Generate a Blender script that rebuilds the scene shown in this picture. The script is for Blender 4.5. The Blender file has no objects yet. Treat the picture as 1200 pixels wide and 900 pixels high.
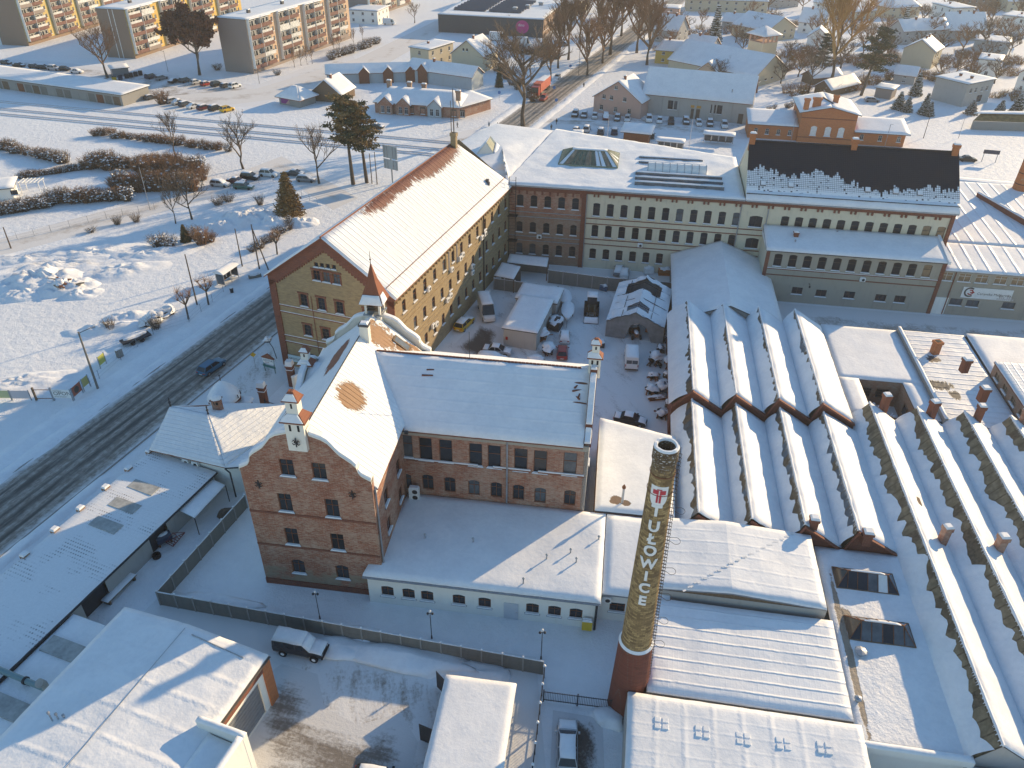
import bpy,bmesh,math,random
from mathutils import Vector,Matrix,geometry,noise
PI=math.pi;RAD=math.radians
sc=bpy.context.scene
COL=sc.collection
random.seed(7)
FPX,PITCH,ROLL,CAMH=910.0,34.04,0.8,63.0
_a=RAD(PITCH);_r=RAD(ROLL)
_f=Vector((0,math.cos(_a),-math.sin(_a)));_x=Vector((1,0,0));_u=_x.cross(_f)
CR=_x*math.cos(_r)+_u*math.sin(_r);CU=-_x*math.sin(_r)+_u*math.cos(_r);CF=_f
CC=Vector((0,0,CAMH))
cam=bpy.data.objects.new('camera',bpy.data.cameras.new('camera'));COL.objects.link(cam)
m=Matrix((CR,CU,-CF)).transposed().to_4x4();m.translation=CC
cam.matrix_world=m
cam.data.sensor_width=36;cam.data.sensor_fit='HORIZONTAL';cam.data.lens=FPX/1200*36
cam.data.clip_start=0.5;cam.data.clip_end=20000
sc.camera=cam
SUN_AZ,SUN_EL=40.0,17.0
w=bpy.data.worlds.new('World');sc.world=w;w.use_nodes=True
nt=w.node_tree
sky=nt.nodes.new('ShaderNodeTexSky');sky.sky_type='NISHITA';sky.sun_disc=False
sky.sun_elevation=RAD(SUN_EL);sky.sun_rotation=RAD(90-SUN_AZ)
sky.air_density=1.5;sky.dust_density=0.0;sky.ozone_density=4.4
nt.links.new(sky.outputs[0],nt.nodes['Background'].inputs[0])
nt.nodes['Background'].inputs[1].default_value=0.125
sl=bpy.data.lights.new('sun','SUN');sl.energy=4.3;sl.angle=RAD(0.55);sl.color=(1.0,0.74,0.42)
sun=bpy.data.objects.new('sun',sl);COL.objects.link(sun)
sd=Vector((math.cos(RAD(SUN_AZ))*math.cos(RAD(SUN_EL)),math.sin(RAD(SUN_AZ))*math.cos(RAD(SUN_EL)),math.sin(RAD(SUN_EL))))
sun.rotation_euler=sd.to_track_quat('Z','Y').to_euler()
sun.location=sd*300
sc.view_settings.view_transform='Standard';sc.view_settings.look='None'
sc.view_settings.exposure=0.68;sc.view_settings.gamma=1.0
sc.cycles.max_bounces=5;sc.cycles.diffuse_bounces=3;sc.cycles.glossy_bounces=2
sc.cycles.transmission_bounces=2;sc.cycles.volume_bounces=0;sc.cycles.transparent_max_bounces=4
sc.cycles.caustics_reflective=False;sc.cycles.caustics_refractive=False
def P(px,py,z=0.0):
 0
 d=CF+CR*((px-600)/FPX)-CU*((py-450)/FPX)
 return CC+d*((z-CAMH)/d.z)
class Frame:
 0
 def __init__(s,ox,oy,deg):
  s.o=Vector((ox,oy));s.deg=deg;a=RAD(deg)
  s.u=Vector((math.cos(a),math.sin(a)));s.v=Vector((-math.sin(a),math.cos(a)))
 def w(s,u,v):return s.o+s.u*u+s.v*v
 def l(s,px,py,z=0.0):
  p=P(px,py,z);q=Vector((p.x,p.y))-s.o
  return q.dot(s.u),q.dot(s.v)
 def hit(s,a,b,px,py):
  0
  A=s.w(*a);B=s.w(*b);t=(B-A).normalized();n=Vector((-t.y,t.x))
  d=CF+CR*((px-600)/FPX)-CU*((py-450)/FPX)
  k=(A-Vector((CC.x,CC.y))).dot(n)/Vector((d.x,d.y)).dot(n)
  X=CC+d*k
  return(Vector((X.x,X.y))-A).dot(t),X.z
def link(o):
 COL.objects.link(o);return o
def tag(o,label=None,cat=None,group=None,kind=None):
 if label:o['label']=label
 if cat:o['category']=cat
 if group:o['group']=group
 if kind:o['kind']=kind
 return o
def thing(name,label,cat,loc=(0,0,0),deg=0.0,group=None):
 o=bpy.data.objects.new(name,None);o.empty_display_size=0.3;link(o)
 o.location=loc;o.rotation_euler=(0,0,RAD(deg))
 return tag(o,label,cat,group)
def place(name,me,parent=None,loc=(0,0,0),rz=0.0,scale=None):
 o=bpy.data.objects.new(name,me);link(o)
 o.location=loc;o.rotation_euler=(0,0,rz)
 if scale:o.scale=scale if hasattr(scale,'__len__')else(scale,)*3
 if parent:o.parent=parent
 return o
def copy_tree(o,parent=None):
 c=o.copy();link(c);c.parent=parent
 for ch in o.children:copy_tree(ch,c)
 return c
def recolor(o,mat,slot=0):
 o.material_slots[slot].link='OBJECT';o.material_slots[slot].material=mat
class MB:
 0
 def __init__(s,ox=0,oy=0):s.v=[];s.f=[];s.m=[];s.ox=ox;s.oy=oy
 def add(s,vs,fs,m=0):
  k=len(s.v);s.v+=[tuple(p)for p in vs]
  for f in fs:s.f.append([k+i for i in f]);s.m.append(m)
  return s
 def quad(s,a,b,c,d,m=0):return s.add([a,b,c,d],[[0,1,2,3]],m)
 def tri(s,a,b,c,m=0):return s.add([a,b,c],[[0,1,2]],m)
 def box(s,x0,x1,y0,y1,z0,z1,m=0):
  return s.add([(x0,y0,z0),(x1,y0,z0),(x1,y1,z0),(x0,y1,z0),(x0,y0,z1),(x1,y0,z1),(x1,y1,z1),(x0,y1,z1)],[[3,2,1,0],[4,5,6,7],[0,1,5,4],[1,2,6,5],[2,3,7,6],[3,0,4,7]],m)
 def rbox(s,cx,cy,cz,sx,sy,sz,deg=0,m=0,taper=1.0,tilt=None):
  0
  a=RAD(deg);c,n=math.cos(a),math.sin(a);vs=[]
  for z,k in((cz,1.0),(cz+sz,taper)):
   for dx,dy in((-1,-1),(1,-1),(1,1),(-1,1)):
    x,y=dx*sx/2*k,dy*sy/2*k
    vs.append((cx+x*c-y*n,cy+x*n+y*c,z))
  return s.add(vs,[[3,2,1,0],[4,5,6,7],[0,1,5,4],[1,2,6,5],[2,3,7,6],[3,0,4,7]],m)
 def hexa(s,b,t,m=0):
  0
  return s.add(list(b)+list(t),[[3,2,1,0],[4,5,6,7],[0,1,5,4],[1,2,6,5],[2,3,7,6],[3,0,4,7]],m)
 def prism(s,poly,z0,z1,m=0,mt=None):
  n=len(poly)
  z0f=z0 if callable(z0)else(lambda x,y:z0);z1f=z1 if callable(z1)else(lambda x,y:z1)
  vs=[(x,y,z0f(x,y))for x,y in poly]+[(x,y,z1f(x,y))for x,y in poly]
  k=len(s.v);s.v+=vs
  for i in range(n):
   j=(i+1)%n;s.f.append([k+i,k+j,k+n+j,k+n+i]);s.m.append(m)
  s.f.append([k+n+i for i in range(n)]);s.m.append(m if mt is None else mt)
  s.f.append([k+i for i in reversed(range(n))]);s.m.append(m)
  return s
 def tube(s,p0,p1,r0,r1=None,n=6,m=0,caps=True):
  r1=r0 if r1 is None else r1
  p0=Vector(p0);p1=Vector(p1);d=(p1-p0)
  if d.length<1e-6:return s
  d.normalize();a=d.orthogonal().normalized();b=d.cross(a)
  k=len(s.v)
  for p,r in((p0,r0),(p1,r1)):
   for i in range(n):
    t=2*PI*i/n;s.v.append(tuple(p+a*(r*math.cos(t))+b*(r*math.sin(t))))
  for i in range(n):
   j=(i+1)%n;s.f.append([k+i,k+j,k+n+j,k+n+i]);s.m.append(m)
  if caps:
   s.f.append([k+i for i in reversed(range(n))]);s.m.append(m)
   s.f.append([k+n+i for i in range(n)]);s.m.append(m)
  return s
 def path(s,pts,r,n=6,m=0):
  for i in range(len(pts)-1):
   s.tube(pts[i],pts[i+1],r if not hasattr(r,'__len__')else r[i],r if not hasattr(r,'__len__')else r[i+1],n,m)
  return s
 def lathe(s,prof,n=24,cx=0,cy=0,m=0,cap=True):
  k=len(s.v);L=len(prof)
  for r,z in prof:
   for i in range(n):
    t=2*PI*i/n;s.v.append((cx+r*math.cos(t),cy+r*math.sin(t),z))
  for q in range(L-1):
   for i in range(n):
    j=(i+1)%n;s.f.append([k+q*n+i,k+q*n+j,k+(q+1)*n+j,k+(q+1)*n+i]);s.m.append(m)
  if cap:
   s.f.append([k+(L-1)*n+i for i in range(n)]);s.m.append(m)
  return s
 def blob(s,cx,cy,cz,rx,ry,rz,m=0,seed=0,amp=0.15,n=10,rows=5,half=True):
  0
  k=len(s.v);lo=0.0 if half else-PI/2
  for q in range(rows+1):
   ph=lo+(PI/2-lo)*q/rows
   for i in range(n):
    t=2*PI*i/n
    d=Vector((math.cos(t)*math.cos(ph),math.sin(t)*math.cos(ph),math.sin(ph)))
    f=1+amp*2*noise.noise(d*1.7+Vector((seed*3.1,seed*1.7,seed)))
    s.v.append((cx+d.x*rx*f,cy+d.y*ry*f,cz+d.z*rz*f))
  for q in range(rows):
   for i in range(n):
    j=(i+1)%n;s.f.append([k+q*n+i,k+q*n+j,k+(q+1)*n+j,k+(q+1)*n+i]);s.m.append(m)
  return s
 def mesh(s,name,mats,smooth=False):
  me=bpy.data.meshes.new(name)
  vs=[(x-s.ox,y-s.oy,z)for x,y,z in s.v]if(s.ox or s.oy)else s.v
  me.from_pydata(vs,[],s.f)
  for mm in(mats if isinstance(mats,(list,tuple))else[mats]):me.materials.append(mm)
  if any(s.m):me.polygons.foreach_set('material_index',s.m)
  if smooth:me.polygons.foreach_set('use_smooth',[True]*len(s.f))
  me.update();return me
 def build(s,name,mats,parent=None,loc=(0,0,0),rz=0.0,smooth=False):
  return place(name,s.mesh(name,mats,smooth),parent,loc,rz)
class NT:
 def __init__(s,name):
  s.mat=bpy.data.materials.new(name);s.mat.use_nodes=True
  s.t=s.mat.node_tree;s.b=s.t.nodes['Principled BSDF']
  s.b.inputs['Roughness'].default_value=0.8
  s.b.inputs['Specular IOR Level'].default_value=0.3
 def n(s,typ):return s.t.nodes.new(typ)
 def set(s,sock,v):
  if hasattr(v,'is_output')or isinstance(v,bpy.types.NodeSocket):s.t.links.new(v,sock)
  elif hasattr(v,'__len__')and len(v)==3 and sock.type=='RGBA':sock.default_value=(*v,1)
  else:sock.default_value=v
 def co(s,kind='Object'):
  return s.n('ShaderNodeTexCoord').outputs[kind]
 def map(s,vec,scale=(1,1,1),rot=(0,0,0),loc=(0,0,0)):
  m=s.n('ShaderNodeMapping');s.set(m.inputs[0],vec);m.inputs['Scale'].default_value=scale
  m.inputs['Rotation'].default_value=rot;m.inputs['Location'].default_value=loc
  return m.outputs[0]
 def noise(s,vec,scale=1.0,detail=3.0,rough=0.55):
  m=s.n('ShaderNodeTexNoise');s.set(m.inputs['Vector'],vec);m.inputs['Scale'].default_value=scale
  m.inputs['Detail'].default_value=detail;m.inputs['Roughness'].default_value=rough
  return m.outputs['Fac']
 def math(s,op,a,b=0.0,c=None):
  m=s.n('ShaderNodeMath');m.operation=op;s.set(m.inputs[0],a);s.set(m.inputs[1],b)
  if c is not None:s.set(m.inputs[2],c)
  return m.outputs[0]
 def step(s,v,lo,hi):
  m=s.n('ShaderNodeMapRange');m.interpolation_type='SMOOTHSTEP'
  s.set(m.inputs['Value'],v);m.inputs['From Min'].default_value=lo;m.inputs['From Max'].default_value=hi
  return m.outputs[0]
 def mix(s,fac,a,b):
  m=s.n('ShaderNodeMix');m.data_type='RGBA'
  s.set(m.inputs[0],fac);s.set(m.inputs[6],a);s.set(m.inputs[7],b);return m.outputs[2]
 def ramp(s,fac,stops):
  m=s.n('ShaderNodeValToRGB');s.set(m.inputs[0],fac)
  e=m.color_ramp.elements
  while len(e)<len(stops):e.new(0.5)
  for k,(p,c)in enumerate(stops):e[k].position=p;e[k].color=(*c,1)
  return m.outputs[0]
 def sep(s,vec):
  m=s.n('ShaderNodeSeparateXYZ');s.set(m.inputs[0],vec);return m.outputs
 def comb(s,x,y,z=0.0):
  m=s.n('ShaderNodeCombineXYZ');s.set(m.inputs[0],x);s.set(m.inputs[1],y);s.set(m.inputs[2],z);return m.outputs[0]
 def bump(s,h,strength=0.5,dist=0.05,normal=None):
  m=s.n('ShaderNodeBump');s.set(m.inputs['Height'],h);m.inputs['Strength'].default_value=strength
  m.inputs['Distance'].default_value=dist
  if normal is not None:s.set(m.inputs['Normal'],normal)
  s.t.links.new(m.outputs[0],s.b.inputs['Normal']);return m.outputs[0]
 def color(s,c):s.set(s.b.inputs['Base Color'],c);return s
 def rough(s,v):s.set(s.b.inputs['Roughness'],v);return s
SNOW=(0.86,0.87,0.885)
_cache={}
def flat(name,c,rough=0.7,var=0.12,scale=1.5,metal=0.0,spec=0.3,bump=0.0):
 0
 if name in _cache:return _cache[name]
 t=NT(name);o=t.co()
 n1=t.noise(o,scale,5,0.65)
 t.color(t.mix(t.step(n1,0.25,0.75),tuple(x*(1-var)for x in c),tuple(min(1,x*(1+var))for x in c)))
 t.rough(rough);t.b.inputs['Metallic'].default_value=metal;t.b.inputs['Specular IOR Level'].default_value=spec
 if bump:t.bump(t.noise(o,scale*8,3),bump,0.03)
 _cache[name]=t.mat;return t.mat
def snow_mat(name,ribs=None,fine=1.0,patch=None,lumps=0.35):
 0
 t=NT(name);o=t.co()
 big=t.noise(o,0.35,4,0.6);med=t.noise(o,2.2,4,0.6);fin=t.noise(o,14,3,0.7)
 h=t.math('ADD',t.math('MULTIPLY',big,lumps*1.2),t.math('ADD',t.math('MULTIPLY',med,0.22*fine),t.math('MULTIPLY',fin,0.07*fine)))
 c=t.mix(t.step(t.math('ADD',t.math('MULTIPLY',big,0.6),t.math('MULTIPLY',med,0.4)),0.32,0.66),(0.76,0.775,0.80),SNOW)
 if ribs:
  for ax,per,st in(ribs if isinstance(ribs[0],(tuple,list))else[ribs]):
   xyz=t.sep(o);wob=t.math('MULTIPLY',t.math('SUBTRACT',med,0.5),0.10)
   q=t.math('FRACT',t.math('ADD',t.math('DIVIDE',xyz[ax],per),wob))
   r=t.step(t.math('ABSOLUTE',t.math('SUBTRACT',q,0.5)),0.34,0.5)
   h=t.math('ADD',h,t.math('MULTIPLY',t.math('MULTIPLY',r,t.step(big,0.2,0.6)),st))
 if patch:
  fac=None
  for(pc,x,y,rx,ry,rag,rowax)in patch:
   s=t.sep(o)
   dx=t.math('DIVIDE',t.math('SUBTRACT',s[0],x),rx);dy=t.math('DIVIDE',t.math('SUBTRACT',s[1],y),ry)
   d=t.math('SQRT',t.math('ADD',t.math('MULTIPLY',dx,dx),t.math('MULTIPLY',dy,dy)))
   sc3=(0.35,3.0,1)if rowax==0 else((3.0,0.35,1)if rowax==1 else(1.2,1.2,1))
   nn=t.noise(t.map(o,sc3),1.0,5,0.7)
   n5=t.noise(t.map(o,tuple(2.2*q for q in sc3)),1.0,5,0.8)
   d=t.math('ADD',d,t.math('ADD',t.math('MULTIPLY',t.math('SUBTRACT',nn,0.5),rag*2.6),t.math('MULTIPLY',t.math('SUBTRACT',n5,0.5),rag*1.2)))
   f=t.math('SUBTRACT',1.0,t.step(d,0.85,1.0))
   pcv=t.mix(t.noise(o,6,3),tuple(v*0.75 for v in pc),tuple(v*1.2 for v in pc))
   c=t.mix(f,c,pcv)
   h=t.math('SUBTRACT',h,t.math('MULTIPLY',f,1.5))
 t.color(c).rough(0.55)
 t.b.inputs['Specular IOR Level'].default_value=0.25
 t.bump(h,0.55,0.25)
 return t.mat
def wallco(t):
 0
 s=t.sep(t.co());return t.comb(t.math('ADD',s[0],s[1]),s[2],0.0),s
def brick_mat(name,c1,c2,mortar,lime=0.0,limec=(0.62,0.56,0.5),soot=0.3,low=None,size=(0.5,0.16)):
 t=NT(name);uv,s=wallco(t);o=t.co()
 b=t.n('ShaderNodeTexBrick');t.set(b.inputs['Vector'],uv)
 b.inputs['Scale'].default_value=1.0;b.inputs['Brick Width'].default_value=size[0];b.inputs['Row Height'].default_value=size[1]
 b.inputs['Mortar Size'].default_value=0.012;b.inputs['Mortar Smooth'].default_value=0.3;b.inputs['Bias'].default_value=-0.1
 t.set(b.inputs['Color1'],c1);t.set(b.inputs['Color2'],c2);t.set(b.inputs['Mortar'],mortar)
 c=b.outputs['Color']
 n2=t.noise(t.map(uv,(0.9,2.6,1)),1.0,5,0.7);n3=t.noise(o,0.45,4,0.6)
 if lime:
  n4=t.noise(t.map(uv,(1.9,6.0,1)),1.0,7,0.8)
  f=t.step(t.math('ADD',t.math('MULTIPLY',n4,0.75),t.math('MULTIPLY',n3,0.35)),0.62-0.14*lime,0.74-0.1*lime)
  c=t.mix(t.math('MULTIPLY',f,0.75),c,limec)
 if low:
  f=t.math('MULTIPLY',t.math('SUBTRACT',1.0,t.step(s[2],low[0]-0.1,low[0]+0.1)),t.step(n3,0.42,0.55))
  c=t.mix(t.math('MULTIPLY',f,0.8),c,low[1])
 if soot:c=t.mix(t.math('MULTIPLY',t.step(n2,0.45,0.8),soot),c,tuple(x*0.35 for x in c1))
 t.color(c).rough(0.9)
 t.bump(t.math('ADD',b.outputs['Fac'],t.math('MULTIPLY',n2,-0.8)),0.4,0.02)
 return t.mat
def plaster_mat(name,c,dirt=(0.25,0.23,0.2),amt=0.35):
 t=NT(name);uv,s=wallco(t);o=t.co()
 st=t.noise(t.map(uv,(2.5,0.25,1)),1.0,5,0.65);n=t.noise(o,0.6,5,0.65);f=t.noise(o,9,3)
 k=t.math('MULTIPLY',t.step(t.math('ADD',t.math('MULTIPLY',st,0.5),t.math('MULTIPLY',n,0.5)),0.48,0.72),amt)
 t.color(t.mix(k,c,dirt)).rough(0.85);t.bump(f,0.15,0.02);return t.mat
def tile_mat(name,c1,c2,row=0.35,colw=0.28,axis=0):
 t=NT(name);o=t.co();s=t.sep(o)
 n=t.noise(o,2.0,4,0.7);n2=t.noise(o,11,2)
 a=t.math('FRACT',t.math('DIVIDE',s[axis],colw));
 h=t.math('ABSOLUTE',t.math('SUBTRACT',a,0.5))
 z=t.math('FRACT',t.math('DIVIDE',s[2],row*0.6))
 t.color(t.mix(t.math('ADD',t.math('MULTIPLY',n,0.6),t.math('MULTIPLY',n2,0.4)),c1,c2)).rough(0.8)
 t.bump(t.math('ADD',h,t.math('MULTIPLY',z,0.8)),0.7,0.06);return t.mat
M={}
M['snow']=snow_mat('snow')
M['snow_soft']=snow_mat('snow_wind_packed',lumps=0.8)
M['snow_far']=snow_mat('snow_far',lumps=0.9,fine=2.0)
M['brick_red']=brick_mat('red_brick_limed',(0.335,0.115,0.062),(0.24,0.08,0.047),(0.38,0.31,0.25),lime=0.95,limec=(0.50,0.37,0.28),soot=0.45,low=(2.6,(0.30,0.25,0.18)))
M['brick_red_patchy']=brick_mat('red_brick_patchy',(0.37,0.12,0.06),(0.26,0.085,0.05),(0.38,0.31,0.26),lime=1.1,limec=(0.48,0.36,0.28),soot=0.5)
M['brick_mix']=brick_mat('weathered_brick',(0.33,0.18,0.12),(0.27,0.17,0.12),(0.33,0.28,0.23),lime=0.8,limec=(0.36,0.32,0.26),soot=0.4)
M['brick_yellow']=brick_mat('yellow_brick',(0.39,0.29,0.16),(0.29,0.215,0.13),(0.33,0.275,0.195),soot=0.5)
M['brick_band']=brick_mat('dark_red_brick',(0.23,0.08,0.05),(0.17,0.062,0.045),(0.25,0.17,0.13),soot=0.3)
M['brick_orange']=brick_mat('orange_brick',(0.50,0.17,0.06),(0.42,0.13,0.05),(0.42,0.3,0.2),soot=0.15)
M['cream']=plaster_mat('cream_plaster',(0.66,0.60,0.46))
M['grime_cream']=plaster_mat('grimy_cream_plaster',(0.39,0.355,0.295),amt=0.6)
M['white_wall']=plaster_mat('white_plaster',(0.84,0.82,0.76),amt=0.12)
M['white_trim']=plaster_mat('limewashed_masonry',(0.80,0.77,0.68),amt=0.2)
M['grey_wall']=plaster_mat('grey_plaster',(0.42,0.41,0.39),amt=0.4)
M['conc']=plaster_mat('concrete',(0.30,0.29,0.27),amt=0.5)
M['conc_dark']=plaster_mat('stained_concrete',(0.20,0.19,0.17),dirt=(0.08,0.075,0.07),amt=0.6)
M['clay']=tile_mat('clay_tiles',(0.30,0.115,0.065),(0.22,0.085,0.052))
M['clay_dark']=tile_mat('old_clay_tiles',(0.24,0.09,0.055),(0.16,0.065,0.045))
M['felt']=flat('roofing_felt',(0.09,0.09,0.095),0.9,0.3,3)
M['metal_grey']=flat('grey_sheet_metal',(0.28,0.29,0.31),0.45,0.1,2,0.4)
M['zinc']=flat('zinc_flashing',(0.34,0.36,0.39),0.45,0.15,2,0.5)
M['iron']=flat('dark_iron',(0.05,0.05,0.055),0.6,0.2,4,0.3)
M['rust']=flat('rusty_iron',(0.20,0.085,0.045),0.85,0.4,5)
M['wood']=flat('weathered_boards',(0.17,0.12,0.08),0.9,0.4,6)
M['wood_grey']=flat('grey_boards',(0.20,0.18,0.155),0.9,0.35,5)
M['pole_wood']=flat('tarred_pole',(0.11,0.08,0.06),0.9,0.3,4)
M['bark']=flat('bark',(0.11,0.085,0.065),0.95,0.35,5)
M['twig']=flat('twigs',(0.17,0.125,0.09),0.95,0.3,2)
M['twig_red']=flat('russet_twigs',(0.26,0.15,0.085),0.95,0.35,1)
M['twig_gold']=flat('golden_twigs',(0.42,0.25,0.10),0.9,0.3,1)
M['leaf_dead']=flat('withered_leaves',(0.16,0.075,0.045),0.9,0.4,1)
M['needle']=flat('pine_needles',(0.085,0.085,0.04),0.85,0.4,1)
M['needle_brown']=flat('bronzed_needles',(0.25,0.16,0.065),0.85,0.4,1)
M['needle_dark']=flat('spruce_needles',(0.045,0.065,0.045),0.85,0.4,1)
M['glass']=flat('window_glass',(0.025,0.03,0.038),0.12,0.3,0.7,spec=0.5)
M['glass_pale']=flat('curtained_glass',(0.10,0.115,0.13),0.2,0.35,0.9,spec=0.5)
M['glass_warm']=flat('glass_warm_reflection',(0.30,0.21,0.13),0.3,0.4,0.9,spec=0.5)  # warm light reflected in the panes, painted into the glass colour
M['frame_brown']=flat('brown_window_frame',(0.21,0.085,0.045),0.6)
M['frame_white']=flat('white_window_frame',(0.72,0.72,0.70),0.5)
M['frame_dark']=flat('dark_window_frame',(0.10,0.085,0.07),0.6)
M['white_paint']=flat('white_paint',(0.78,0.78,0.76),0.5,0.06)
M['black']=flat('black_rubber',(0.02,0.02,0.022),0.8)
M['rim']=flat('alloy_rim',(0.35,0.35,0.37),0.35,0.1,3,0.6)
M['lamp_red']=flat('tail_lamp',(0.35,0.02,0.02),0.3)
M['lamp_white']=flat('head_lamp',(0.6,0.6,0.6),0.2)
M['chrome']=flat('pale_metal',(0.55,0.55,0.56),0.35,0.08,2,0.6)
def paint(name,c):
 return flat('paint_'+name,c,0.3,0.05,1.0,spec=0.5)
def arch_pts(w,h,rise):
 p=[(-w/2,0),(w/2,0),(w/2,h-rise)]
 if rise>0:
  for k in(1,2,3):
   x=w/2-w*k/4;p.append((x,h-rise+rise*(1-(2*x/w)**2)))
 p.append((-w/2,h-rise));return p
_win={}
def window_meshes(w,h,style,rise):
 key=(round(w,2),round(h,2),style,round(rise,2))
 if key in _win:return _win[key]
 fm={'brown':M['frame_brown'],'white':M['frame_white'],'dark':M['frame_dark']}[style.split('_')[0]]
 lay=style.split('_')[1]if '_' in style else 'cross'
 f=MB();y0,y1=0.10,0.17;t=0.07
 f.box(-w/2,-w/2+t,y0,y1,0,h-rise);f.box(w/2-t,w/2,y0,y1,0,h-rise)
 f.box(-w/2+t,w/2-t,y0,y1,0,t)
 ap=arch_pts(w,h,rise)[2:]
 for i in range(len(ap)-1):
  (xa,za),(xb,zb)=ap[i],ap[i+1]
  f.hexa([(xa,y0,za-t),(xb,y0,zb-t),(xb,y1,zb-t),(xa,y1,za-t)],[(xa,y0,za),(xb,y0,zb),(xb,y1,zb),(xa,y1,za)])
 mw=0.05;zt=h-rise-t
 if lay in('cross','grid','two'):
  f.box(-mw/2,mw/2,y0+0.01,y1-0.01,t,zt)
 if lay=='cross':f.box(-w/2+t,w/2-t,y0+0.015,y1-0.015,h*0.64,h*0.64+mw)
 if lay=='grid':
  for k in(0.34,0.64):f.box(-w/2+t,w/2-t,y0+0.015,y1-0.015,h*k,h*k+mw)
 if lay=='trans':f.box(-w/2+t,w/2-t,y0+0.015,y1-0.015,h*0.6,h*0.6+mw*1.3)
 pn=MB();pp=arch_pts(w-0.06,h-0.06,rise)
 pn.add([(x,0.15,z+0.03)for x,z in pp],[list(range(len(pp)))])
 s=MB();s.box(-w/2-0.16,w/2+0.16,-0.16,0.10,-0.08,0.0,0)
 g=MB();g.hexa([(-w/2-0.15,-0.16,0.003),(w/2+0.15,-0.16,0.003),(w/2-0.02,0.10,0.003),(-w/2+0.02,0.10,0.003)],[(-w/2-0.08,-0.12,0.11),(w/2+0.06,-0.12,0.09),(w/2-0.02,0.09,0.10),(-w/2+0.02,0.09,0.12)],1)
 s.add(g.v,g.f,1)
 r=(f.mesh('window',fm),pn.mesh('pane',M['glass']),s.mesh('sill',[M['zinc'],M['snow']]))
 _win[key]=r;return r
def pip(x,y,poly):
 c=False;n=len(poly);j=n-1
 for i in range(n):
  xi,yi=poly[i];xj,yj=poly[j]
  if(yi>y)!=(yj>y)and x<(xj-xi)*(y-yi)/(yj-yi)+xi:c=not c
  j=i
 return c
rw=random.Random(3)
class Bld:
 def __init__(s,F,u0,v0,name,label,cat='building',group=None,z0=0.0):
  s.F=F;s.u0=u0;s.v0=v0
  p=F.w(u0,v0);s.root=thing(name,label,cat,(p.x,p.y,0),F.deg,group)
 def mb(s):return MB(s.u0,s.v0)
 def part(s,name,mb,mats,parent=None,smooth=False):
  return mb.build(name,mats,parent or s.root,smooth=smooth)
 def wall(s,a,b,z0,z1,mat,wins=(),outline=None,depth=0.22,name='wall',holes=(),thick=None):
  0
  ax,ay=a;bx,by=b;L=math.hypot(bx-ax,by-ay);tx,ty=(bx-ax)/L,(by-ay)/L;nx,ny=-ty,tx
  out=outline or[(0,z0),(L,z0),(L,z1),(0,z1)]
  hs=[[(wn[0]+x,wn[1]+z)for x,z in arch_pts(wn[2],wn[3],wn[5])]for wn in wins]+[list(h)for h in holes]
  vs=[];es=[]
  for poly in[out]+hs:
   k=len(vs);n=len(poly);vs+=[Vector(q)for q in poly];es+=[(k+i,k+(i+1)%n)for i in range(n)]
  V,_,Fc=geometry.delaunay_2d_cdt(vs,es,[],0,1e-4)[:3]
  mb=s.mb();mp=lambda q,d=0.0:(ax+tx*q[0]+nx*d,ay+ty*q[0]+ny*d,q[1])
  bb=[(min(p[0]for p in h),max(p[0]for p in h),min(p[1]for p in h),max(p[1]for p in h),h)for h in hs]
  ok=[]
  for f in Fc:
   cx=sum(V[i].x for i in f)/len(f);cy=sum(V[i].y for i in f)/len(f)
   if not pip(cx,cy,out):continue
   if any(q[0]<=cx<=q[1]and q[2]<=cy<=q[3]and pip(cx,cy,q[4])for q in bb):continue
   ok.append(list(f))
  mb.add([mp((v.x,v.y))for v in V],ok)
  for h in hs:
   n=len(h)
   for i in range(n):
    p,q=h[i],h[(i+1)%n]
    mb.quad(mp(p),mp(q),mp(q,depth),mp(p,depth))
  if thick:
   mb.add([mp((v.x,v.y),thick)for v in V],[f[::-1]for f in ok])
   n=len(out)
   for i in range(n):
    p,q=out[i],out[(i+1)%n];mb.quad(mp(p),mp(q),mp(q,thick),mp(p,thick))
  o=s.part(name,mb,mat)
  ang=math.atan2(ty,tx)
  for wn in wins:
   fm,pm,sm=window_meshes(wn[2],wn[3],wn[4],wn[5])
   x,y,z=mp((wn[0],wn[1]))
   wo=place('window',fm,s.root,(x-s.u0,y-s.v0,z),ang)
   po=place('pane',pm,wo)
   r=rw.random();g=wn[6]if len(wn)>6 else None
   if g=='warm':recolor(po,M['glass_warm'])
   elif g=='white':recolor(po,M['frame_white'])
   elif g=='pale' or(g is None and r<0.12):recolor(po,M['glass_pale'])
   if len(wn)<8:place('sill',sm,wo)
  return o
 def box_walls(s,u0,u1,v0,v1,z0,z1,mat,wins={},sides='frbl'):
  0
  for k,a,b in(('f',(u0,v0),(u1,v0)),('r',(u1,v0),(u1,v1)),('b',(u1,v1),(u0,v1)),('l',(u0,v1),(u0,v0))):
   if k in sides:s.wall(a,b,z0,z1,mat,wins.get(k,()))
 def band(s,a,b,z0,z1,proud,mat,name='string_course',s0=0.0,s1=None):
  ax,ay=a;bx,by=b;L=math.hypot(bx-ax,by-ay);tx,ty=(bx-ax)/L,(by-ay)/L;nx,ny=ty,-tx
  s1=L if s1 is None else s1;mb=s.mb()
  q=lambda d,o:(ax+tx*d+nx*o,ay+ty*d+ny*o)
  pl=[q(s0,proud),q(s1,proud),q(s1,-0.02),q(s0,-0.02)]
  mb.hexa([(*p,z0)for p in pl],[(*p,z1)for p in pl])
  return s.part(name,mb,mat)
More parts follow.
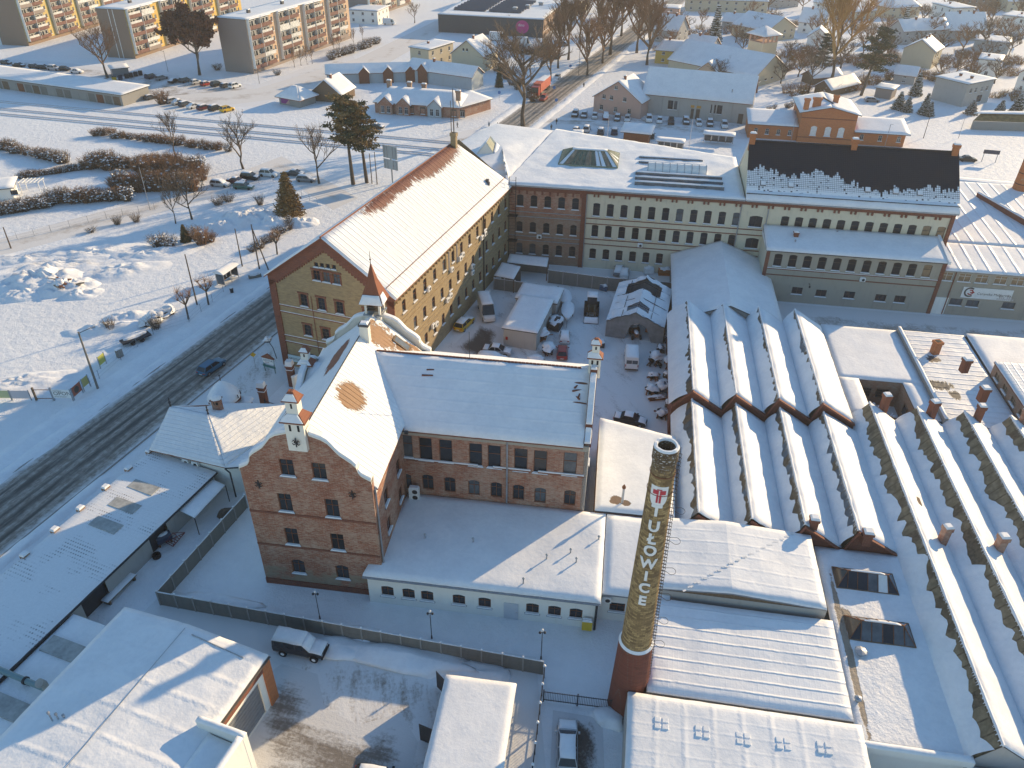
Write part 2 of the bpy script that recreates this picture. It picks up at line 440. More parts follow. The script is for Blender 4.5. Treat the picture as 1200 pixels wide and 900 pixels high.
 def roof(s,quads,base,snow,th=0.22,slab=0.16,cell=0.8,seed=0,amp=0.05,name='roof',edge=0.12,opens=None):
  0
  mb=s.mb()
  for q in quads:
   q=[Vector(p)for p in q]
   mb.hexa([p-Vector((0,0,slab))for p in q],q)
  r=s.part(name,mb,base)
  if snow is not None:
   for k,q in enumerate(quads):
    s.part('snow_cover',snow_sheet(s.mb(),q,th,cell,seed if opens else seed+k,amp,edge,open=opens[k]if opens else ''),snow,r,smooth=True)
  return r
def snow_sheet(mb,q,th=0.22,cell=0.8,seed=0,amp=0.05,edge=0.12,base=0.004,m=0,open=''):
 a,b,c,d=[Vector(p)for p in q]
 n=(b-a).cross(d-a)
 if n.length<1e-6:n=(c-b).cross(d-b)
 n.normalize()
 if n.z<0:n=-n
 up=(n+Vector((0,0,1.0))).normalized()
 Lx=max((b-a).length,(c-d).length);Ly=max((d-a).length,(c-b).length)
 nx=max(2,min(70,int(Lx/cell)));ny=max(2,min(60,int(Ly/cell)))
 ex=min(0.3,edge/Lx*1.0);ey=min(0.3,edge/Ly*1.0)
 us=[0,0]+[ex+(1-2*ex)*i/nx for i in range(1,nx)]+[1,1];us[1]=ex*0.5;us[-2]=1-ex*0.5
 vs=[0,0]+[ey+(1-2*ey)*i/ny for i in range(1,ny)]+[1,1];vs[1]=ey*0.5;vs[-2]=1-ey*0.5
 k=len(mb.v);W=len(us);Hh=len(vs);off=Vector((seed*7.3,seed*3.9,seed*1.1))
 for j,v in enumerate(vs):
  for i,u in enumerate(us):
   p=(a*(1-u)+b*u)*(1-v)+(d*(1-u)+c*u)*v
   near=lambda d:(d<=i and 'l' not in open and i==d)or(i==W-1-d and 'r' not in open)or(j==d and 'b' not in open)or(j==Hh-1-d and 't' not in open)
   rim=near(0);shoulder=near(1)
   op=('l' in open and i<2)or('r' in open and i>W-3)or('b' in open and j<2)or('t' in open and j>Hh-3)
   nz=noise.noise(p*0.45+off)+0.5*noise.noise(p*1.6+off)
   if rim:h=base
   elif shoulder:h=th*0.72+amp*0.5*nz
   else:h=th+amp*nz
   p=p+(Vector((0,0,1))if op else up)*max(h,base)
   if(rim or shoulder)and not op:
    w1=noise.noise(p*1.3+off)*0.5*edge
    p=p+(p-(a+b+c+d)/4).normalized()*w1*Vector((1,1,0.2)).length*0.5
   mb.v.append(tuple(p))
 for j in range(Hh-1):
  for i in range(W-1):
   mb.f.append([k+j*W+i,k+j*W+i+1,k+(j+1)*W+i+1,k+(j+1)*W+i]);mb.m.append(m)
 return mb
def row(s0,s1,n,z,w,h,style,rise=0.0,glass=None):
 out=[]
 for i in range(n):
  x=s0 if n==1 else s0+(s1-s0)*i/(n-1)
  out.append((x,z,w,h,style,rise)+((glass,)if glass else()))
 return out
def gable_house(B,u0,u1,v0,v1,eave,ridge,wallm,roofm,snowm,wins={},over=0.4,seed=0,cell=1.0,th=0.22,hip=0.0,gm=None,amp=0.05,mid=None):
 0
 mid=(v0+v1)/2 if mid is None else mid;W=v1-v0;z0=0
 B.wall((u0,v0),(u1,v0),0,eave,wallm,wins.get('f',()))
 B.wall((u1,v1),(u0,v1),0,eave,wallm,wins.get('b',()))
 g=[(0,0),(W,0),(W,eave),(mid-v0,ridge),(0,eave)];gl=[(0,0),(W,0),(W,eave),(v1-mid,ridge),(0,eave)]
 if hip:g=gl=None
 B.wall((u1,v0),(u1,v1),0,eave,gm or wallm,wins.get('r',()),outline=g)
 B.wall((u0,v1),(u0,v0),0,eave,gm or wallm,wins.get('l',()),outline=gl)
 sf=(ridge-eave)/(mid-v0);sb=(ridge-eave)/(v1-mid)
 e=0.12
 ef=(v0-over,eave-over*sf+e);eb=(v1+over,eave-over*sb+e);a,b=u0-over,u1+over
 rz=ridge+e
 if not hip:
  qs=[[(a,ef[0],ef[1]),(b,ef[0],ef[1]),(b,mid,rz),(a,mid,rz)],[(b,eb[0],eb[1]),(a,eb[0],eb[1]),(a,mid,rz),(b,mid,rz)]]
 else:
  h0,h1=u0+hip,u1-hip
  qs=[[(a,ef[0],ef[1]),(b,ef[0],ef[1]),(h1,mid,rz),(h0,mid,rz)],[(b,eb[0],eb[1]),(a,eb[0],eb[1]),(h0,mid,rz),(h1,mid,rz)],[(b,ef[0],ef[1]),(b,eb[0],eb[1]),(h1,mid,rz),(h1,mid+0.001,rz)],[(a,eb[0],eb[1]),(a,ef[0],ef[1]),(h0,mid,rz),(h0,mid-0.001,rz)]]
 return B.roof(qs,roofm,snowm,th,cell=cell,seed=seed,amp=amp,opens=['t']*len(qs)if not hip else None)
def flat_house(B,u0,u1,v0,v1,zf,zb,wallm,roofm,snowm,wins={},over=0.2,seed=0,cell=1.0,th=0.2,sides='frbl',amp=0.05):
 0
 W=v1-v0
 if 'f' in sides:B.wall((u0,v0),(u1,v0),0,zf,wallm,wins.get('f',()))
 if 'b' in sides:B.wall((u1,v1),(u0,v1),0,zb,wallm,wins.get('b',()))
 if 'r' in sides:B.wall((u1,v0),(u1,v1),0,0,wallm,wins.get('r',()),outline=[(0,0),(W,0),(W,zb),(0,zf)])
 if 'l' in sides:B.wall((u0,v1),(u0,v0),0,0,wallm,wins.get('l',()),outline=[(0,0),(W,0),(W,zf),(0,zb)])
 sl=(zb-zf)/W;e=0.17
 a,b,c,d=u0-over,u1+over,v0-over,v1+over
 return B.roof([[(a,c,zf-over*sl+e),(b,c,zf-over*sl+e),(b,d,zb+over*sl+e),(a,d,zb+over*sl+e)]],roofm,snowm,th,cell=cell,seed=seed,amp=amp)
def stack(B,u,v,z,h,sx=0.6,sy=0.6,mat=None,deg=0,parent=None,cap=True,name='chimney'):
 0
 mb=B.mb();mb.rbox(u,v,z,sx,sy,h*0.82,deg);mb.rbox(u,v,z+h*0.82,sx*1.22,sy*1.22,h*0.18,deg)
 o=B.part(name,mb,mat or M['brick_band'],parent)
 if cap:
  c=B.mb();c.rbox(u,v,z+h+0.003,sx*1.15,sy*1.15,0.22,deg,0,0.7);B.part('snow_cap',c,M['snow'],o if not parent else parent)
 else:
  c=B.mb();c.rbox(u,v,z+h+0.003,sx*0.7,sy*0.7,0.03,deg);B.part('flue',c,M['black'],o if not parent else parent)
 return o
def vent(B,u,v,z,h=0.5,r=0.12,parent=None,name='roof_vent'):
 mb=B.mb();mb.tube((u,v,z-0.2),(u,v,z+h),r*0.7,r*0.7,8);mb.lathe([(r*1.4,z+h),(r*1.2,z+h+0.08),(0.02,z+h+0.2)],8,u,v)
 return B.part(name,mb,M['zinc'],parent)
FN=Frame(12.934,132.630,-8.5)
FW=Frame(-34.144,97.740,-19.0)
FG=Frame(-25.357,55.585,-7.5)
def ground_mats():
 t=NT('field_snow');o=t.co();big=t.noise(o,0.05,4,0.6);med=t.noise(o,0.7,5,0.65);f=t.noise(o,5,4,0.7)
 h=t.math('ADD',t.math('MULTIPLY',med,0.8),t.math('MULTIPLY',f,0.22))
 t.color(t.mix(t.step(t.math('ADD',t.math('MULTIPLY',big,0.5),t.math('MULTIPLY',med,0.5)),0.3,0.7),(0.78,0.79,0.81),SNOW)).rough(0.6)
 t.bump(h,0.6,0.5);M['ground']=t.mat
 def worn(name,cols,stretch,rot,lo,hi,fine=3.0,grit=(0.17,0.145,0.12)):
  t=NT(name);o=t.map(t.co(),(1,1,1),(0,0,rot))
  a=t.noise(t.map(o,(0.25*stretch,0.25/stretch**0.2,1)),1.0,5,0.7);b=t.noise(o,fine,5,0.75);g=t.noise(o,0.12,3,0.6)
  k=t.math('ADD',t.math('MULTIPLY',a,0.45),t.math('ADD',t.math('MULTIPLY',b,0.3),t.math('MULTIPLY',g,0.3)))
  fa=t.n('ShaderNodeAttribute');fa.attribute_name='fade';k=t.math('ADD',k,t.math('MULTIPLY',t.math('SUBTRACT',1.0,fa.outputs['Fac']),0.32))
  t.color(t.mix(t.step(k,lo,hi),cols[0],cols[1])).rough(0.85);t.bump(t.math('ADD',a,b),0.5,0.08)
  M[name]=t.mat
 worn('trodden_snow',[(0.36,0.32,0.28),(0.74,0.74,0.75)],1.0,0,0.42,0.60)
 worn('yard_mud',[(0.17,0.145,0.12),(0.74,0.745,0.75)],2.5,RAD(-20),0.31,0.52,4.0)
 worn('thawed_mud',[(0.12,0.10,0.085),(0.66,0.66,0.67)],2.5,RAD(-20),0.52,0.72,4.0)
 worn('yard_slush',[(0.27,0.225,0.18),(0.74,0.745,0.75)],3.0,RAD(-12),0.36,0.56,3.0)
 worn('thawed_slush',[(0.21,0.185,0.16),(0.66,0.66,0.66)],5.0,RAD(-75),0.47,0.68,3.0)
 worn('lane_snow',[(0.42,0.36,0.30),(0.72,0.70,0.68)],1.0,0,0.35,0.6)
ground_mats()
g=MB()
g.quad((-1500,-200,0),(1500,-200,0),(1500,2600,0),(-1500,2600,0))
tag(g.build('ground',M['ground']),kind='structure')
def sheet(name,pts,mat,z):
 0
 mb=MB();n=len(pts);c=(sum(p[0]for p in pts)/n,sum(p[1]for p in pts)/n)
 V=[Vector(p)for p in pts];tri=geometry.delaunay_2d_cdt(V+grid_in(pts),[(i,(i+1)%n)for i in range(n)],[],0,1e-4)
 vs=tri[0];fs=[list(f)for f in tri[2]if pip(sum(vs[i].x for i in f)/3,sum(vs[i].y for i in f)/3,pts)]
 mb.add([(v.x,v.y,z)for v in vs],fs);o=mb.build(name,mat)
 def dist(q):
  d=1e9
  for i in range(n):
   a,b=V[i],V[(i+1)%n];ab=b-a;k=max(0,min(1,(q-a).dot(ab)/ab.length_squared));d=min(d,(q-a-ab*k).length)
  return d
 at=o.data.attributes.new('fade','FLOAT','POINT');w_=max(0.6,min(5.0,max(dist(v)for v in vs)*0.6))
 at.data.foreach_set('value',[min(1.0,dist(v)/w_)for v in vs]);return tag(o,kind='structure')
def grid_in(pts):
 xs=[p[0]for p in pts];ys=[p[1]for p in pts];d=max(0.8,max(max(xs)-min(xs),max(ys)-min(ys))/40);out=[];y=min(ys)+d/2
 while y<max(ys):
  x=min(xs)+d/2
  while x<max(xs):
   if pip(x,y,pts):out.append(Vector((x,y)))
   x+=d
  y+=d
 return out
def psheet(name,pix,mat,z):return sheet(name,[tuple(P(x,y,z).xy)for x,y in pix],mat,z)
_q=Frame(-61.41,70.16,70.3).w(0,-4.9)
ROAD=Frame(_q.x,_q.y,70.3)
def road_mat(name,tracks,width,wet=0.06):
 0
 t=NT(name);s=t.sep(t.co());o=t.co()
 n=t.noise(t.map(o,(0.05,0.9,1)),1.0,5,0.7);n2=t.noise(t.map(o,(0.4,3.0,1)),1.0,5,0.75);n3=t.noise(o,1.2,5,0.7)
 k=None
 for c,hw in tracks:
  d=t.math('ABSOLUTE',t.math('SUBTRACT',t.math('ADD',s[1],t.math('MULTIPLY',t.math('SUBTRACT',n,0.5),0.8)),c))
  f=t.math('SUBTRACT',1.0,t.step(d,hw*0.35,hw*1.4))
  k=f if k is None else t.math('MAXIMUM',k,f)
 k=t.math('MULTIPLY',k,t.math('ADD',0.35,t.math('MULTIPLY',t.step(t.noise(t.map(o,(0.09,0.7,1),(0,0,0),(7,3,0)),1.0,5,0.75),0.36,0.58),0.65)))
 e=t.step(t.math('ADD',t.math('ABSOLUTE',s[1]),t.math('MULTIPLY',t.math('SUBTRACT',n3,0.5),1.6)),width/2-1.3,width/2-0.1)
 slush=t.mix(t.step(t.math('ADD',t.math('MULTIPLY',n2,0.6),t.math('MULTIPLY',n3,0.4)),0.38,0.66),(0.19,0.165,0.14),(0.47,0.43,0.385))
 c=t.mix(t.math('MULTIPLY',k,t.step(n2,0.15,0.5)),slush,(wet,wet*0.95,wet*0.9))
 c=t.mix(e,c,(0.66,0.65,0.65))
 t.color(c);t.set(t.b.inputs['Roughness'],t.mix(k,(0.8,0.8,0.8),(0.45,0.45,0.45)))
 t.bump(t.math('ADD',n2,n3),0.4,0.05);return t.mat
def strip(name,F,u0,u1,v0,v1,z,mat):
 mb=MB();mb.quad((u0,v0,z),(u1,v0,z),(u1,v1,z),(u0,v1,z))
 p=F.w(0,0);return tag(mb.build(name,mat,None,(p.x,p.y,0),RAD(F.deg)),kind='structure')
M['road']=road_mat('slushy_asphalt',[(3.3,0.25),(1.95,0.6),(0.1,0.25),(-1.35,0.6),(-3.0,0.3)],10.4)
strip('road',ROAD,-130,560,-5.2,5.2,0.010,M['road'])
for sv in(1,-1):
 mb=MB();mb.box(-130,420,5.15*sv-0.08,5.15*sv+0.08,0.0,0.12)
 q=ROAD.w(0,0);tag(mb.build('kerb',M['conc'],None,(q.x,q.y,0),RAD(ROAD.deg)),kind='structure')
for k,(v,u0,u1,ww,hh)in enumerate(((5.9,-60,150,1.1,0.28),(-5.9,-60,6,0.9,0.22),(8.6,-40,52,1.6,0.22),(-6.2,120,330,1.4,0.35),(6.2,150,330,1.4,0.35))):
 mb=MB();n=int((u1-u0)/1.4)
 for i in range(n):
  for j in range(5):
   u=u0+(u1-u0)*i/(n-1);f=(0,0.8,1,0.7,0)[j]
   q=Vector((u*0.35,j*0.8+k*9,0));nz=noise.noise(q)+0.5*noise.noise(q*3)
   mb.v.append((u,v+ww*((j-2)/2.0)+0.35*noise.noise(Vector((u*0.2,k*5,j))),max(0.0,hh*f*(1+0.9*nz))if 0<i<n-1 else 0))
 for i in range(n-1):
  for j in range(4):mb.f.append([i*5+j,i*5+j+1,i*5+j+6,i*5+j+5]);mb.m.append(0)
 q=ROAD.w(0,0);tag(mb.build('ploughed_snow',M['snow_soft'],None,(q.x,q.y,0.004),RAD(ROAD.deg),True),kind='structure')
psheet('yard_entrance',[(205,492),(262,435),(318,352),(345,398),(352,430),(300,482)],M['yard_slush'],0.007)
q=[FN.w(*p)for p in((-16,-0.3),(16.5,-0.3),(17,-54),(-2,-60),(-32,-48))]
sheet('courtyard',[tuple(p)for p in q],M['yard_mud'],0.007)
psheet('goods_yard',[(196,690),(320,722),(628,770),(640,905),(560,1010),(300,1010),(290,800),(150,735)],M['yard_slush'],0.007)
psheet('parking_bay',[(648,832),(706,842),(712,1000),(640,1000)],M['thawed_mud'],0.012)
psheet('thawed_patch',[(528,408),(560,375),(590,385),(588,412),(560,428)],M['thawed_mud'],0.011)
psheet('thawed_patch',[(300,800),(330,778),(372,790),(380,830),(420,850),(470,835),(490,870),(470,960),(290,960),(288,850)],M['thawed_slush'],0.011)
q=[FN.w(*p)for p in((33,-8.2),(90,-8.2),(90,-21.5),(38,-21.5))]
sheet('factory_lane',[tuple(p)for p in q],M['trodden_snow'],0.007)
psheet('side_lane',[(-80,310),(0,280),(110,250),(240,218),(330,183),(420,232),(390,246),(330,205),(250,232),(120,268),(0,300),(-80,330)],M['lane_snow'],0.006)
psheet('station_road',[(500,165),(640,128),(905,152),(905,165),(640,150),(520,185)],M['trodden_snow'],0.006)
psheet('station_parking',[(648,131),(900,145),(905,153),(640,139)],M['yard_slush'],0.011)
psheet('car_park',[(-60,66),(60,72),(240,92),(300,100),(410,60),(420,75),(300,125),(170,125),(100,92),(-60,84)],M['trodden_snow'],0.006)
psheet('market_street',[(165,115),(300,104),(420,68),(540,10),(560,14),(430,88),(330,115),(200,132)],M['lane_snow'],0.008)
for k,(a,b)in enumerate((((-152.6,234.7),(-46.6,208.5)),((-152.6,229.9),(-46.6,203.7)),((-152.6,241.5),(-46.6,215.0)))):
 a=Vector(a);b=Vector(b);d=(b-a).normalized();n=Vector((-d.y,d.x));mb=MB()
 L0,L1=(-120,420)if k<2 else(-120,150)
 for sgn in(-0.75,0.75):
  p=[a+d*L0+n*(sgn-0.09),a+d*L1+n*(sgn-0.09),a+d*L1+n*(sgn+0.09),a+d*L0+n*(sgn+0.09)]
  mb.hexa([(x.x,x.y,0)for x in p],[(x.x,x.y,0.14)for x in p],0)
  p=[a+d*L0+n*(sgn-0.045),a+d*L1+n*(sgn-0.045),a+d*L1+n*(sgn+0.045),a+d*L0+n*(sgn+0.045)]
  mb.hexa([(x.x,x.y,0.14)for x in p],[(x.x,x.y,0.19)for x in p],1)
 tag(mb.build('railway_track',[M['snow'],M['rust']]),kind='structure')
WS='dark_trans'
def N_main():
 B=Bld(FN,-14.7,0,'factory_range','long three-storey factory range behind the courtyard, red brick left and cream plaster right','factory')
 a,b=(-14.7,0),(-0.35,0)
 H=FN.hit;px=lambda x,y:H((-14.7,0),(62,0),x,y)
 wins=[]
 for(x0,y0,x1,y1,w,h)in((609.5,241.5,674,246.5,1.2,2.25),(608.5,271.5,671.5,276.5,1.15,2.1),(608.5,296,670,302,1.15,2.15)):
  s0,z0=px(x0,y0);s1,z1=px(x1,y1)
  wins+=row(s0,s1,5,(z0+z1)/2,w,h,WS,0.22)
 B.wall(a,b,0,14.2,M['brick_mix'],[wn for wn in wins if wn[1]<10.0],outline=[(0,0),(14.35,0),(14.35,9.6),(0,9.6)])
 B.wall(a,b,0,0,M['brick_red_patchy'],[wn for wn in wins if wn[1]>=9.7],outline=[(0,9.6),(14.35,9.6),(14.35,15.0),(0,15.0)])
 B.band(a,b,14.05,15.0,0.14,M['brick_band'],'cornice')
 for z in(9.1,10.0,4.5,5.35):B.band(a,b,z,z+0.16,0.10,M['zinc'])
 mb=B.mb()
 for i in range(10):
  u=-13.6+i*1.38;mb.box(u-0.16,u+0.16,-0.2,0,13.45,14.05)
 B.part('corbels',mb,M['brick_band'])
 mb=B.mb();mb.box(-0.95,-0.05,-0.24,0.0,0,15.0);B.part('pilaster',mb,M['brick_band'])
 a,b=(-0.05,0),(61.2,0);wins=[]
 off=14.65
 s0,z0=px(698.5,252);s1,z1=px(861.5,263)
 n=11;top=row(s0-off,s1-off,n,(z0+z1)/2-0.25,1.2,2.45,WS,0.12)
 s2,z2=px(918,268);s3,z3=px(1101,276)
 top+=row(s2-off-2.35,s3-off,13,(z0+z1)/2-0.25,1.3,2.4,WS,0.12,None)[1:]
 top=[t+(('warm',)if t[0]>56 else())for t in top]
 sd0,_=px(886,257);top.append((sd0-off,top[0][1],2.2,2.1,'dark_two',0.2))
 zt=top[0][1]
 s0,z0=px(696.5,278);s1,z1=px(856,288)
 midr=row(s0-off,s1-off,11,(z0+z1)/2-0.1,1.18,2.35,WS,0.12);sd1,_=px(880,290)
 midr.append((sd1-off,midr[0][1],2.2,2.0,'dark_two',0.2))
 s0,z0=px(694,303);s1,z1=px(772,308)
 low=row(s0-off,s1-off,6,(z0+z1)/2-0.15,1.18,2.1,WS,0.12)
 B.wall(a,b,0,15.0,M['cream'],top+midr+low)
 B.band(a,b,14.2,15.0,0.16,M['brick_band'],'cornice')
 for z in(zt-0.55,zt-1.55,midr[0][1]-0.5,midr[0][1]-1.5):B.band(a,b,z,z+0.16,0.08,M['brick_band'],s1=None if z>7 else 31.0)
 mb=B.mb();u=1.2
 while u<60:
  mb.box(u-0.15,u+0.15,-0.3,0,13.75,14.2);mb.box(u+0.55,u+0.85,-0.3,0,13.75,14.2);u+=2.72
 B.part('corbels',mb,M['brick_band'])
 mb=B.mb();mb.box(60.7,61.3,-0.3,0.05,0,15.0);B.part('corner_pier',mb,M['brick_band'])
 for u in(26.6,31.2):
  mb=B.mb();mb.tube((u,-0.15,0.2),(u,-0.15,14.2),0.09,n=6);B.part('downpipe',mb,M['zinc'])
 mb=B.mb();mb.tube((-0.1,-0.32,0.2),(-0.1,-0.32,14.2),0.08,n=6);B.part('downpipe',mb,M['zinc'])
 for(x,y)in((632,277),(750,287)):
  s,z=px(x,y);cond(B,(-14.7+s,0),0,z-0.3)
 back=[(-9.3,33.0),(27.0,21.0)]
 B.wall((27,21.0),(-9.3,33.0),0,14.9,M['grime_cream'])
 B.wall((27.0,0.3),(27.0,21),0,14.9,M['cream'])
 q=[(-14.7,-0.35,15.05),(27.0,-0.35,15.05),(27.0,21,15.5),(-9.3,33,15.6)]
 r=B.roof([q],M['felt'],M['snow_soft'],0.35,cell=0.9,amp=0.14,seed=4,opens=['l'])
 mb=B.mb();mb.box(-14.6,27,-0.5,-0.34,14.86,15.02);B.part('gutter',mb,M['zinc'])
 glass_lantern(B,-6.4,4.6,10.4,19.0,15.75,1.75,r)
 for k,v in enumerate((2.6,5.2,7.8,14.0,17.0)):
  L0,L1=(8.0,23.5)if k<3 else(8.5,20.5)
  mb=B.mb();mb.hexa([(L0,v,15.3),(L1,v,15.3),(L1,v+1.6,15.3),(L0,v+1.6,15.3)],[(L0,v+0.05,15.95),(L1,v+0.05,15.95),(L1,v+0.15,16.0),(L0,v+0.15,16.0)])
  o=B.part('roof_light',mb,M['glass_pale'],r)
  B.part('snow_cover',snow_sheet(B.mb(),[(L0,v+0.12,16.0),(L1,v+0.12,16.0),(L1,v+1.7,15.5),(L0,v+1.7,15.5)],0.22,0.9,k,0.06),M['snow'],r,smooth=True)
 mb=B.mb();n=9
 for i in range(n):
  t0,t1=PI*i/n,PI*(i+1)/n
  mb.quad((10.2,11.2-1.3*math.cos(t0),15.6+1.3*math.sin(t0)),(20.8,11.2-1.3*math.cos(t0),15.6+1.3*math.sin(t0)),(20.8,11.2-1.3*math.cos(t1),15.6+1.3*math.sin(t1)),(10.2,11.2-1.3*math.cos(t1),15.6+1.3*math.sin(t1)))
 for u in(10.2,20.8):mb.add([(u,11.2-1.3*math.cos(PI*i/n),15.6+1.3*math.sin(PI*i/n))for i in range(n+1)],[list(range(n+1))])
 o=B.part('barrel_light',mb,M['white_paint'],r)
 for i in range(9):
  u=10.2+10.6*i/8;mb=B.mb()
  for j in range(n):
   t0,t1=PI*j/n,PI*(j+1)/n
   mb.tube((u,11.2-1.33*math.cos(t0),15.6+1.33*math.sin(t0)),(u,11.2-1.33*math.cos(t1),15.6+1.33*math.sin(t1)),0.05,n=4)
  B.part('glazing_bar',mb,M['zinc'],r)
 return B
def cond(B,uv,ang,z,side=(0,-1),name='air_conditioner'):
 0
 if 'cond' not in _win:
  mb=MB();mb.box(-0.45,0.45,-0.42,-0.08,0,0.62);k=mb.mesh('air_conditioner',M['white_paint'])
  f=MB();f.tube((0.08,-0.425,0.31),(0.08,-0.435,0.31),0.24,n=14);f=f.mesh('fan_grille',M['iron'])
  b=MB();b.box(-0.4,-0.34,-0.4,0.0,-0.05,0);b.box(0.34,0.4,-0.4,0.0,-0.05,0);b=b.mesh('bracket',M['zinc'])
  s=MB();s.rbox(0,-0.25,0.623,0.86,0.3,0.1,0,0,0.85);s=s.mesh('snow_cap',M['snow'])
  _win['cond']=(k,f,b,s)
 k,f,b,s=_win['cond']
 o=place(name,k,B.root,(uv[0]-B.u0,uv[1]-B.v0,z),RAD(ang))
 place('fan_grille',f,o);place('bracket',b,o);place('snow_cap',s,o);return o
def glass_lantern(B,u0,u1,v0,v1,z,h,parent,nx=11,ny=8,frost=True):
 0
 i=min(2.2,(u1-u0)*0.2);vm0,vm1=(v0+v1)/2-0.6,(v0+v1)/2+0.6
 mb=B.mb();mb.box(u0-0.1,u1+0.1,v0-0.1,v0+0.05,z-0.5,z+0.1);mb.box(u0-0.1,u1+0.1,v1-0.05,v1+0.1,z-0.5,z+0.1)
 mb.box(u0-0.1,u0+0.05,v0+0.05,v1-0.05,z-0.5,z+0.1);mb.box(u1-0.05,u1+0.1,v0+0.05,v1-0.05,z-0.5,z+0.1)
 top=(u0+i,u1-i)
 o=B.part('roof_lantern',mb,M['lantern_green'],None)
 o.parent=B.root
 A,Bq,C,D=(u0,v0,z+0.1),(u1,v0,z+0.1),(u1-i,vm0,z+h),(u0+i,vm0,z+h)
 E_,F_,G,Hh=(u0,v1,z+0.1),(u1,v1,z+0.1),(u1-i,vm1,z+h),(u0+i,vm1,z+h)
 faces=[((A,Bq,C,D),nx),((F_,E_,Hh,G),nx),((Bq,F_,G,C),ny),((E_,A,D,Hh),ny)]
 bars=B.mb()
 for f,n in faces:
  a,b,c,d=[Vector(p)for p in f]
  for k in range(n):
   t0,t1=k/n+0.012,(k+1)/n-0.012
   mb=B.mb();mb.quad(a.lerp(b,t0),a.lerp(b,t1),d.lerp(c,t1),d.lerp(c,t0))
   r=rw.random()
   B.part('pane',mb,M['snow']if(n==nx and k>6 and r<0.6)or r>0.93 else(M['lantern_glass']if r<0.75 else M['glass_warm']),o)
   bars.tube(a.lerp(b,k/n),d.lerp(c,k/n),0.05,n=4,caps=False)
  bars.tube(b,c,0.08,n=4);bars.tube(d,c,0.07,n=4)
 bars.quad(D,C,G,Hh);B.part('glazing_bars',bars,M['lantern_green'],o)
 mb=snow_sheet(B.mb(),[(D[0],D[1],D[2]+0.01),(C[0],C[1],C[2]+0.01),(G[0],G[1],G[2]+0.01),(Hh[0],Hh[1],Hh[2]+0.01)],0.18,0.6,3)
 B.part('snow_cover',mb,M['snow'],o,smooth=True)
 return o
M['lantern_green']=flat('verdigris_bars',(0.22,0.24,0.17),0.7,0.3,4)
M['lantern_glass']=flat('dirty_lantern_glass',(0.13,0.14,0.09),0.35,0.5,1.5,spec=0.5)
NM=N_main()
def dark_roof_mat():
 0
 t=NT('graphite_tiles');o=t.co();s=t.sep(o)
 colx=t.math('FLOOR',t.math('DIVIDE',s[0],0.30));coly=t.math('DIVIDE',s[1],0.36)
 gx=t.math('FRACT',t.math('DIVIDE',s[0],0.30));gy=t.math('FRACT',coly)
 rib=t.math('ABSOLUTE',t.math('SUBTRACT',gx,0.5));
 n1=t.noise(t.comb(t.math('MULTIPLY',colx,0.23),0.0),1.0,4,0.8)
 n2=t.noise(t.comb(t.math('MULTIPLY',colx,0.034),3.0),1.0,2,0.5)
 n3=t.noise(t.comb(t.math('MULTIPLY',colx,0.9),t.math('MULTIPLY',coly,0.45)),1.0,3,0.7)
 top=t.math('ADD',4.1,t.math('MULTIPLY',t.math('ADD',t.math('MULTIPLY',t.math('SUBTRACT',n1,0.5),9.0),t.math('MULTIPLY',t.math('SUBTRACT',n2,0.5),6.5)),1.0))
 top=t.math('ADD',top,t.math('MULTIPLY',t.step(s[0],20.0,7.0),1.7))
 below=t.math('SUBTRACT',1.0,t.step(t.math('SUBTRACT',s[1],top),-0.15,0.15))
 ragged=t.math('MULTIPLY',below,t.step(n3,0.36,0.42))
 grid=t.math('MAXIMUM',t.step(rib,0.40,0.46),t.math('SUBTRACT',1.0,t.step(gy,0.16,0.24)))
 thin=t.step(s[1],2.2,3.2)
 snow=t.math('MULTIPLY',ragged,t.math('SUBTRACT',1.0,t.math('MULTIPLY',grid,t.math('MULTIPLY',thin,0.85))))
 solid=t.math('SUBTRACT',1.0,t.step(t.math('ADD',s[1],t.math('MULTIPLY',n1,1.2)),2.0,2.6))
 snow=t.math('MAXIMUM',snow,solid)
 t.color(t.mix(snow,t.mix(grid,(0.010,0.013,0.02),(0.022,0.026,0.036)),SNOW))
 t.set(t.b.inputs['Roughness'],t.mix(snow,(0.45,0.45,0.45),(0.7,0.7,0.7)))
 t.bump(t.math('ADD',t.math('MULTIPLY',rib,0.5),t.math('ADD',t.math('MULTIPLY',gy,-0.4),t.math('MULTIPLY',snow,0.8))),0.6,0.06)
 return t.mat
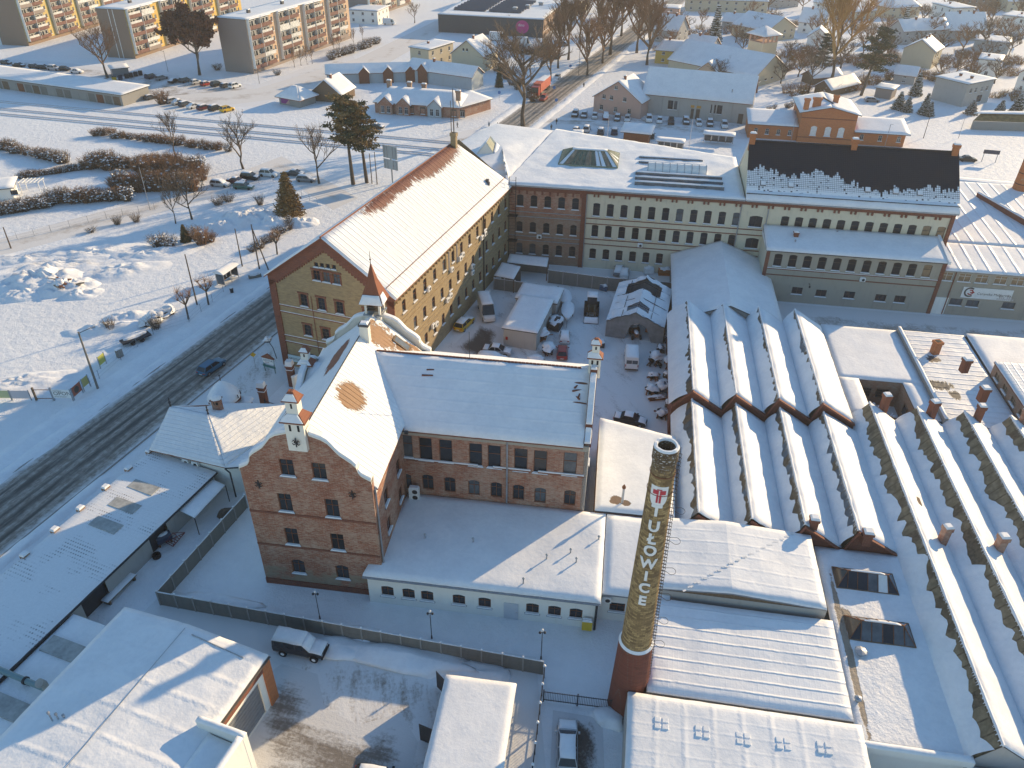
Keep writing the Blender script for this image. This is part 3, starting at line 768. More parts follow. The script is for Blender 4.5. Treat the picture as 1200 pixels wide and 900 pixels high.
def N_east():
 B=Bld(FN,27.2,0,'factory_wing','tall east end of the factory with a steep graphite tiled roof half bare of snow','factory')
 u0,u1,rz,rv=27.2,61.6,22.7,8.2
 W=16.4
 for u,a,b in((u0,(u0,W),(u0,0.05)),(u1-0.35,(u1-0.35,0.05),(u1-0.35,W))):
  B.wall(a,b,0,0,M['cream']if u==u0 else M['brick_band'],outline=[(0,0 if u>u0 else 14.6),(W-0.05,0 if u>u0 else 14.6),(W-0.05,15.0),(rv,rz-0.1),(0,15.0)])
 B.wall((u1-0.35,W),(u0,W),0,15.0,M['grime_cream'])
 sl=math.atan2(rz-15.0,rv+0.45);L=math.hypot(rz-15.0,rv+0.45)
 for k in(0,1):
  mb=MB();mb.box(-0.15 if k==0 else-(u1-u0)-0.15,(u1-u0)+0.15 if k==0 else 0.15,0,L,-0.16,0.0)
  o=mb.build('roof',dark_roof_mat()if k==0 else M['snow'],B.root)
  o.location=(0,-0.45,15.05)if k==0 else(0,W+0.45,15.05)
  o.rotation_euler=(sl,0,0)if k==0 else(sl,0,PI)
  if k==0:
   s=MB();snow_sheet(s,[(-0.15,0.02,0.004),(u1-u0+0.15,0.02,0.004),(u1-u0+0.15,1.9,0.004),(-0.15,1.9,0.004)],0.16,0.5,6,0.07)
   place('snow_cover',s.mesh('snow_cover',M['snow'],True),o)
   g=MB();g.box(-0.1,u1-u0+0.1,1.2,1.26,0.05,0.34);place('snow_guard',g.mesh('snow_guard',M['iron']),o)
   for x in(2.6,7.2,19.8,24.3,28.2):
    h=MB();h.box(x-0.45,x+0.45,3.0,3.9,0.0,0.12,0);h.box(x-0.4,x+0.4,3.05,3.85,0.12,0.24,1);place('roof_hatch',h.mesh('roof_hatch',[M['iron'],M['snow']]),o)
 mb=B.mb();mb.tube((u0-0.1,rv,rz+0.1),(u1+0.1,rv,rz+0.1),0.16,n=6);B.part('ridge_cap',mb,M['iron'])
 for u in(u0+0.35,u0+17.4,u1-0.6):stack(B,u,rv-0.2,rz-1.6,3.0,0.95,0.75,M['brick_orange'])
 mb=B.mb();mb.box(u0,u1,-0.62,-0.46,14.88,15.04);B.part('gutter',mb,M['zinc'])
 return B
NE=N_east()
def Annex():
 B=Bld(FN,31.0,-7.5,'factory_annex','two-storey plastered annex with a lean-to roof of blue-shaded snow under the graphite roof','factory')
 a,b=(31.0,-7.5),(59.4,-7.5);px=lambda x,y:FN.hit(a,b,x,y)
 s0,z0=px(910,312);s1,z1=px(1083.5,326)
 ws=row(s0,s1,11,(z0+z1)/2+0.05,1.3,2.3,'dark_trans',0.16)
 ws[-1]=ws[-1]+('warm',)
 for x,y in((933,345),(961,348),(994,350),(1030.5,353.5),(1053,355)):
  s,z=px(x,y);ws.append((s,z,1.75,1.35,'dark_two',0))
 B.wall(a,b,0,9.3,M['grime_cream'],ws)
 B.wall((59.4,-7.5),(59.4,0),0,0,M['brick_band'],outline=[(0,0),(7.5,0),(7.5,10.7),(0,9.3)])
 B.wall((31,0),(31,-7.5),0,0,M['cream'],outline=[(0,0),(7.5,0),(7.5,9.3),(0,10.7)])
 mb=B.mb();mb.box(30.9,31.5,-7.62,-7.5,0,9.2);B.part('corner_pier',mb,M['brick_band'])
 mb=B.mb();mb.box(58.9,59.5,-7.62,-7.5,0,9.2);B.part('corner_pier',mb,M['brick_band'])
 zz=(z0+z1)/2
 for z in(zz-0.45,zz-1.55):B.band(a,b,z,z+0.16,0.09,M['brick_band'])
 B.band(a,b,zz-0.28,zz-0.2,0.11,M['snow'])
 r=B.roof([[(30.8,-7.75,9.35),(59.7,-7.75,9.35),(59.7,-0.2,10.75),(30.8,-0.2,10.75)]],M['felt'],M['snow'],0.3,seed=11)
 B.band((31,0),(31,-7.75),9.2,9.9,0.15,M['snow'],'parapet');
 mb=B.mb();mb.hexa([(59.5,-7.9,9.2),(59.9,-7.9,9.2),(59.9,-0.2,10.6),(59.5,-0.2,10.6)],[(59.5,-7.9,9.75),(59.9,-7.9,9.75),(59.9,-0.2,11.2),(59.5,-0.2,11.2)]);B.part('verge_flashing',mb,M['snow'])
 stack(B,35.9,-3.4,9.9,1.3,0.75,0.75,M['clay_dark'],parent=None)
 vent(B,35.6,-5.2,9.9,0.5);vent(B,43,-1.2,10.4,0.5)
 s,z=px(1010.5,327);cond(B,(31+s,-7.5),0,z-0.3)
 s,z=px(948,332);mb=B.mb();mb.path([(31+s,-7.5,z),(31+s,-8.3,z+0.15),(31+s,-8.5,z-0.1)],0.05,5);mb.rbox(31+s,-8.5,z-0.35,0.25,0.25,0.25);B.part('wall_lamp',mb,M['iron'])
 a2,b2=(59.5,-7.3),(63.2,-7.3)
 return B
AN=Annex()
def Rbuilding():
 B=Bld(FN,59.6,-7.3,'workshop_block','low plastered workshop block with a white company banner at the right edge','workshop')
 a,b=(59.6,-7.3),(84,-7.3);px=lambda x,y:FN.hit(a,b,x,y)
 ws=[]
 for x,y in((1107.5,329),(1129,330.5),(1149,332),(1171,333.5),(1191,335)):
  s,z=px(x,y);ws.append((s,z,1.95,1.5,'white_cross',0,'warm'))
 for x,y in((1118.5,358),(1138,360),(1180,362.5)):
  s,z=px(x,y);ws.append((s,z,1.95,1.3,'dark_two',0,'pale'))
 for k in range(2):ws.append((20.2+k*2.9,ws[0][1],1.95,1.5,'white_cross',0,'warm'))
 B.wall(a,b,0,8.0,M['grime_cream'],ws)
 s,z=px(1095,367);mb=B.mb()
 for k in(0,1):mb.box(59.6+s-1.35+k*1.36,59.6+s-0.01+k*1.36,-7.42,-7.3,0.02,3.1)
 B.part('double_door',mb,M['white_wall'])
 mb=B.mb();sp,_=px(1113,340);mb.tube((59.6+sp,-7.45,0.1),(59.6+sp,-7.45,8.0),0.09,n=6);B.part('downpipe',mb,M['brick_band'])
 s0,z0=px(1124.5,349);s1,z1=px(1183.5,351.5);s0b,z0b=px(1126.5,335.5)
 zb,zt=(z0+z1)/2,z0b;u0,u1=59.6+s0,59.6+s1
 mb=B.mb();mb.box(u0,u1,-7.45,-7.36,zb,zt);bn=B.part('banner',mb,M['white_paint'])
 c=(u0+1.15,(zb+zt)/2+0.1);mb=B.mb()
 def ring(mb,cx,cz,r0,r1,t0,t1,n=24,y=-7.462):
  for i in range(n):
   a0=t0+(t1-t0)*i/n;a1=t0+(t1-t0)*(i+1)/n
   mb.quad((cx+r0*math.cos(a0),y,cz+r0*math.sin(a0)),(cx+r1*math.cos(a0),y,cz+r1*math.sin(a0)),(cx+r1*math.cos(a1),y,cz+r1*math.sin(a1)),(cx+r0*math.cos(a1),y,cz+r0*math.sin(a1)))
 ring(mb,c[0],c[1],0.62,0.88,RAD(50),RAD(310));B.part('emblem',mb,M['frame_dark'],bn)
 mb=B.mb();ring(mb,c[0]+0.1,c[1],0.3,0.5,RAD(-150),RAD(120),16);mb.quad((c[0]+0.05,-7.463,c[1]-0.1),(c[0]+0.75,-7.463,c[1]-0.1),(c[0]+0.75,-7.463,c[1]+0.08),(c[0]+0.05,-7.463,c[1]+0.08));B.part('emblem',mb,M['lamp_red'],bn)
 text(B,'Ceramika Małgorzata',(u0+2.35,-7.465,c[1]-0.35),0.62,M['frame_dark'],bn)
 mb=B.mb()
 for i in range(9):
  x=u0+5.6+i*0.3;h=0.3+0.25*((i*7)%4);mb.quad((x,-7.462,zb+0.08),(x+0.22,-7.462,zb+0.08),(x+0.22,-7.462,zb+0.08+h),(x,-7.462,zb+0.08+h))
 B.part('print',mb,M['chrome'],bn)
 B.roof([[(59.6,-7.6,8.05),(84,-7.6,8.05),(84,2.0,9.0),(59.9,2.0,9.0)]],M['metal_grey'],M['snow_seam'],0.18,seed=21)
 B.roof([[(61.9,2.05,9.1),(84,2.05,9.1),(84,31,10.4),(61.9,31,10.4)]],M['metal_grey'],M['snow_seam'],0.18,seed=22)
 B.wall((84,-7.3),(84,31),0,9,M['grime_cream']);B.wall((84,31),(61.7,31),0,10,M['grime_cream']);B.wall((61.7,31),(61.7,0),0,9,M['grime_cream'])
 p0=FN.l(1146,228,10.6);p1=FN.l(1200,264,9.6)
 d=Vector((p1[0]-p0[0],p1[1]-p0[1])).normalized();n=Vector((-d.y,d.x))*0.3;e=Vector(p0)+d*30
 mb=B.mb();f=[Vector(p0)-n,e-n,e+n,Vector(p0)+n];mb.hexa([(q.x,q.y,9.0)for q in f],[(q.x,q.y,11.0 if i in(0,3)else 10.2)for i,q in enumerate(f)]);pw=B.part('parapet',mb,M['brick_band'])
 B.part('snow_cover',snow_sheet(B.mb(),[(*f[0],11.0),(*f[1],10.2),(*f[2],10.2),(*f[3],11.0)],0.25,0.8,2,0.1),M['snow'],pw,smooth=True)
 return B
def text(B,s,loc,size,mat,parent,rz=0.0,name='lettering',align='LEFT',ext=0.0):
 0
 cu=bpy.data.curves.new('t','FONT');cu.body=s;cu.size=size;cu.align_x=align;cu.extrude=ext;cu.resolution_u=2
 o=bpy.data.objects.new('t',cu);link(o)
 dg=bpy.context.evaluated_depsgraph_get();me=bpy.data.meshes.new_from_object(o.evaluated_get(dg))
 bpy.data.objects.remove(o);me.name=name;me.materials.clear();me.materials.append(mat)
 off=(B.u0,B.v0)if B else(0,0)
 q=place(name,me,parent,(loc[0]-off[0],loc[1]-off[1],loc[2]),0)
 q.rotation_euler=(PI/2,0,rz);return q
M['snow_seam']=snow_mat('snow_on_seamed_metal',ribs=(0,2.3,0.9),lumps=0.25)
RB=Rbuilding()
B=Bld(FN,16,-24,'gabled_hall','hall with a smooth snow-laden gabled roof between the courtyard and the saw-tooth sheds','hall')
B.wall((16,-0.2),(16,-24),0,4.0,M['conc_dark']);B.wall((32.2,-24),(32.2,-7.6),0,4.0,M['grime_cream'])
B.roof([[(32.6,-24.5,3.8),(32.6,-0.2,3.8),(24.1,-0.2,7.1),(24.1,-24.5,7.1)],[(15.7,-0.2,3.9),(15.7,-24.5,3.9),(24.1,-24.5,7.1),(24.1,-0.2,7.1)]],M['felt'],M['snow'],0.35,seed=31,amp=0.12,opens=['t','t'])
B.wall((16,-24.2),(32.2,-24.2),0,0,M['conc'],outline=[(0,0),(16.2,0),(16.2,4),(8.1,7),(0,4)])
M['snow_steep']=snow_mat('crusted_snow',lumps=0.6,fine=2.5)
M['saw_boards']=flat('old_glazing_boards',(0.135,0.105,0.07),0.85,0.4,3)
def sawtooth(B,ridges,valleys,v0,v1,zr,zv,seed,glazed=0.0,boards=None,edge_mat=None,cap=True):
 0
 rr=random.Random(seed)
 for k,u in enumerate(ridges):
  uv0,uv1=valleys[k],valleys[k+1]
  r=B.roof([[(uv1,v0,zv),(uv1,v1,zv),(u+0.12,v1,zr),(u+0.12,v0,zr)]],M['felt'],M['snow'],0.25,cell=0.6,seed=seed+k,amp=0.10,slab=0.12,edge=0.3)
  mb=B.mb();mb.hexa([(uv0,v0,zv-0.1),(uv0,v1,zv-0.1),(u,v1,zr-0.14),(u,v0,zr-0.14)][::-1],[(uv0,v0,zv),(uv0,v1,zv),(u,v1,zr),(u,v0,zr)][::-1])
  f=B.part('north_light',mb,M['saw_boards'])
  n=int((v1-v0)/1.25)
  a0=Vector((uv0,0,zv));a1=Vector((u,0,zr));nn=Vector((-(zr-zv),0,(u-uv0))).normalized()*-1
  nn=Vector((-(zr-zv),0,u-uv0)).normalized()
  for i in range(n):
   va,vb=v0+(v1-v0)*(i+0.06)/n,v0+(v1-v0)*(i+0.94)/n
   p=[a0.lerp(a1,t)+nn*0.03 for t in(0.06,0.94)]
   mb=B.mb();mb.quad((p[0].x,va,p[0].z),(p[0].x,vb,p[0].z),(p[1].x,vb,p[1].z),(p[1].x,va,p[1].z))
   q=rr.random()
   if q<glazed:B.part('pane',mb,boards or M['glass_pale'],f)
  S=B.mb();nj=int((v1-v0)/0.45);nu=5
  for j in range(nj+1):
   v=v0+(v1-v0)*j/nj;tt=drift+(0.16 if(v<-72 and seed==80)else 0)+0.42*noise.noise(Vector((v*0.16,seed+k*5,1)))+0.26*noise.noise(Vector((v*0.9,seed+k*5,2)))+0.12*noise.noise(Vector((v*2.6,seed+k,7)))
   tt=max(0.12,min(0.97,tt))
   for i in range(nu+1):
    f_=i/nu;q=Vector((uv0-0.4,0,zv+0.015)).lerp(a0.lerp(a1,tt),f_**0.8)
    S.v.append((q.x+nn.x*(0.03+0.26*math.sin(PI*min(1,f_*1.02))*(1-f_*0.45)),v,q.z+nn.z*(0.03+0.26*math.sin(PI*min(1,f_*1.02))*(1-f_*0.45))+0.02*noise.noise(Vector((v,i,k)))))
  for j in range(nj):
   for i in range(nu):S.f.append([j*(nu+1)+i,j*(nu+1)+i+1,(j+1)*(nu+1)+i+1,(j+1)*(nu+1)+i]);S.m.append(0)
  B.part('snow_drift',S,M['snow_steep'],f,smooth=True)
  mb=B.mb();v=v0
  while v<v1:
   h=0.25+0.75*rr.random()**2;wv=0.10+0.16*rr.random()
   mb.add([(u+0.02,v,zr+0.16),(u+0.02,v+wv,zr+0.16),(u-0.14-0.3*h*0.4,v+wv/2,zr+0.12-h)],[[0,1,2]]);v+=wv*(1.0+rr.random()*1.6)
  B.part('ice_fringe',mb,M['snow'],f)
  if cap:
   S=B.mb();q_=[v0+(v1-v0)*i/60 for i in range(61)];S.path([(u+0.05+0.05*noise.noise(Vector((v,k,3))),v,zr+0.10+0.06*noise.noise(Vector((v*0.7,k,5))))for v in q_],[max(0.04,0.14+0.10*noise.noise(Vector((v*0.5,k+seed,9))))for v in q_],6);B.part('ridge_snow',S,M['snow'],f)
drift=0.55
def shed_A_upper():
 B=Bld(FN,15.2,-49.0,'sawtooth_shed','upper saw-tooth shed with four snowy ridges and a red verge next to the gabled hall','shed')
 global drift;drift=0.9
 ri=[17.55,22.9,28.2,33.5];va=[15.2,21.6,27.0,32.5,37.9]
 sawtooth(B,ri,va,-48.8,-24.2,7.2,4.6,40,0.2)
 out=[(0,0)];out=[(0,0),(va[-1]-va[0],0),(va[-1]-va[0],4.55)]
 for k in range(3,-1,-1):out+=[(ri[k]-va[0],7.15),(va[k]-va[0],4.55)]
 B.wall((va[0],-49.0),(va[-1],-49.0),0,0,M['brick_band'],outline=out)
 mb=B.mb()
 for k in range(4):
  for p,q in(((va[k],4.6),(ri[k],7.2)),((ri[k],7.2),(va[k+1],4.6))):
   mb.hexa([(p[0],-49.35,p[1]-0.16),(q[0],-49.35,q[1]-0.16),(q[0],-48.9,q[1]-0.16),(p[0],-48.9,p[1]-0.16)],[(p[0],-49.35,p[1]+0.12),(q[0],-49.35,q[1]+0.12),(q[0],-48.9,q[1]+0.12),(p[0],-48.9,p[1]+0.12)])
 B.part('verge_board',mb,M['clay_dark'])
 B.wall((va[0],-24.2),(va[0],-49),0,4.5,M['brick_band']);B.wall((va[-1],-49),(va[-1],-24.2),0,4.5,M['conc'])
 out2=[(0,0),(va[-1]-va[0],0),(va[-1]-va[0],4.55)]
 for k in range(4):out2+=[(va[-1]-ri[k],7.15)]if False else[]
 for k in range(0,4):pass
 o2=[(0,0),(va[-1]-va[0],0)]
 for k in range(4):o2+=[(va[-1]-va[k],4.55),(va[-1]-ri[k],7.15)]
 B.wall((va[-1],-24.2),(va[0],-24.2),0,0,M['conc_dark'],outline=[(0,0),(va[-1]-va[0],0)]+[p for k in range(4)for p in((va[-1]-va[k],4.55),(va[-1]-ri[k],7.15))]+[(0,4.55)])
 for k,(u,v)in enumerate(((24.2,-38.0),(29.6,-40.5),(29.0,-34.2),(19.0,-34))):
  mb=B.mb();z=7.2-2.6*(u-ri[k if k<1 else(1 if u<28 else 2)])/4.2
 return B
SA=shed_A_upper()
def shed_A_lower():
 B=Bld(FN,15.4,-70.6,'sawtooth_shed','lower saw-tooth shed behind the tall chimney, its four ridges running on from the red verge','shed')
 global drift;drift=0.72
 ri=[17.5,23.0,28.4,33.7];va=[15.6,21.9,27.3,32.7,38.7]
 sawtooth(B,ri,va,-70.4,-49.4,6.15,3.4,60,0.55,M['glass_pale'])
 B.wall((va[0],-49.4),(va[0],-70.6),0,3.3,M['brick_band'])
 mb=B.mb();mb.box(38.7,39.1,-71.5,-49.2,0,3.9);pw=B.part('parapet',mb,M['conc'])
 B.part('snow_cover',snow_sheet(B.mb(),[(38.72,-71.4,3.9),(39.08,-71.4,3.9),(39.08,-49.3,3.9),(38.72,-49.3,3.9)],0.12,0.6,3,0.03),M['snow'],pw,smooth=True)
 B.wall((va[0],-70.6),(va[-1],-70.6),0,0,M['brick_band'],outline=[(0,0),(va[-1]-va[0],0),(va[-1]-va[0],3.35)]+[p for k in range(3,-1,-1)for p in((ri[k]-va[0],6.1),(va[k]-va[0],3.35))])
 mb=B.mb()
 for k in(2,3):
  for p,q in(((va[k],3.4),(ri[k],6.15)),((ri[k],6.15),(va[k+1],3.4))):
   mb.hexa([(p[0],-70.95,p[1]-0.1),(q[0],-70.95,q[1]-0.1),(q[0],-70.6,q[1]-0.1),(p[0],-70.6,p[1]-0.1)],[(p[0],-70.95,p[1]+0.12),(q[0],-70.95,q[1]+0.12),(q[0],-70.6,q[1]+0.12),(p[0],-70.6,p[1]+0.12)])
 B.part('verge_board',mb,M['clay_dark'])
 stack(B,29.3,-70.0,5.2,1.7,0.8,0.8);stack(B,34.5,-70.9,5.0,1.7,0.85,0.85)
 return B
SL=shed_A_lower()
M['board_pane']=flat('boarded_glazing',(0.21,0.17,0.11),0.8,0.35,1.2)
def shed_B():
 B=Bld(FN,38.9,-94,'sawtooth_shed','rightmost saw-tooth shed with boarded brown north lights and small brick chimneys','shed')
 global drift;drift=0.56
 ri=[40.0,45.7,51.4,56.9,62.5,68.0];va=[38.2,44.0,49.7,55.3,60.9,66.5,72.4]
 sawtooth(B,ri,va,-93.0,-46.0,6.0,3.4,80,0.85,M['board_pane'])
 B.wall((38.9,-46),(38.9,-70),0,3.3,M['conc'])
 B.wall((va[-1],-46.0),(va[0],-46.0),0,0,M['conc_dark'],outline=[(0,0),(va[-1]-va[0],0)]+[p for k in range(6)for p in((va[-1]-va[k],3.35),(va[-1]-ri[k],5.95))]+[(0,3.35)])
 B.wall((va[0],-93.0),(va[-1],-93.0),0,0,M['grey_wall'],outline=[(0,0),(va[-1]-va[0],0),(va[-1]-va[0],3.35)]+[p for k in range(5,-1,-1)for p in((ri[k]-va[0],5.95),(va[k]-va[0],3.35))])
 for(x,y,z,s,d)in((1036,476,5.4,0.8,12),(1091.5,484,5.4,0.85,20),(1146,489,5.4,0.75,5),(1199,495,5.4,0.8,0),(1105,632,4.9,0.72,15),(1170,643,4.9,0.8,10)):
  u,v=FN.l(x,y,z);stack(B,u,v,z-0.8,2.6,s,s,M['clay_dark']if y<490 else M['brick_red_patchy'],d)
 for(x,y)in((1042,513),(1074,586),(950,582)):
  u,v=FN.l(x,y,5.3)
  if u<39:continue
  mb=B.mb();mb.hexa([(u-0.5,v-0.6,4.9),(u+0.5,v-0.6,4.45),(u+0.5,v+0.6,4.45),(u-0.5,v+0.6,4.9)],[(u-0.5,v-0.6,5.6),(u+0.5,v-0.6,5.15),(u+0.5,v+0.6,5.15),(u-0.5,v+0.6,5.6)]);B.part('roof_hatch',mb,M['wood'])
 return B
SB=shed_B()
# long brick block by the road
def W_block():
 B=Bld(FW,0,0,'brick_factory_block','long yellow-brick block with red gable borders and a great snowy roof beside the road','factory')
 L,Wd,ev,rz,rv=19.4,46.2,14.8,21.75,9.6
 a,b=(0,0),(L,0);px=lambda x,y:FW.hit(a,b,x,y)
 z5=lambda x,y:(300+x/5.625,270+y/5.625)
 ws=[]
 def put(pts,w,h,st,rise,dz=0.0):
  for x,y in pts:
   s,z=px(*z5(x,y));ws.append((s,z+dz,w,h,st,rise))
 put([(398,243),(436,248),(475,254),(515,260)],0.62,0.72,'brown_plain',0)
 put([(404,332),(468,344),(535,357)],1.1,1.55,'brown_cross',0)
 put([(322,502),(438,527),(557,552)],1.15,1.95,'dark_grid',0.12)
 put([(348,696),(466,722)],1.15,1.85,'dark_grid',0.12)
 zr={}
 s,z=px(*z5(655,575));ws.append((15.2,z-0.2,1.15,1.9,'dark_grid',0.12))
 ws.append((12.2,2.3,1.15,1.9,'dark_grid',0.12));ws.append((5.2,1.0,1.2,1.9,'dark_grid',0.12));ws.append((9.3,1.0,1.2,1.9,'dark_grid',0.12))
 B.wall(a,b,0,ev,M['brick_yellow'],ws,outline=[(0,0),(L,0),(L,ev),(rv,rz),(0,ev)])
 mb=B.mb()
 for s0,s1 in((0,1.05),(L-1.05,L)):mb.box(s0,s1,-0.16,0,0,ev-0.6)
 B.part('corner_pier',mb,M['brick_band'])
 for k,(p,q)in enumerate((((0,ev),(rv,rz)),((rv,rz),(L,ev)))):
  mb=B.mb();t=Vector((q[0]-p[0],q[1]-p[1]));ln=t.length;t.normalize()
  hh=1.75
  mb.add([(p[0],-0.16,p[1]),(q[0],-0.16,q[1]),(q[0],-0.16,q[1]-hh),(p[0],-0.16,p[1]-hh),(p[0],0.0,p[1]),(q[0],0.0,q[1]),(q[0],0,q[1]-hh),(p[0],0,p[1]-hh)],[[0,1,2,3],[3,2,6,7],[0,3,7,4],[1,5,6,2]])
  n=24
  for i in range(n):
   c=p[0]+(q[0]-p[0])*(i+0.5)/n;zc=p[1]+(q[1]-p[1])*(i+0.5)/n-hh
   if 1.0<c<L-1.0:mb.box(c-0.12,c+0.12,-0.14,0.0,zc-0.28,zc+0.1)
  B.part('gable_border',mb,M['brick_band'])
 for wn in ws:
  if wn[2]>1.0 and wn[1]>2.5:
   s,z,w,h=wn[:4];mb=B.mb()
   mb.box(s-w/2-0.22,s-w/2,-0.05,0.02,z,z+h-0.1);mb.box(s+w/2,s+w/2+0.22,-0.05,0.02,z,z+h-0.1)
   mb.box(s-w/2-0.3,s+w/2+0.3,-0.07,0.02,z+h+0.01,z+h+0.3);B.part('window_surround',mb,M['brick_band'])
 for(x,y)in((170,490),(172,533),(200,690),(203,728)):
  s,z=px(*z5(x,y));B.band(a,b,z-0.08,z+0.08,0.10,M['brick_band'],s0=1.06,s1=L-1.06)
  B.band(a,b,z+0.083,z+0.15,0.11,M['snow'],'snow_ledge',s0=1.06,s1=L-1.06)
 s,z=px(*z5(388,600));mb=B.mb();mb.tube((s,-0.1,0.5),(s,-0.1,12.6),0.05,n=5);B.part('downpipe',mb,M['brick_band'])
 mb=B.mb();s,z=px(*z5(262,842));mb.box(s-1.15,s+1.15,-0.2,-0.12,z-0.55,z+0.55);sg=B.part('wall_sign',mb,paint('sign_teal',(0.55,0.68,0.72)))
 text(B,'GEOTUR',(s-1.0,-0.21,z-0.2),0.5,M['frame_dark'],sg)
 a,b=(L,0),(L,Wd);px2=lambda x,y:FW.hit(a,b,x,y)
 z6=lambda x,y:(440+x/4.5,200+y/4.5)
 ws=[]
 sA,zA=px2(*z6(152,733));sB,zB=px2(*z6(630,242));
 ws+=row(sA,43.6,13,11.2,1.05,1.95,'brown_trans',0.12)
 ws+=row(2.6,43.6,14,7.0,1.05,1.95,'brown_trans',0.12)
 ws+=row(2.6,43.6,14,2.6,1.05,1.9,'brown_trans',0.12)
 B.wall(a,b,0,ev,M['brick_yellow'],ws)
 for z in(10.35,9.55,6.1,5.3):B.band(a,b,z,z+0.14,0.09,M['brick_yellow'])
 B.band(a,b,ev-0.7,ev,0.16,M['brick_yellow'],'cornice')
 mb=B.mb()
 for i in range(46):mb.box(L,L+0.32,0.5+i-0.14,0.5+i+0.14,ev-1.1,ev-0.7)
 B.part('corbels',mb,M['brick_yellow'])
 mb=B.mb();mb.tube((L+0.16,32.4,0.2),(L+0.16,32.4,ev-0.6),0.11,n=6);B.part('downpipe',mb,M['iron'])
 for(s,z)in((10.2,10.9),(18.6,10.2),(22.0,10.6),(23.0,10.8),(16.6,5.9),(17.8,6.1),(27.0,7.0),(27.0,5.9),(31.4,10.3),(32.9,10.4),(11.0,4.3),(12.2,4.0)):
  cond(B,(L,s),90,z)
 for s in(17.5,20.6):
  mb=B.mb();mb.tube((L+0.3,s,10.9),(L+0.3,s,ev-0.8),0.10,n=6);B.part('vent_duct',mb,M['chrome'])
 B.wall((0,Wd),(0,0),0,ev,M['brick_yellow'],row(3,43,12,2.6,1.05,1.9,'brown_trans',0.12)+row(3,43,12,7.0,1.05,1.9,'brown_trans',0.12)+row(3,43,12,11.2,1.05,1.9,'brown_trans',0.12))
 B.wall((L,Wd),(0,Wd),0,0,M['brick_yellow'],outline=[(0,0),(L,0),(L,ev),(L-rv,rz),(0,ev)])
 o=0.45;e=0.15;sl=(rz-ev)/rv;sr=(rz-ev)/(L-rv)
 q1=[(L+o,-o,ev-o*sr+e),(L+o,Wd+0.2,ev-o*sr+e),(rv,Wd-2.2,rz+e),(rv,-o,rz+e)]
 q2=[(-o,Wd,ev-o*sl+e),(-o,-o,ev-o*sl+e),(rv,-o,rz+e),(rv,Wd-2.2,rz+e)]
 cl=(0.215,0.09,0.058)
 M['snow_W']=snow_mat('snow_over_tiles',ribs=((1,1.05,0.8),(0,5.0,0.2)),lumps=0.5,patch=[(cl,9.9,34,2.1,11.0,0.55,0),(cl,10.0,22,1.2,6.0,0.8,0),(cl,10.4,15,1.0,5,0.95,0)])
 B.roof([q1],M['clay'],M['snow_W'],0.2,cell=1.0,seed=50,amp=0.05)
 B.roof([q2],M['clay'],M['snow'],0.25,cell=1.2,seed=51,amp=0.05)
 mb=B.mb();mb.tube((rv,-o,rz+0.2),(rv,Wd-2.2,rz+0.2),0.15,n=6);B.part('ridge_tiles',mb,M['clay'])
 mb=B.mb();zg=ev-0.9*0+0.9;
 for v in range(0,46,2):mb.tube((L-1.0,v,ev+0.75),(L-1.0,v,ev+1.25),0.03,n=4)
 mb.tube((L-1.0,0,ev+1.2),(L-1.0,45.8,ev+1.2),0.05,n=4);mb.tube((L-1.0,0,ev+1.0),(L-1.0,45.8,ev+1.0),0.04,n=4);B.part('snow_guard',mb,M['rust'])
 stack(B,rv+0.6,42.6,rz-0.8,3.0,0.95,0.75,M['brick_yellow'],cap=False)
 u,v=FW.l(570,217,17.0);mb=B.mb();mb.rbox(L-2.3,40.6,16.2,0.5,0.5,1.1);mb.rbox(L-1.9,40.2,16.0,0.35,0.35,1.0);B.part('roof_vent',mb,M['felt'])
 return B
WB=W_block()
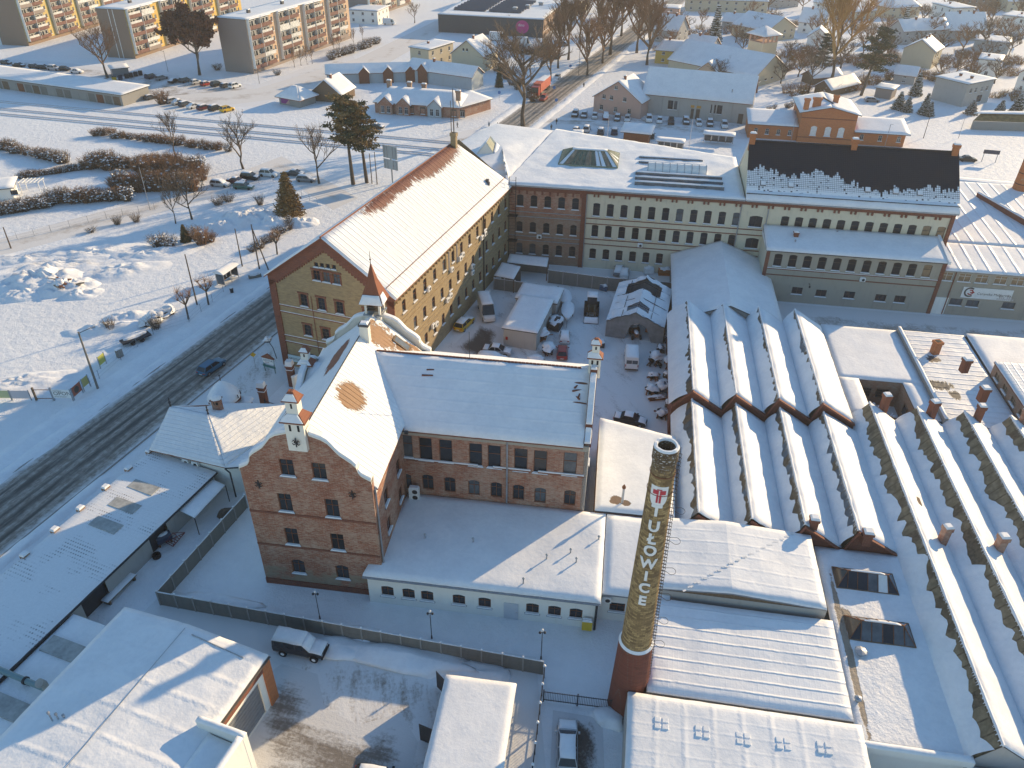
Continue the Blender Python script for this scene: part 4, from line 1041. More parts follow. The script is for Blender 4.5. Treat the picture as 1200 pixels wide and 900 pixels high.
def NW_block():
 p=[FN.l(*q)for q in((531,166,15.0),(600,214,15.0),(650,200,15.0),(652,156,15.0),(583,148,15.0))]
 B=Bld(FN,p[0][0],p[0][1],'factory_corner_block','low-pitched corner block under an unbroken sheet of snow, joining the two long factory wings','factory')
 pts=[FW.w(19.0,46.35),FN.w(-14.8,0.4),FN.w(-12.75,12),FN.w(-9.35,33.0),FN.w(-23,36.0),FW.w(0.2,48)]
 pts=[((q-FN.o).dot(FN.u),(q-FN.o).dot(FN.v))for q in pts]
 for i in range(len(pts)):
  a,b=pts[i],pts[(i+1)%len(pts)];B.wall(a,b,0,15.0,M['brick_yellow'])
 c=(sum(q[0]for q in pts)/6,sum(q[1]for q in pts)/6);top=(c[0]+1.0,c[1]+2,17.0)
 mb=B.mb();n=9;k=0
 ring=[]
 per=[]
 for i in range(6):
  for j in range(4):t=j/4;per.append((pts[i][0]*(1-t)+pts[(i+1)%6][0]*t,pts[i][1]*(1-t)+pts[(i+1)%6][1]*t))
 N_=len(per)
 for r in range(10):
  f=r/9
  for(x,y)in per:
   X=c[0]+(x-c[0])*(1.02*(1-f));Y=c[1]+(y-c[1])*(1.02*(1-f))
   z=15.3+0.18*(r>0)+1.2*f**0.8+0.35*noise.noise(Vector((X*0.25,Y*0.25,3)))*(r>0)
   mb.v.append((X,Y,z))
 for r in range(9):
  for i in range(N_):mb.f.append([r*N_+i,r*N_+(i+1)%N_,(r+1)*N_+(i+1)%N_,(r+1)*N_+i]);mb.m.append(0)
 B.part('snow_cover',mb,M['snow_soft'],smooth=True)
 c=Vector(FN.l(572,178,16.0));h=2.7;w_=2.3;d_=2.6
 mb=B.mb();mb.add([(c.x-w_,c.y-d_,15.5),(c.x+w_,c.y-d_,15.5),(c.x,c.y-d_+0.9,15.6+h),(c.x-w_,c.y+d_,15.5),(c.x+w_,c.y+d_,15.5),(c.x,c.y+d_,15.6+h)],[[0,1,2],[5,4,3],[0,2,5,3],[1,4,5,2]]);dm=B.part('glazed_dormer',mb,M['white_trim'])
 for k in range(8):
  f0,f1=(k+0.06)/8,(k+0.94)/8;mb=B.mb();lo=lambda f:(c.x+w_+0.04,c.y-d_+2*d_*f,15.52);hi=lambda f:(c.x+0.05,c.y-d_+0.9+(2*d_-0.9)*f,15.62+h);mb.quad(lo(f0),lo(f1),hi(f1),hi(f0));B.part('pane',mb,M['lantern_glass']if k<6 else M['glass_pale'],dm)
 B.part('snow_cover',snow_sheet(B.mb(),[(c.x+w_+0.5,c.y-d_-0.2,15.55),(c.x+w_+0.5,c.y+d_,15.55),(c.x+w_*0.45,c.y+d_,15.6+h*0.58),(c.x+w_*0.62,c.y-d_+0.4,15.6+h*0.4)],0.2,0.5,3,0.1),M['snow'],dm,smooth=True)
 B.part('snow_cover',snow_sheet(B.mb(),[(c.x-w_-0.1,c.y+d_,15.5),(c.x-w_-0.1,c.y-d_,15.5),(c.x-0.03,c.y-d_+0.9,15.6+h),(c.x-0.03,c.y+d_,15.6+h)],0.16,0.5,4,0.06),M['snow'],dm,smooth=True)
 mb=B.mb();x,y=-14.0,-0.55
 for d in(0,1.2):
  mb.tube((x+d,y,0.5),(x+d,y,16.6),0.06,n=5)
 for k in range(24):mb.tube((x,y,1+k*0.65),(x+1.2,y,1+k*0.65),0.03,n=4)
 for z in(4.6,9.4):mb.box(x-0.2,x+1.6,y-0.7,y+0.5,z,z+0.08);mb.path([(x-0.2,y-0.7,z+1.0),(x+1.6,y-0.7,z+1.0)],0.03,4)
 B.part('fire_escape',mb,M['iron'])
NW_block()
# brick gable block with side wing
def curve_gable(w,sh,top,n=8,tw=1.6):
 0
 hw=w/2;H=top-sh;pts=[]
 prof=[(1.0,0.0),(1.0,0.06),(0.93,0.10),(0.86,0.15),(0.82,0.22),(0.80,0.32),(0.74,0.40),(0.66,0.47),(0.58,0.54),(0.52,0.62),(0.47,0.70),(0.42,0.77),(0.34,0.83),(0.24,0.87),(0.165,0.90),(0.15,1.0)]
 right=[(hw+x*hw,sh+z*H)for x,z in prof];left=[(hw-x*hw,sh+z*H)for x,z in reversed(prof)]
 return right+left
def pinnacle(B,u,v,z,w=1.35,h=3.6,tiers=2,deg=0):
 0
 mb=B.mb();mb.rbox(u,v,z,w,w*0.75,h*0.52,deg);o=B.part('pinnacle',mb,M['white_trim'])
 for sx in(-0.22,0.22):
  k=B.mb();k.box(u+sx*w-0.1,u+sx*w+0.1,v-w*0.375-0.02,v-w*0.375+0.05,z+h*0.36,z+h*0.47);B.part('opening',k,M['black'],o)
 k=B.mb();k.rbox(u,v,z+h*0.52,w*1.35,w*1.1,0.10,deg);k.rbox(u,v,z+h*0.52+0.10,w*1.3,w*1.05,h*0.14,deg,0,0.35);B.part('hood',k,M['clay'],o)
 k=B.mb();k.rbox(u-0.05,v-w*0.16,z+h*0.52+0.16,w*1.22,w*0.78,h*0.10,deg,0,0.45);B.part('snow_cap',k,M['snow'],o)
 k=B.mb();k.rbox(u,v,z+h*0.60,w*0.62,w*0.55,h*0.26,deg);B.part('turret_shaft',k,M['white_trim'],o)
 k=B.mb();k.box(u-0.08,u+0.08,v-w*0.275-0.02,v-w*0.275+0.03,z+h*0.74,z+h*0.82);B.part('opening',k,M['black'],o)
 k=B.mb();k.rbox(u,v,z+h*0.86,w*0.9,w*0.78,0.07,deg);k.rbox(u,v,z+h*0.86+0.07,w*0.86,w*0.74,h*0.13,deg,0,0.3);B.part('hood',k,M['clay'],o)
 k=B.mb();k.rbox(u-0.03,v-w*0.1,z+h*0.86+0.12,w*0.8,w*0.55,h*0.09,deg,0,0.45);B.part('snow_cap',k,M['snow'],o)
 return o
def anchor(B,x,y,z,s=0.45,face=(0,-1)):
 0
 mb=B.mb();d=0.05
 mb.box(x-0.05,x+0.05,y-0.1,y-0.02,z-s,z+s)
 for sg in(-1,1):
  for zz,k in((0.25,1),(-0.35,-1)):
   mb.path([(x,y-0.06,z+zz*s-0.1*k),(x+sg*s*0.45,y-0.06,z+zz*s+0.22*k*s),(x+sg*s*0.7,y-0.06,z+zz*s-0.05*k)],0.04,4)
 mb.box(x-s*0.4,x+s*0.4,y-0.09,y-0.03,z-0.05,z+0.04)
 return B.part('wall_anchor',mb,M['iron'])
def G_block():
 B=Bld(FG,0,0,'brick_gable_house','red brick house with a curved gable, white pinnacles and a small spired turret','brick building')
 W,D,sh,ev,rz,rv=12.7,24.0,15.5,14.3,19.5,6.35
 a,b=(0,0),(W,0);px=lambda x,y:FG.hit(a,b,x,y)
 zq=lambda x,y:(270+x/3.46,440+y/3.46)
 ws=[]
 for x,y,w,h,st,r in((236,408,1.35,2.0,'brown_cross',0),(366,423,1.35,2.0,'brown_cross',0),(230,552,1.35,2.3,'brown_cross',0),(419,575,1.35,2.3,'brown_cross',0),(256,686,1.35,2.25,'brown_cross',0),(440,709,1.35,2.25,'brown_cross',0),(282,802,1.35,2.0,'brown_cross',0.22),(459,825,1.35,2.0,'brown_cross',0.22)):
  s,z=px(*zq(x,y));ws.append((s,z,w,h,st,r))
 out=[(0,0),(W,0)]+curve_gable(W,sh-0.2,20.9)
 B.wall(a,b,0,sh,M['brick_red'],ws,outline=out,thick=0.55)
 cg=curve_gable(W,sh-0.2,20.9)
 def coping(v,pts,th=0.55,mat=M['white_trim'],snow=True,skip=0):
  mb=B.mb();sn=B.mb()
  for i in range(len(pts)-1):
   (xa,za),(xb,zb)=pts[i],pts[i+1]
   if abs(xa-xb)<0.02 and abs(za-zb)<0.02:continue
   mb.hexa([(xa,v-0.15,za-0.02),(xb,v-0.15,zb-0.02),(xb,v+th+0.15,zb-0.02),(xa,v+th+0.15,za-0.02)],[(xa,v-0.15,za+0.14),(xb,v-0.15,zb+0.14),(xb,v+th+0.15,zb+0.14),(xa,v+th+0.15,za+0.14)])
   if snow and abs(zb-za)<1.6*abs(xb-xa)+0.05:
    h=0.24
    sn.hexa([(xa,v-0.1,za+0.143),(xb,v-0.1,zb+0.143),(xb,v+th+0.1,zb+0.143),(xa,v+th+0.1,za+0.143)],[(xa,v-0.02,za+0.14+h),(xb,v-0.02,zb+0.14+h),(xb,v+th,zb+0.14+h),(xa,v+th,za+0.14+h)])
  c=B.part('coping',mb,mat)
  if snow:B.part('snow_cover',sn,M['snow'],c)
 k=len(cg)//2
 coping(0,cg[:k]);coping(0,cg[k:])
 for x,y in((100,548),(125,680)):
  s,z=px(*zq(x,y));B.band(a,b,z-0.12,z+0.12,0.06,M['brick_band'])
 B.band(a,b,0.0,0.75,0.10,M['brick_band'],'plinth')
 pinnacle(B,rv,0.2,18.7,1.75,6.2)
 anchor(B,rv,-0.55,19.8,0.5)
 for x,y in((115,440),(495,482)):
  s,z=px(*zq(x,y));anchor(B,s,0,z,0.5)
 mb=B.mb();mb.tube((W+0.12,0.4,4),(W+0.12,0.4,ev),0.10,n=6);B.part('downpipe',mb,M['zinc'])
 B.wall((W,0.55),(W,D),0,ev,M['brick_red'],[(3.0,9.6,1.3,1.9,'brown_cross',0),(7.6,9.6,1.3,1.9,'brown_cross',0),(3.0,5.9,1.3,1.8,'brown_cross',0),(7.6,5.9,1.3,1.8,'brown_cross',0)])
 B.band((W,0.55),(W,9.9),ev-0.65,ev,0.15,M['white_wall'],'cornice')
 B.wall((0,D),(0,0.55),0,ev,M['white_wall'],row(3,20,5,3.0,1.3,1.9,'brown_cross')+row(3,20,5,7.0,1.3,1.9,'brown_cross'))
 B.wall((W,D),(0,D),0,sh,M['white_trim'],outline=[(0,0),(W,0)]+curve_gable(W,14.6,19.6),thick=-0.45)
 cb=curve_gable(W,14.6,19.6);coping(D-0.0,cb[:k],0.45);coping(D-0.0,cb[k:],0.45)
 o=0.3;e=0.12;s=(rz-ev)/rv
 M['snow_G']=snow_mat('snow_over_pantiles',ribs=(1,0.62,0.55),lumps=0.3,patch=[((0.30,0.165,0.085),*PAT,1.35,2.0,0.65,0),((0.30,0.165,0.085),rv+1.6,20.6,1.6,2.0,0.9,2),((0.30,0.165,0.085),rv+3.9,21.6,1.0,1.2,0.9,2),((0.30,0.165,0.085),rv+5.4,22.9,1.6,0.5,0.5,1)])
 q1=[(W+o,0.56,ev-o*s+e),(W+o,D-0.5,ev-o*s+e),(rv,D-0.5,rz+e),(rv,0.56,rz+e)]
 q2=[(-o,D-0.5,ev-o*s+e),(-o,0.56,ev-o*s+e),(rv,0.56,rz+e),(rv,D-0.5,rz+e)]
 M['snow_G2']=snow_mat('snow_over_pantiles_left',ribs=(1,0.62,0.4),lumps=0.3,patch=[((0.26,0.10,0.065),4.2,16.5,0.9,3.6,0.45,1)])
 B.roof([q1],M['clay'],M['snow_G'],0.16,cell=0.5,seed=60,amp=0.05,opens=['t'])
 B.roof([q2],M['clay_dark'],M['snow_G2'],0.16,cell=0.5,seed=60,opens=['t'])
 mb=B.mb();mb.tube((rv,0.6,rz+0.36),(rv,18.2,rz+0.36),0.06,n=5);B.part('lightning_cable',mb,M['iron'])
 mb=B.mb();u,v=rv+0.55,18.6
 mb.rbox(u,v,18.0,1.0,0.75,3.0);f=B.part('chimney',mb,M['white_trim'])
 mb=B.mb();mb.rbox(u,v,21.0,1.15,0.9,0.25);B.part('chimney_head',mb,M['felt'],f)
 mb=B.mb();mb.rbox(u,v,21.253,0.95,0.7,0.2,0,0,0.7);B.part('snow_cap',mb,M['snow'],f)
 for(du,v,ln)in((3.6,22.0,1.7),):
  z=lambda du:rz-du*s+0.35
  mb=B.mb();mb.hexa([(rv+du-0.9,v-0.6,z(du-0.9)-0.1),(rv+du+0.9,v-0.6,z(du+0.9)-0.1),(rv+du+0.9,v+0.6,z(du+0.9)-0.1),(rv+du-0.9,v+0.6,z(du-0.9)-0.1)],[(rv+du-0.9,v-0.6,z(du-0.9)+0.1),(rv+du+0.9,v-0.6,z(du+0.9)+0.1),(rv+du+0.9,v+0.6,z(du+0.9)+0.1),(rv+du-0.9,v+0.6,z(du-0.9)+0.1)]);f=B.part('skylight',mb,M['wood'])
  mb=B.mb();mb.quad((rv+du-0.75,v-0.45,z(du-0.75)+0.105),(rv+du+0.75,v-0.45,z(du+0.75)+0.105),(rv+du+0.75,v+0.45,z(du+0.75)+0.105),(rv+du-0.75,v+0.45,z(du-0.75)+0.105));B.part('pane',mb,M['glass_pale'],f)
 mb=B.mb();mb.blob(rv+3.6,17.6,15.9,2.3,1.6,1.9,0,5,0.2,14,6);B.part('snow_drift',mb,M['snow'],smooth=True)
 u,v=rv,D+0.25;mb=B.mb();mb.rbox(u,v,15.0,1.9,1.9,4.6);t=B.part('turret',mb,M['white_trim'])
 mb=B.mb()
 for sx in(-1,1):
  for sy in(-1,1):mb.rbox(u+sx*0.8,v+sy*0.8,19.6,0.24,0.24,1.5)
 B.part('turret_post',mb,M['white_trim'],t)
 mb=B.mb();mb.rbox(u,v,19.55,2.2,2.2,0.14);B.part('turret_floor',mb,M['zinc'],t)
 mb=B.mb();mb.rbox(u,v,20.05,1.62,1.62,0.12);mb.rbox(u,v,20.45,1.62,1.62,0.08);B.part('railing',mb,M['frame_dark'],t)
 mb=B.mb();zz=21.1
 lv=[(1.42,zz),(1.0,zz+1.1),(0.5,zz+2.5),(0.05,zz+4.5)]
 k0=len(mb.v)
 for r,z in lv:
  for dx,dy in((-1,-1),(1,-1),(1,1),(-1,1)):mb.v.append((u+dx*r,v+dy*r,z))
 for q in range(3):
  for i in range(4):mb.f.append([k0+q*4+i,k0+q*4+(i+1)%4,k0+(q+1)*4+(i+1)%4,k0+(q+1)*4+i]);mb.m.append(0)
 mb.f.append([k0+3,k0+2,k0+1,k0]);mb.m.append(0)
 B.part('spire',mb,M['clay'],t)
 S=snow_sheet(B.mb(),[(u-1.38,v-1.44,zz+0.05),(u+1.38,v-1.44,zz+0.05),(u+0.95,v-1.05,zz+1.1),(u-0.95,v-1.05,zz+1.1)],0.1,0.3,3,0.06);B.part('snow_cover',S,M['snow'],t,smooth=True)
 S=snow_sheet(B.mb(),[(u+1.44,v-1.38,zz+0.05),(u+1.44,v+0.3,zz+0.05),(u+1.05,v+0.15,zz+1.1),(u+1.05,v-0.95,zz+1.1)],0.1,0.3,4,0.06);B.part('snow_cover',S,M['snow'],t,smooth=True)
 mb=B.mb();mb.tube((u,v,zz+4.4),(u,v,zz+6.0),0.05,0.02,n=5);mb.lathe([(0.02,zz+4.9),(0.12,zz+5.03),(0.02,zz+5.16)],8,u,v);B.part('finial',mb,M['iron'],t)
 cs=curve_gable(9.0,13.2,16.2)
 B.wall((-0.25,22.3),(-0.25,13.3),0,0,M['white_trim'],outline=[(0,0),(9,0)]+cs,thick=0.45)
 mb=B.mb();sn=B.mb()
 for i in range(len(cs)-1):
  (xa,za),(xb,zb)=cs[i],cs[i+1];ya,yb=22.3-xa,22.3-xb
  mb.hexa([(-0.4,ya,za),(0.35,ya,za),(0.35,yb,zb),(-0.4,yb,zb)],[(-0.4,ya,za+0.12),(0.35,ya,za+0.12),(0.35,yb,zb+0.12),(-0.4,yb,zb+0.12)])
  if abs(zb-za)<1.7*abs(xb-xa):sn.hexa([(-0.35,ya,za+0.123),(0.3,ya,za+0.123),(0.3,yb,zb+0.123),(-0.35,yb,zb+0.123)],[(-0.3,ya,za+0.36),(0.25,ya,za+0.36),(0.25,yb,zb+0.36),(-0.3,yb,zb+0.36)])
 c=B.part('coping',mb,M['white_trim']);B.part('snow_cover',sn,M['snow'],c)
 pinnacle(B,0.0,17.8,13.6,1.35,4.6)
 s2=(16.0-13.0)/4.0
 B.roof([[(0.3,13.6,13.4),(4.0,13.6,13.4),(4.0,17.8,16.0),(0.3,17.8,16.0)],[(4.0,22.0,13.4),(0.3,22.0,13.4),(0.3,17.8,16.0),(4.0,17.8,16.0)]],M['clay_dark'],M['snow'],0.15,cell=0.7,seed=64)
 u0,u1,v0,v1,e2,r2,rvv=W,32.2,10.4,25.2,13.9,18.1,17.8
 a,b=(u0,v0),(u1,v0);px=lambda x,y:FG.hit(a,b,x,y)
 zz5=lambda x,y:(260+x/3,400+y/3)
 ws=[]
 for x,y in((651,408),(719,418),(789,425),(893,438),(958,445),(1050,456),(1118,463)):
  s,z=px(*zz5(x,y));ws.append((s,z,1.4,3.0,'brown_trans',0))
 s,z=px(667,558);ws.append((s,ws[3][1],1.4,3.0,'brown_trans',0))
 for x,y in((650,520),(726,524),(803,533),(887,543),(965,551),(1042,560),(1118,570),):
  s,z=px(*zz5(x,y));ws.append((s,z+0.15,1.25,2.1,'brown_cross',0.2,None,1))
 s,z=px(667,593);ws.append((s,ws[-2][1],1.25,2.1,'brown_cross',0.2,None,1))
 B.wall(a,b,0,e2,M['brick_red_patchy'],ws)
 B.band(a,b,e2-0.7,e2-0.05,0.18,M['grime_cream'],'cornice');zs=ws[0][1]
 for k,(sa,sb)in enumerate(((0.2,8.0),(9.6,13.6),(14.4,19.2))):B.band(a,b,zs-0.28,zs-0.12,0.14,M['brick_band'],s0=sa,s1=sb);B.band(a,b,zs-0.117,zs+0.02,0.12,M['snow'],'snow_ledge',s0=sa,s1=sb)
 sp,_=px(*zz5(1003,450));mb=B.mb();mb.tube((u0+sp,v0-0.15,4.6),(u0+sp,v0-0.15,e2),0.10,n=6);B.part('downpipe',mb,M['zinc'])
 s,z=px(*zz5(685,545));mb=B.mb();mb.box(u0+s-0.55,u0+s+0.55,v0-1.05,v0-0.5,4.9,6.5);c=B.part('heat_pump',mb,M['white_paint'])
 for zc in(5.3,6.1):mb=B.mb();mb.tube((u0+s+0.12,v0-1.06,zc),(u0+s+0.12,v0-1.07,zc),0.3,n=14);B.part('fan_grille',mb,M['iron'],c)
 mb=B.mb();mb.rbox(u0+s,v0-0.77,6.503,1.05,0.5,0.15,0,0,0.85);B.part('snow_cap',mb,M['snow'],c)
 gw=[(0,0),(v1-v0,0),(v1-v0,e2),(rvv-v0,r2+0.6),(0,e2)]
 B.wall((u1,v0),(u1,v1),0,e2,M['white_wall'],[(4.0,8.5,1.2,1.8,'brown_cross',0),(9.0,8.5,1.2,1.8,'brown_cross',0)],outline=[(0,0),(v1-v0,0)]+[(x,z)for x,z in curve_gable(v1-v0,e2-0.2,18.9)],thick=0.45)
 B.wall((u1,v1),(u0,v1),0,e2,M['brick_red_patchy'])
 mb=B.mb();sn=B.mb();cg2=curve_gable(v1-v0,e2-0.2,18.9)
 for i in range(len(cg2)-1):
  (ya,za),(yb,zb)=cg2[i],cg2[i+1];ya+=v0;yb+=v0
  mb.hexa([(u1-0.6,ya,za),(u1+0.15,ya,za),(u1+0.15,yb,zb),(u1-0.6,yb,zb)],[(u1-0.6,ya,za+0.12),(u1+0.15,ya,za+0.12),(u1+0.15,yb,zb+0.12),(u1-0.6,yb,zb+0.12)])
  if abs(zb-za)<1.7*abs(yb-ya):sn.hexa([(u1-0.55,ya,za+0.123),(u1+0.1,ya,za+0.123),(u1+0.1,yb,zb+0.123),(u1-0.55,yb,zb+0.123)],[(u1-0.5,ya,za+0.36),(u1+0.05,ya,za+0.36),(u1+0.05,yb,zb+0.36),(u1-0.5,yb,zb+0.36)])
 c=B.part('coping',mb,M['clay_dark']);B.part('snow_cover',sn,M['snow'],c)
 pinnacle(B,u1-0.2,rvv,17.6,1.25,4.6)
 s=(r2-e2)/(rvv-v0);o=0.35
 vu=lambda z:rv+(rz-z)/((rz-ev)/rv)
 q=[(W+0.35,v0-o,e2-o*s+e),(u1-0.6,v0-o,e2-o*s+e),(u1-0.6,rvv,r2+e),(vu(r2)-0.2,rvv,r2+e)]
 M['snow_wing']=snow_mat('smooth_wing_snow',ribs=(1,1.1,0.18),lumps=0.3,patch=[((0.20,0.09,0.06),30.8,16.2,0.8,0.12,0.25,0),((0.20,0.09,0.06),30.9,14.2,0.9,0.09,0.2,0)])
 B.roof([q],M['clay_dark'],M['snow_wing'],0.24,cell=0.7,seed=66,amp=0.05)
 s3=(r2-e2)/(v1-rvv)
 B.roof([[(u1-0.6,v1+o,e2-o*s3+e),(W,v1+o,e2-o*s3+e),(vu(r2)-0.2,rvv,r2+e),(u1-0.6,rvv,r2+e)]],M['clay_dark'],M['snow'],0.24,cell=0.9,seed=67)
 mb=B.mb();
 for i in range(56):
  x=vu(r2)+0.2+i*0.4
  if x<u1-0.8:mb.tube((x,rvv+0.1,r2+0.2),(x+0.36,rvv+0.1,r2+0.22),0.17,0.15,n=6)
 B.part('ridge_tiles',mb,M['clay_dark'])
 for(x,y,a,l_)in((30.4,15.4,20,0.5),(30.7,15.0,80,0.45),(30.5,14.7,130,0.4),(30.3,15.8,60,0.35),(W+1.7,15.6,5,0.6),(W+1.9,16.2,8,0.4)):
  zz=e2+(y-v0)*(r2-e2)/(rvv-v0)+0.4;mb=B.mb();mb.rbox(x,y,zz-0.1,l_*2,0.14,0.16,a);B.part('broken_tile',mb,M['clay_dark'])
 mb=B.mb();mb.tube((18.6,rvv,r2),(18.6,rvv,r2+3.6),0.035,n=5);B.part('lightning_rod',mb,M['iron'])
 mb=B.mb();mb.path([(W+0.1,v0-0.7,e2+0.1),(W+0.7,v0-1.0,e2+0.35)],0.07,5);mb.rbox(W+0.8,v0-1.1,e2+0.2,0.35,0.3,0.3);B.part('roof_lamp',mb,M['iron'])
 return B
PAT=(FG.l(413,477,17.0))
GB=G_block()
# white single-storey block
def White_block():
 B=Bld(FG,11.4,-0.9,'white_outbuilding','long white single-storey block with brown arched windows and a broad snow roof','building')
 a,b=(11.4,-0.9),(34.3,-0.9);px=lambda x,y:FG.hit(a,b,x,y)
 z7=lambda x,y:(400+x/3,600+y/3)
 ws=[]
 for x,y in((164,292),(238,302),(303,309),(414,324),(504,336),(671,359),(748,368),(823,378)):
  s,z=px(*z7(x,y));ws.append((s,z,1.25,1.45,'brown_cross',0.14))
 zm=sum(q[1]for q in ws)/len(ws);ws=[(q[0],zm,*q[2:])for q in ws]
 s,z=px(*z7(596,376));ds=s
 B.wall(a,b,0,4.1,M['white_wall'],ws)
 mb=B.mb();mb.box(11.4+ds-0.72,11.4+ds+0.72,-0.98,-0.9,0.05,2.3);d=B.part('door',mb,paint('door_grey',(0.55,0.58,0.62)))
 mb=B.mb();mb.box(11.4+ds+0.5,11.4+ds+0.62,-1.04,-0.98,1.05,1.12);B.part('handle',mb,M['chrome'],d)
 s,z=px(*z7(915,312));mb=B.mb();mb.tube((34.25,-1.1,0.1),(34.25,-1.1,4.0),0.12,n=6);B.part('downpipe',mb,M['iron'])
 B.wall((34.3,-0.9),(34.3,10.8),0,4.1,M['white_wall'])
 r=B.roof([[(11.1,-1.3,4.15),(34.6,-1.3,4.15),(34.6,10.35,4.75),(12.8,10.35,4.75)]],M['metal_grey'],M['snow'],0.34,cell=0.6,seed=70,amp=0.06)
 mb=B.mb();mb.box(11.1,34.6,-1.46,-1.31,3.98,4.12);B.part('gutter',mb,M['zinc'])
 for x,y in((295,88),(463,102),(722,160),(806,140),(826,172),(640,243),(905,95)):
  u,v=FG.l(*z7(x,y),4.9);vent(B,u,v,4.75,0.5,0.1)
 B.wall((34.3,0.4),(40.6,0.4),0,4.0,M['white_wall'],[(2.0,1.3,1.5,1.3,'brown_cross',0),(4.9,1.3,1.4,1.3,'brown_cross',0)])
 cond(B,(35.2,0.4),0,2.9)
 B.roof([[(34.65,0.0,4.05),(41.2,0.0,4.05),(41.2,10.3,4.8),(34.65,10.3,4.8)]],M['metal_grey'],M['snow'],0.3,seed=72)
 mb=B.mb();u=34.0;mb.box(33.0,34.0,-1.55,-1.1,0.35,1.55);bx=B.part('meter_box',mb,paint('meter_yellow',(0.65,0.44,0.03)))
 mb=B.mb();mb.rbox(33.5,-1.32,1.553,1.0,0.42,0.2,0,0,0.8);B.part('snow_cap',mb,M['snow'],bx)
 return B
WH=White_block()
def Mid_roof():
 p=[FN.l(x,y,5.2)for x,y in((703,489),(792,512),(792,602),(697,597))]
 B=Bld(FN,p[3][0],p[3][1],'low_shed','low shed with a flat sunlit snow roof between the brick wing and the saw-tooth shed','shed')
 f=[(-6.2,-72.3),(15.0,-70.4),(15.0,-53.6),(-1.2,-51.2)]
 f=[p[3],(15.2,-70.5),p[1],p[0]]
 for i in range(4):B.wall(f[i],f[(i+1)%4],0,4.9,M['brick_red_patchy'])
 M['snow_mid']=snow_mat('snow_with_melt_spot',lumps=0.25,patch=[((0.22,0.15,0.10),*[x-y for x,y in zip(FN.l(722,587,5.2),p[3])],0.75,0.75,0.4,2),((0.22,0.15,0.10),*[x-y for x,y in zip(FN.l(733,590,5.2),p[3])],0.6,0.5,0.4,2)])
 B.roof([[(q[0],q[1],5.05)for q in f]],M['felt'],M['snow_mid'],0.25,cell=0.7,seed=75,amp=0.05)
 u,v=FN.l(729,590,5.2);mb=B.mb();mb.tube((u,v,5),(u,v,7.4),0.14,n=8);s=B.part('flue_pipe',mb,M['chrome']);mb=B.mb();mb.lathe([(0.2,7.4),(0.22,7.6),(0.05,7.9)],8,u,v);B.part('cowl',mb,M['rust'],s)
 return B
Mid_roof()
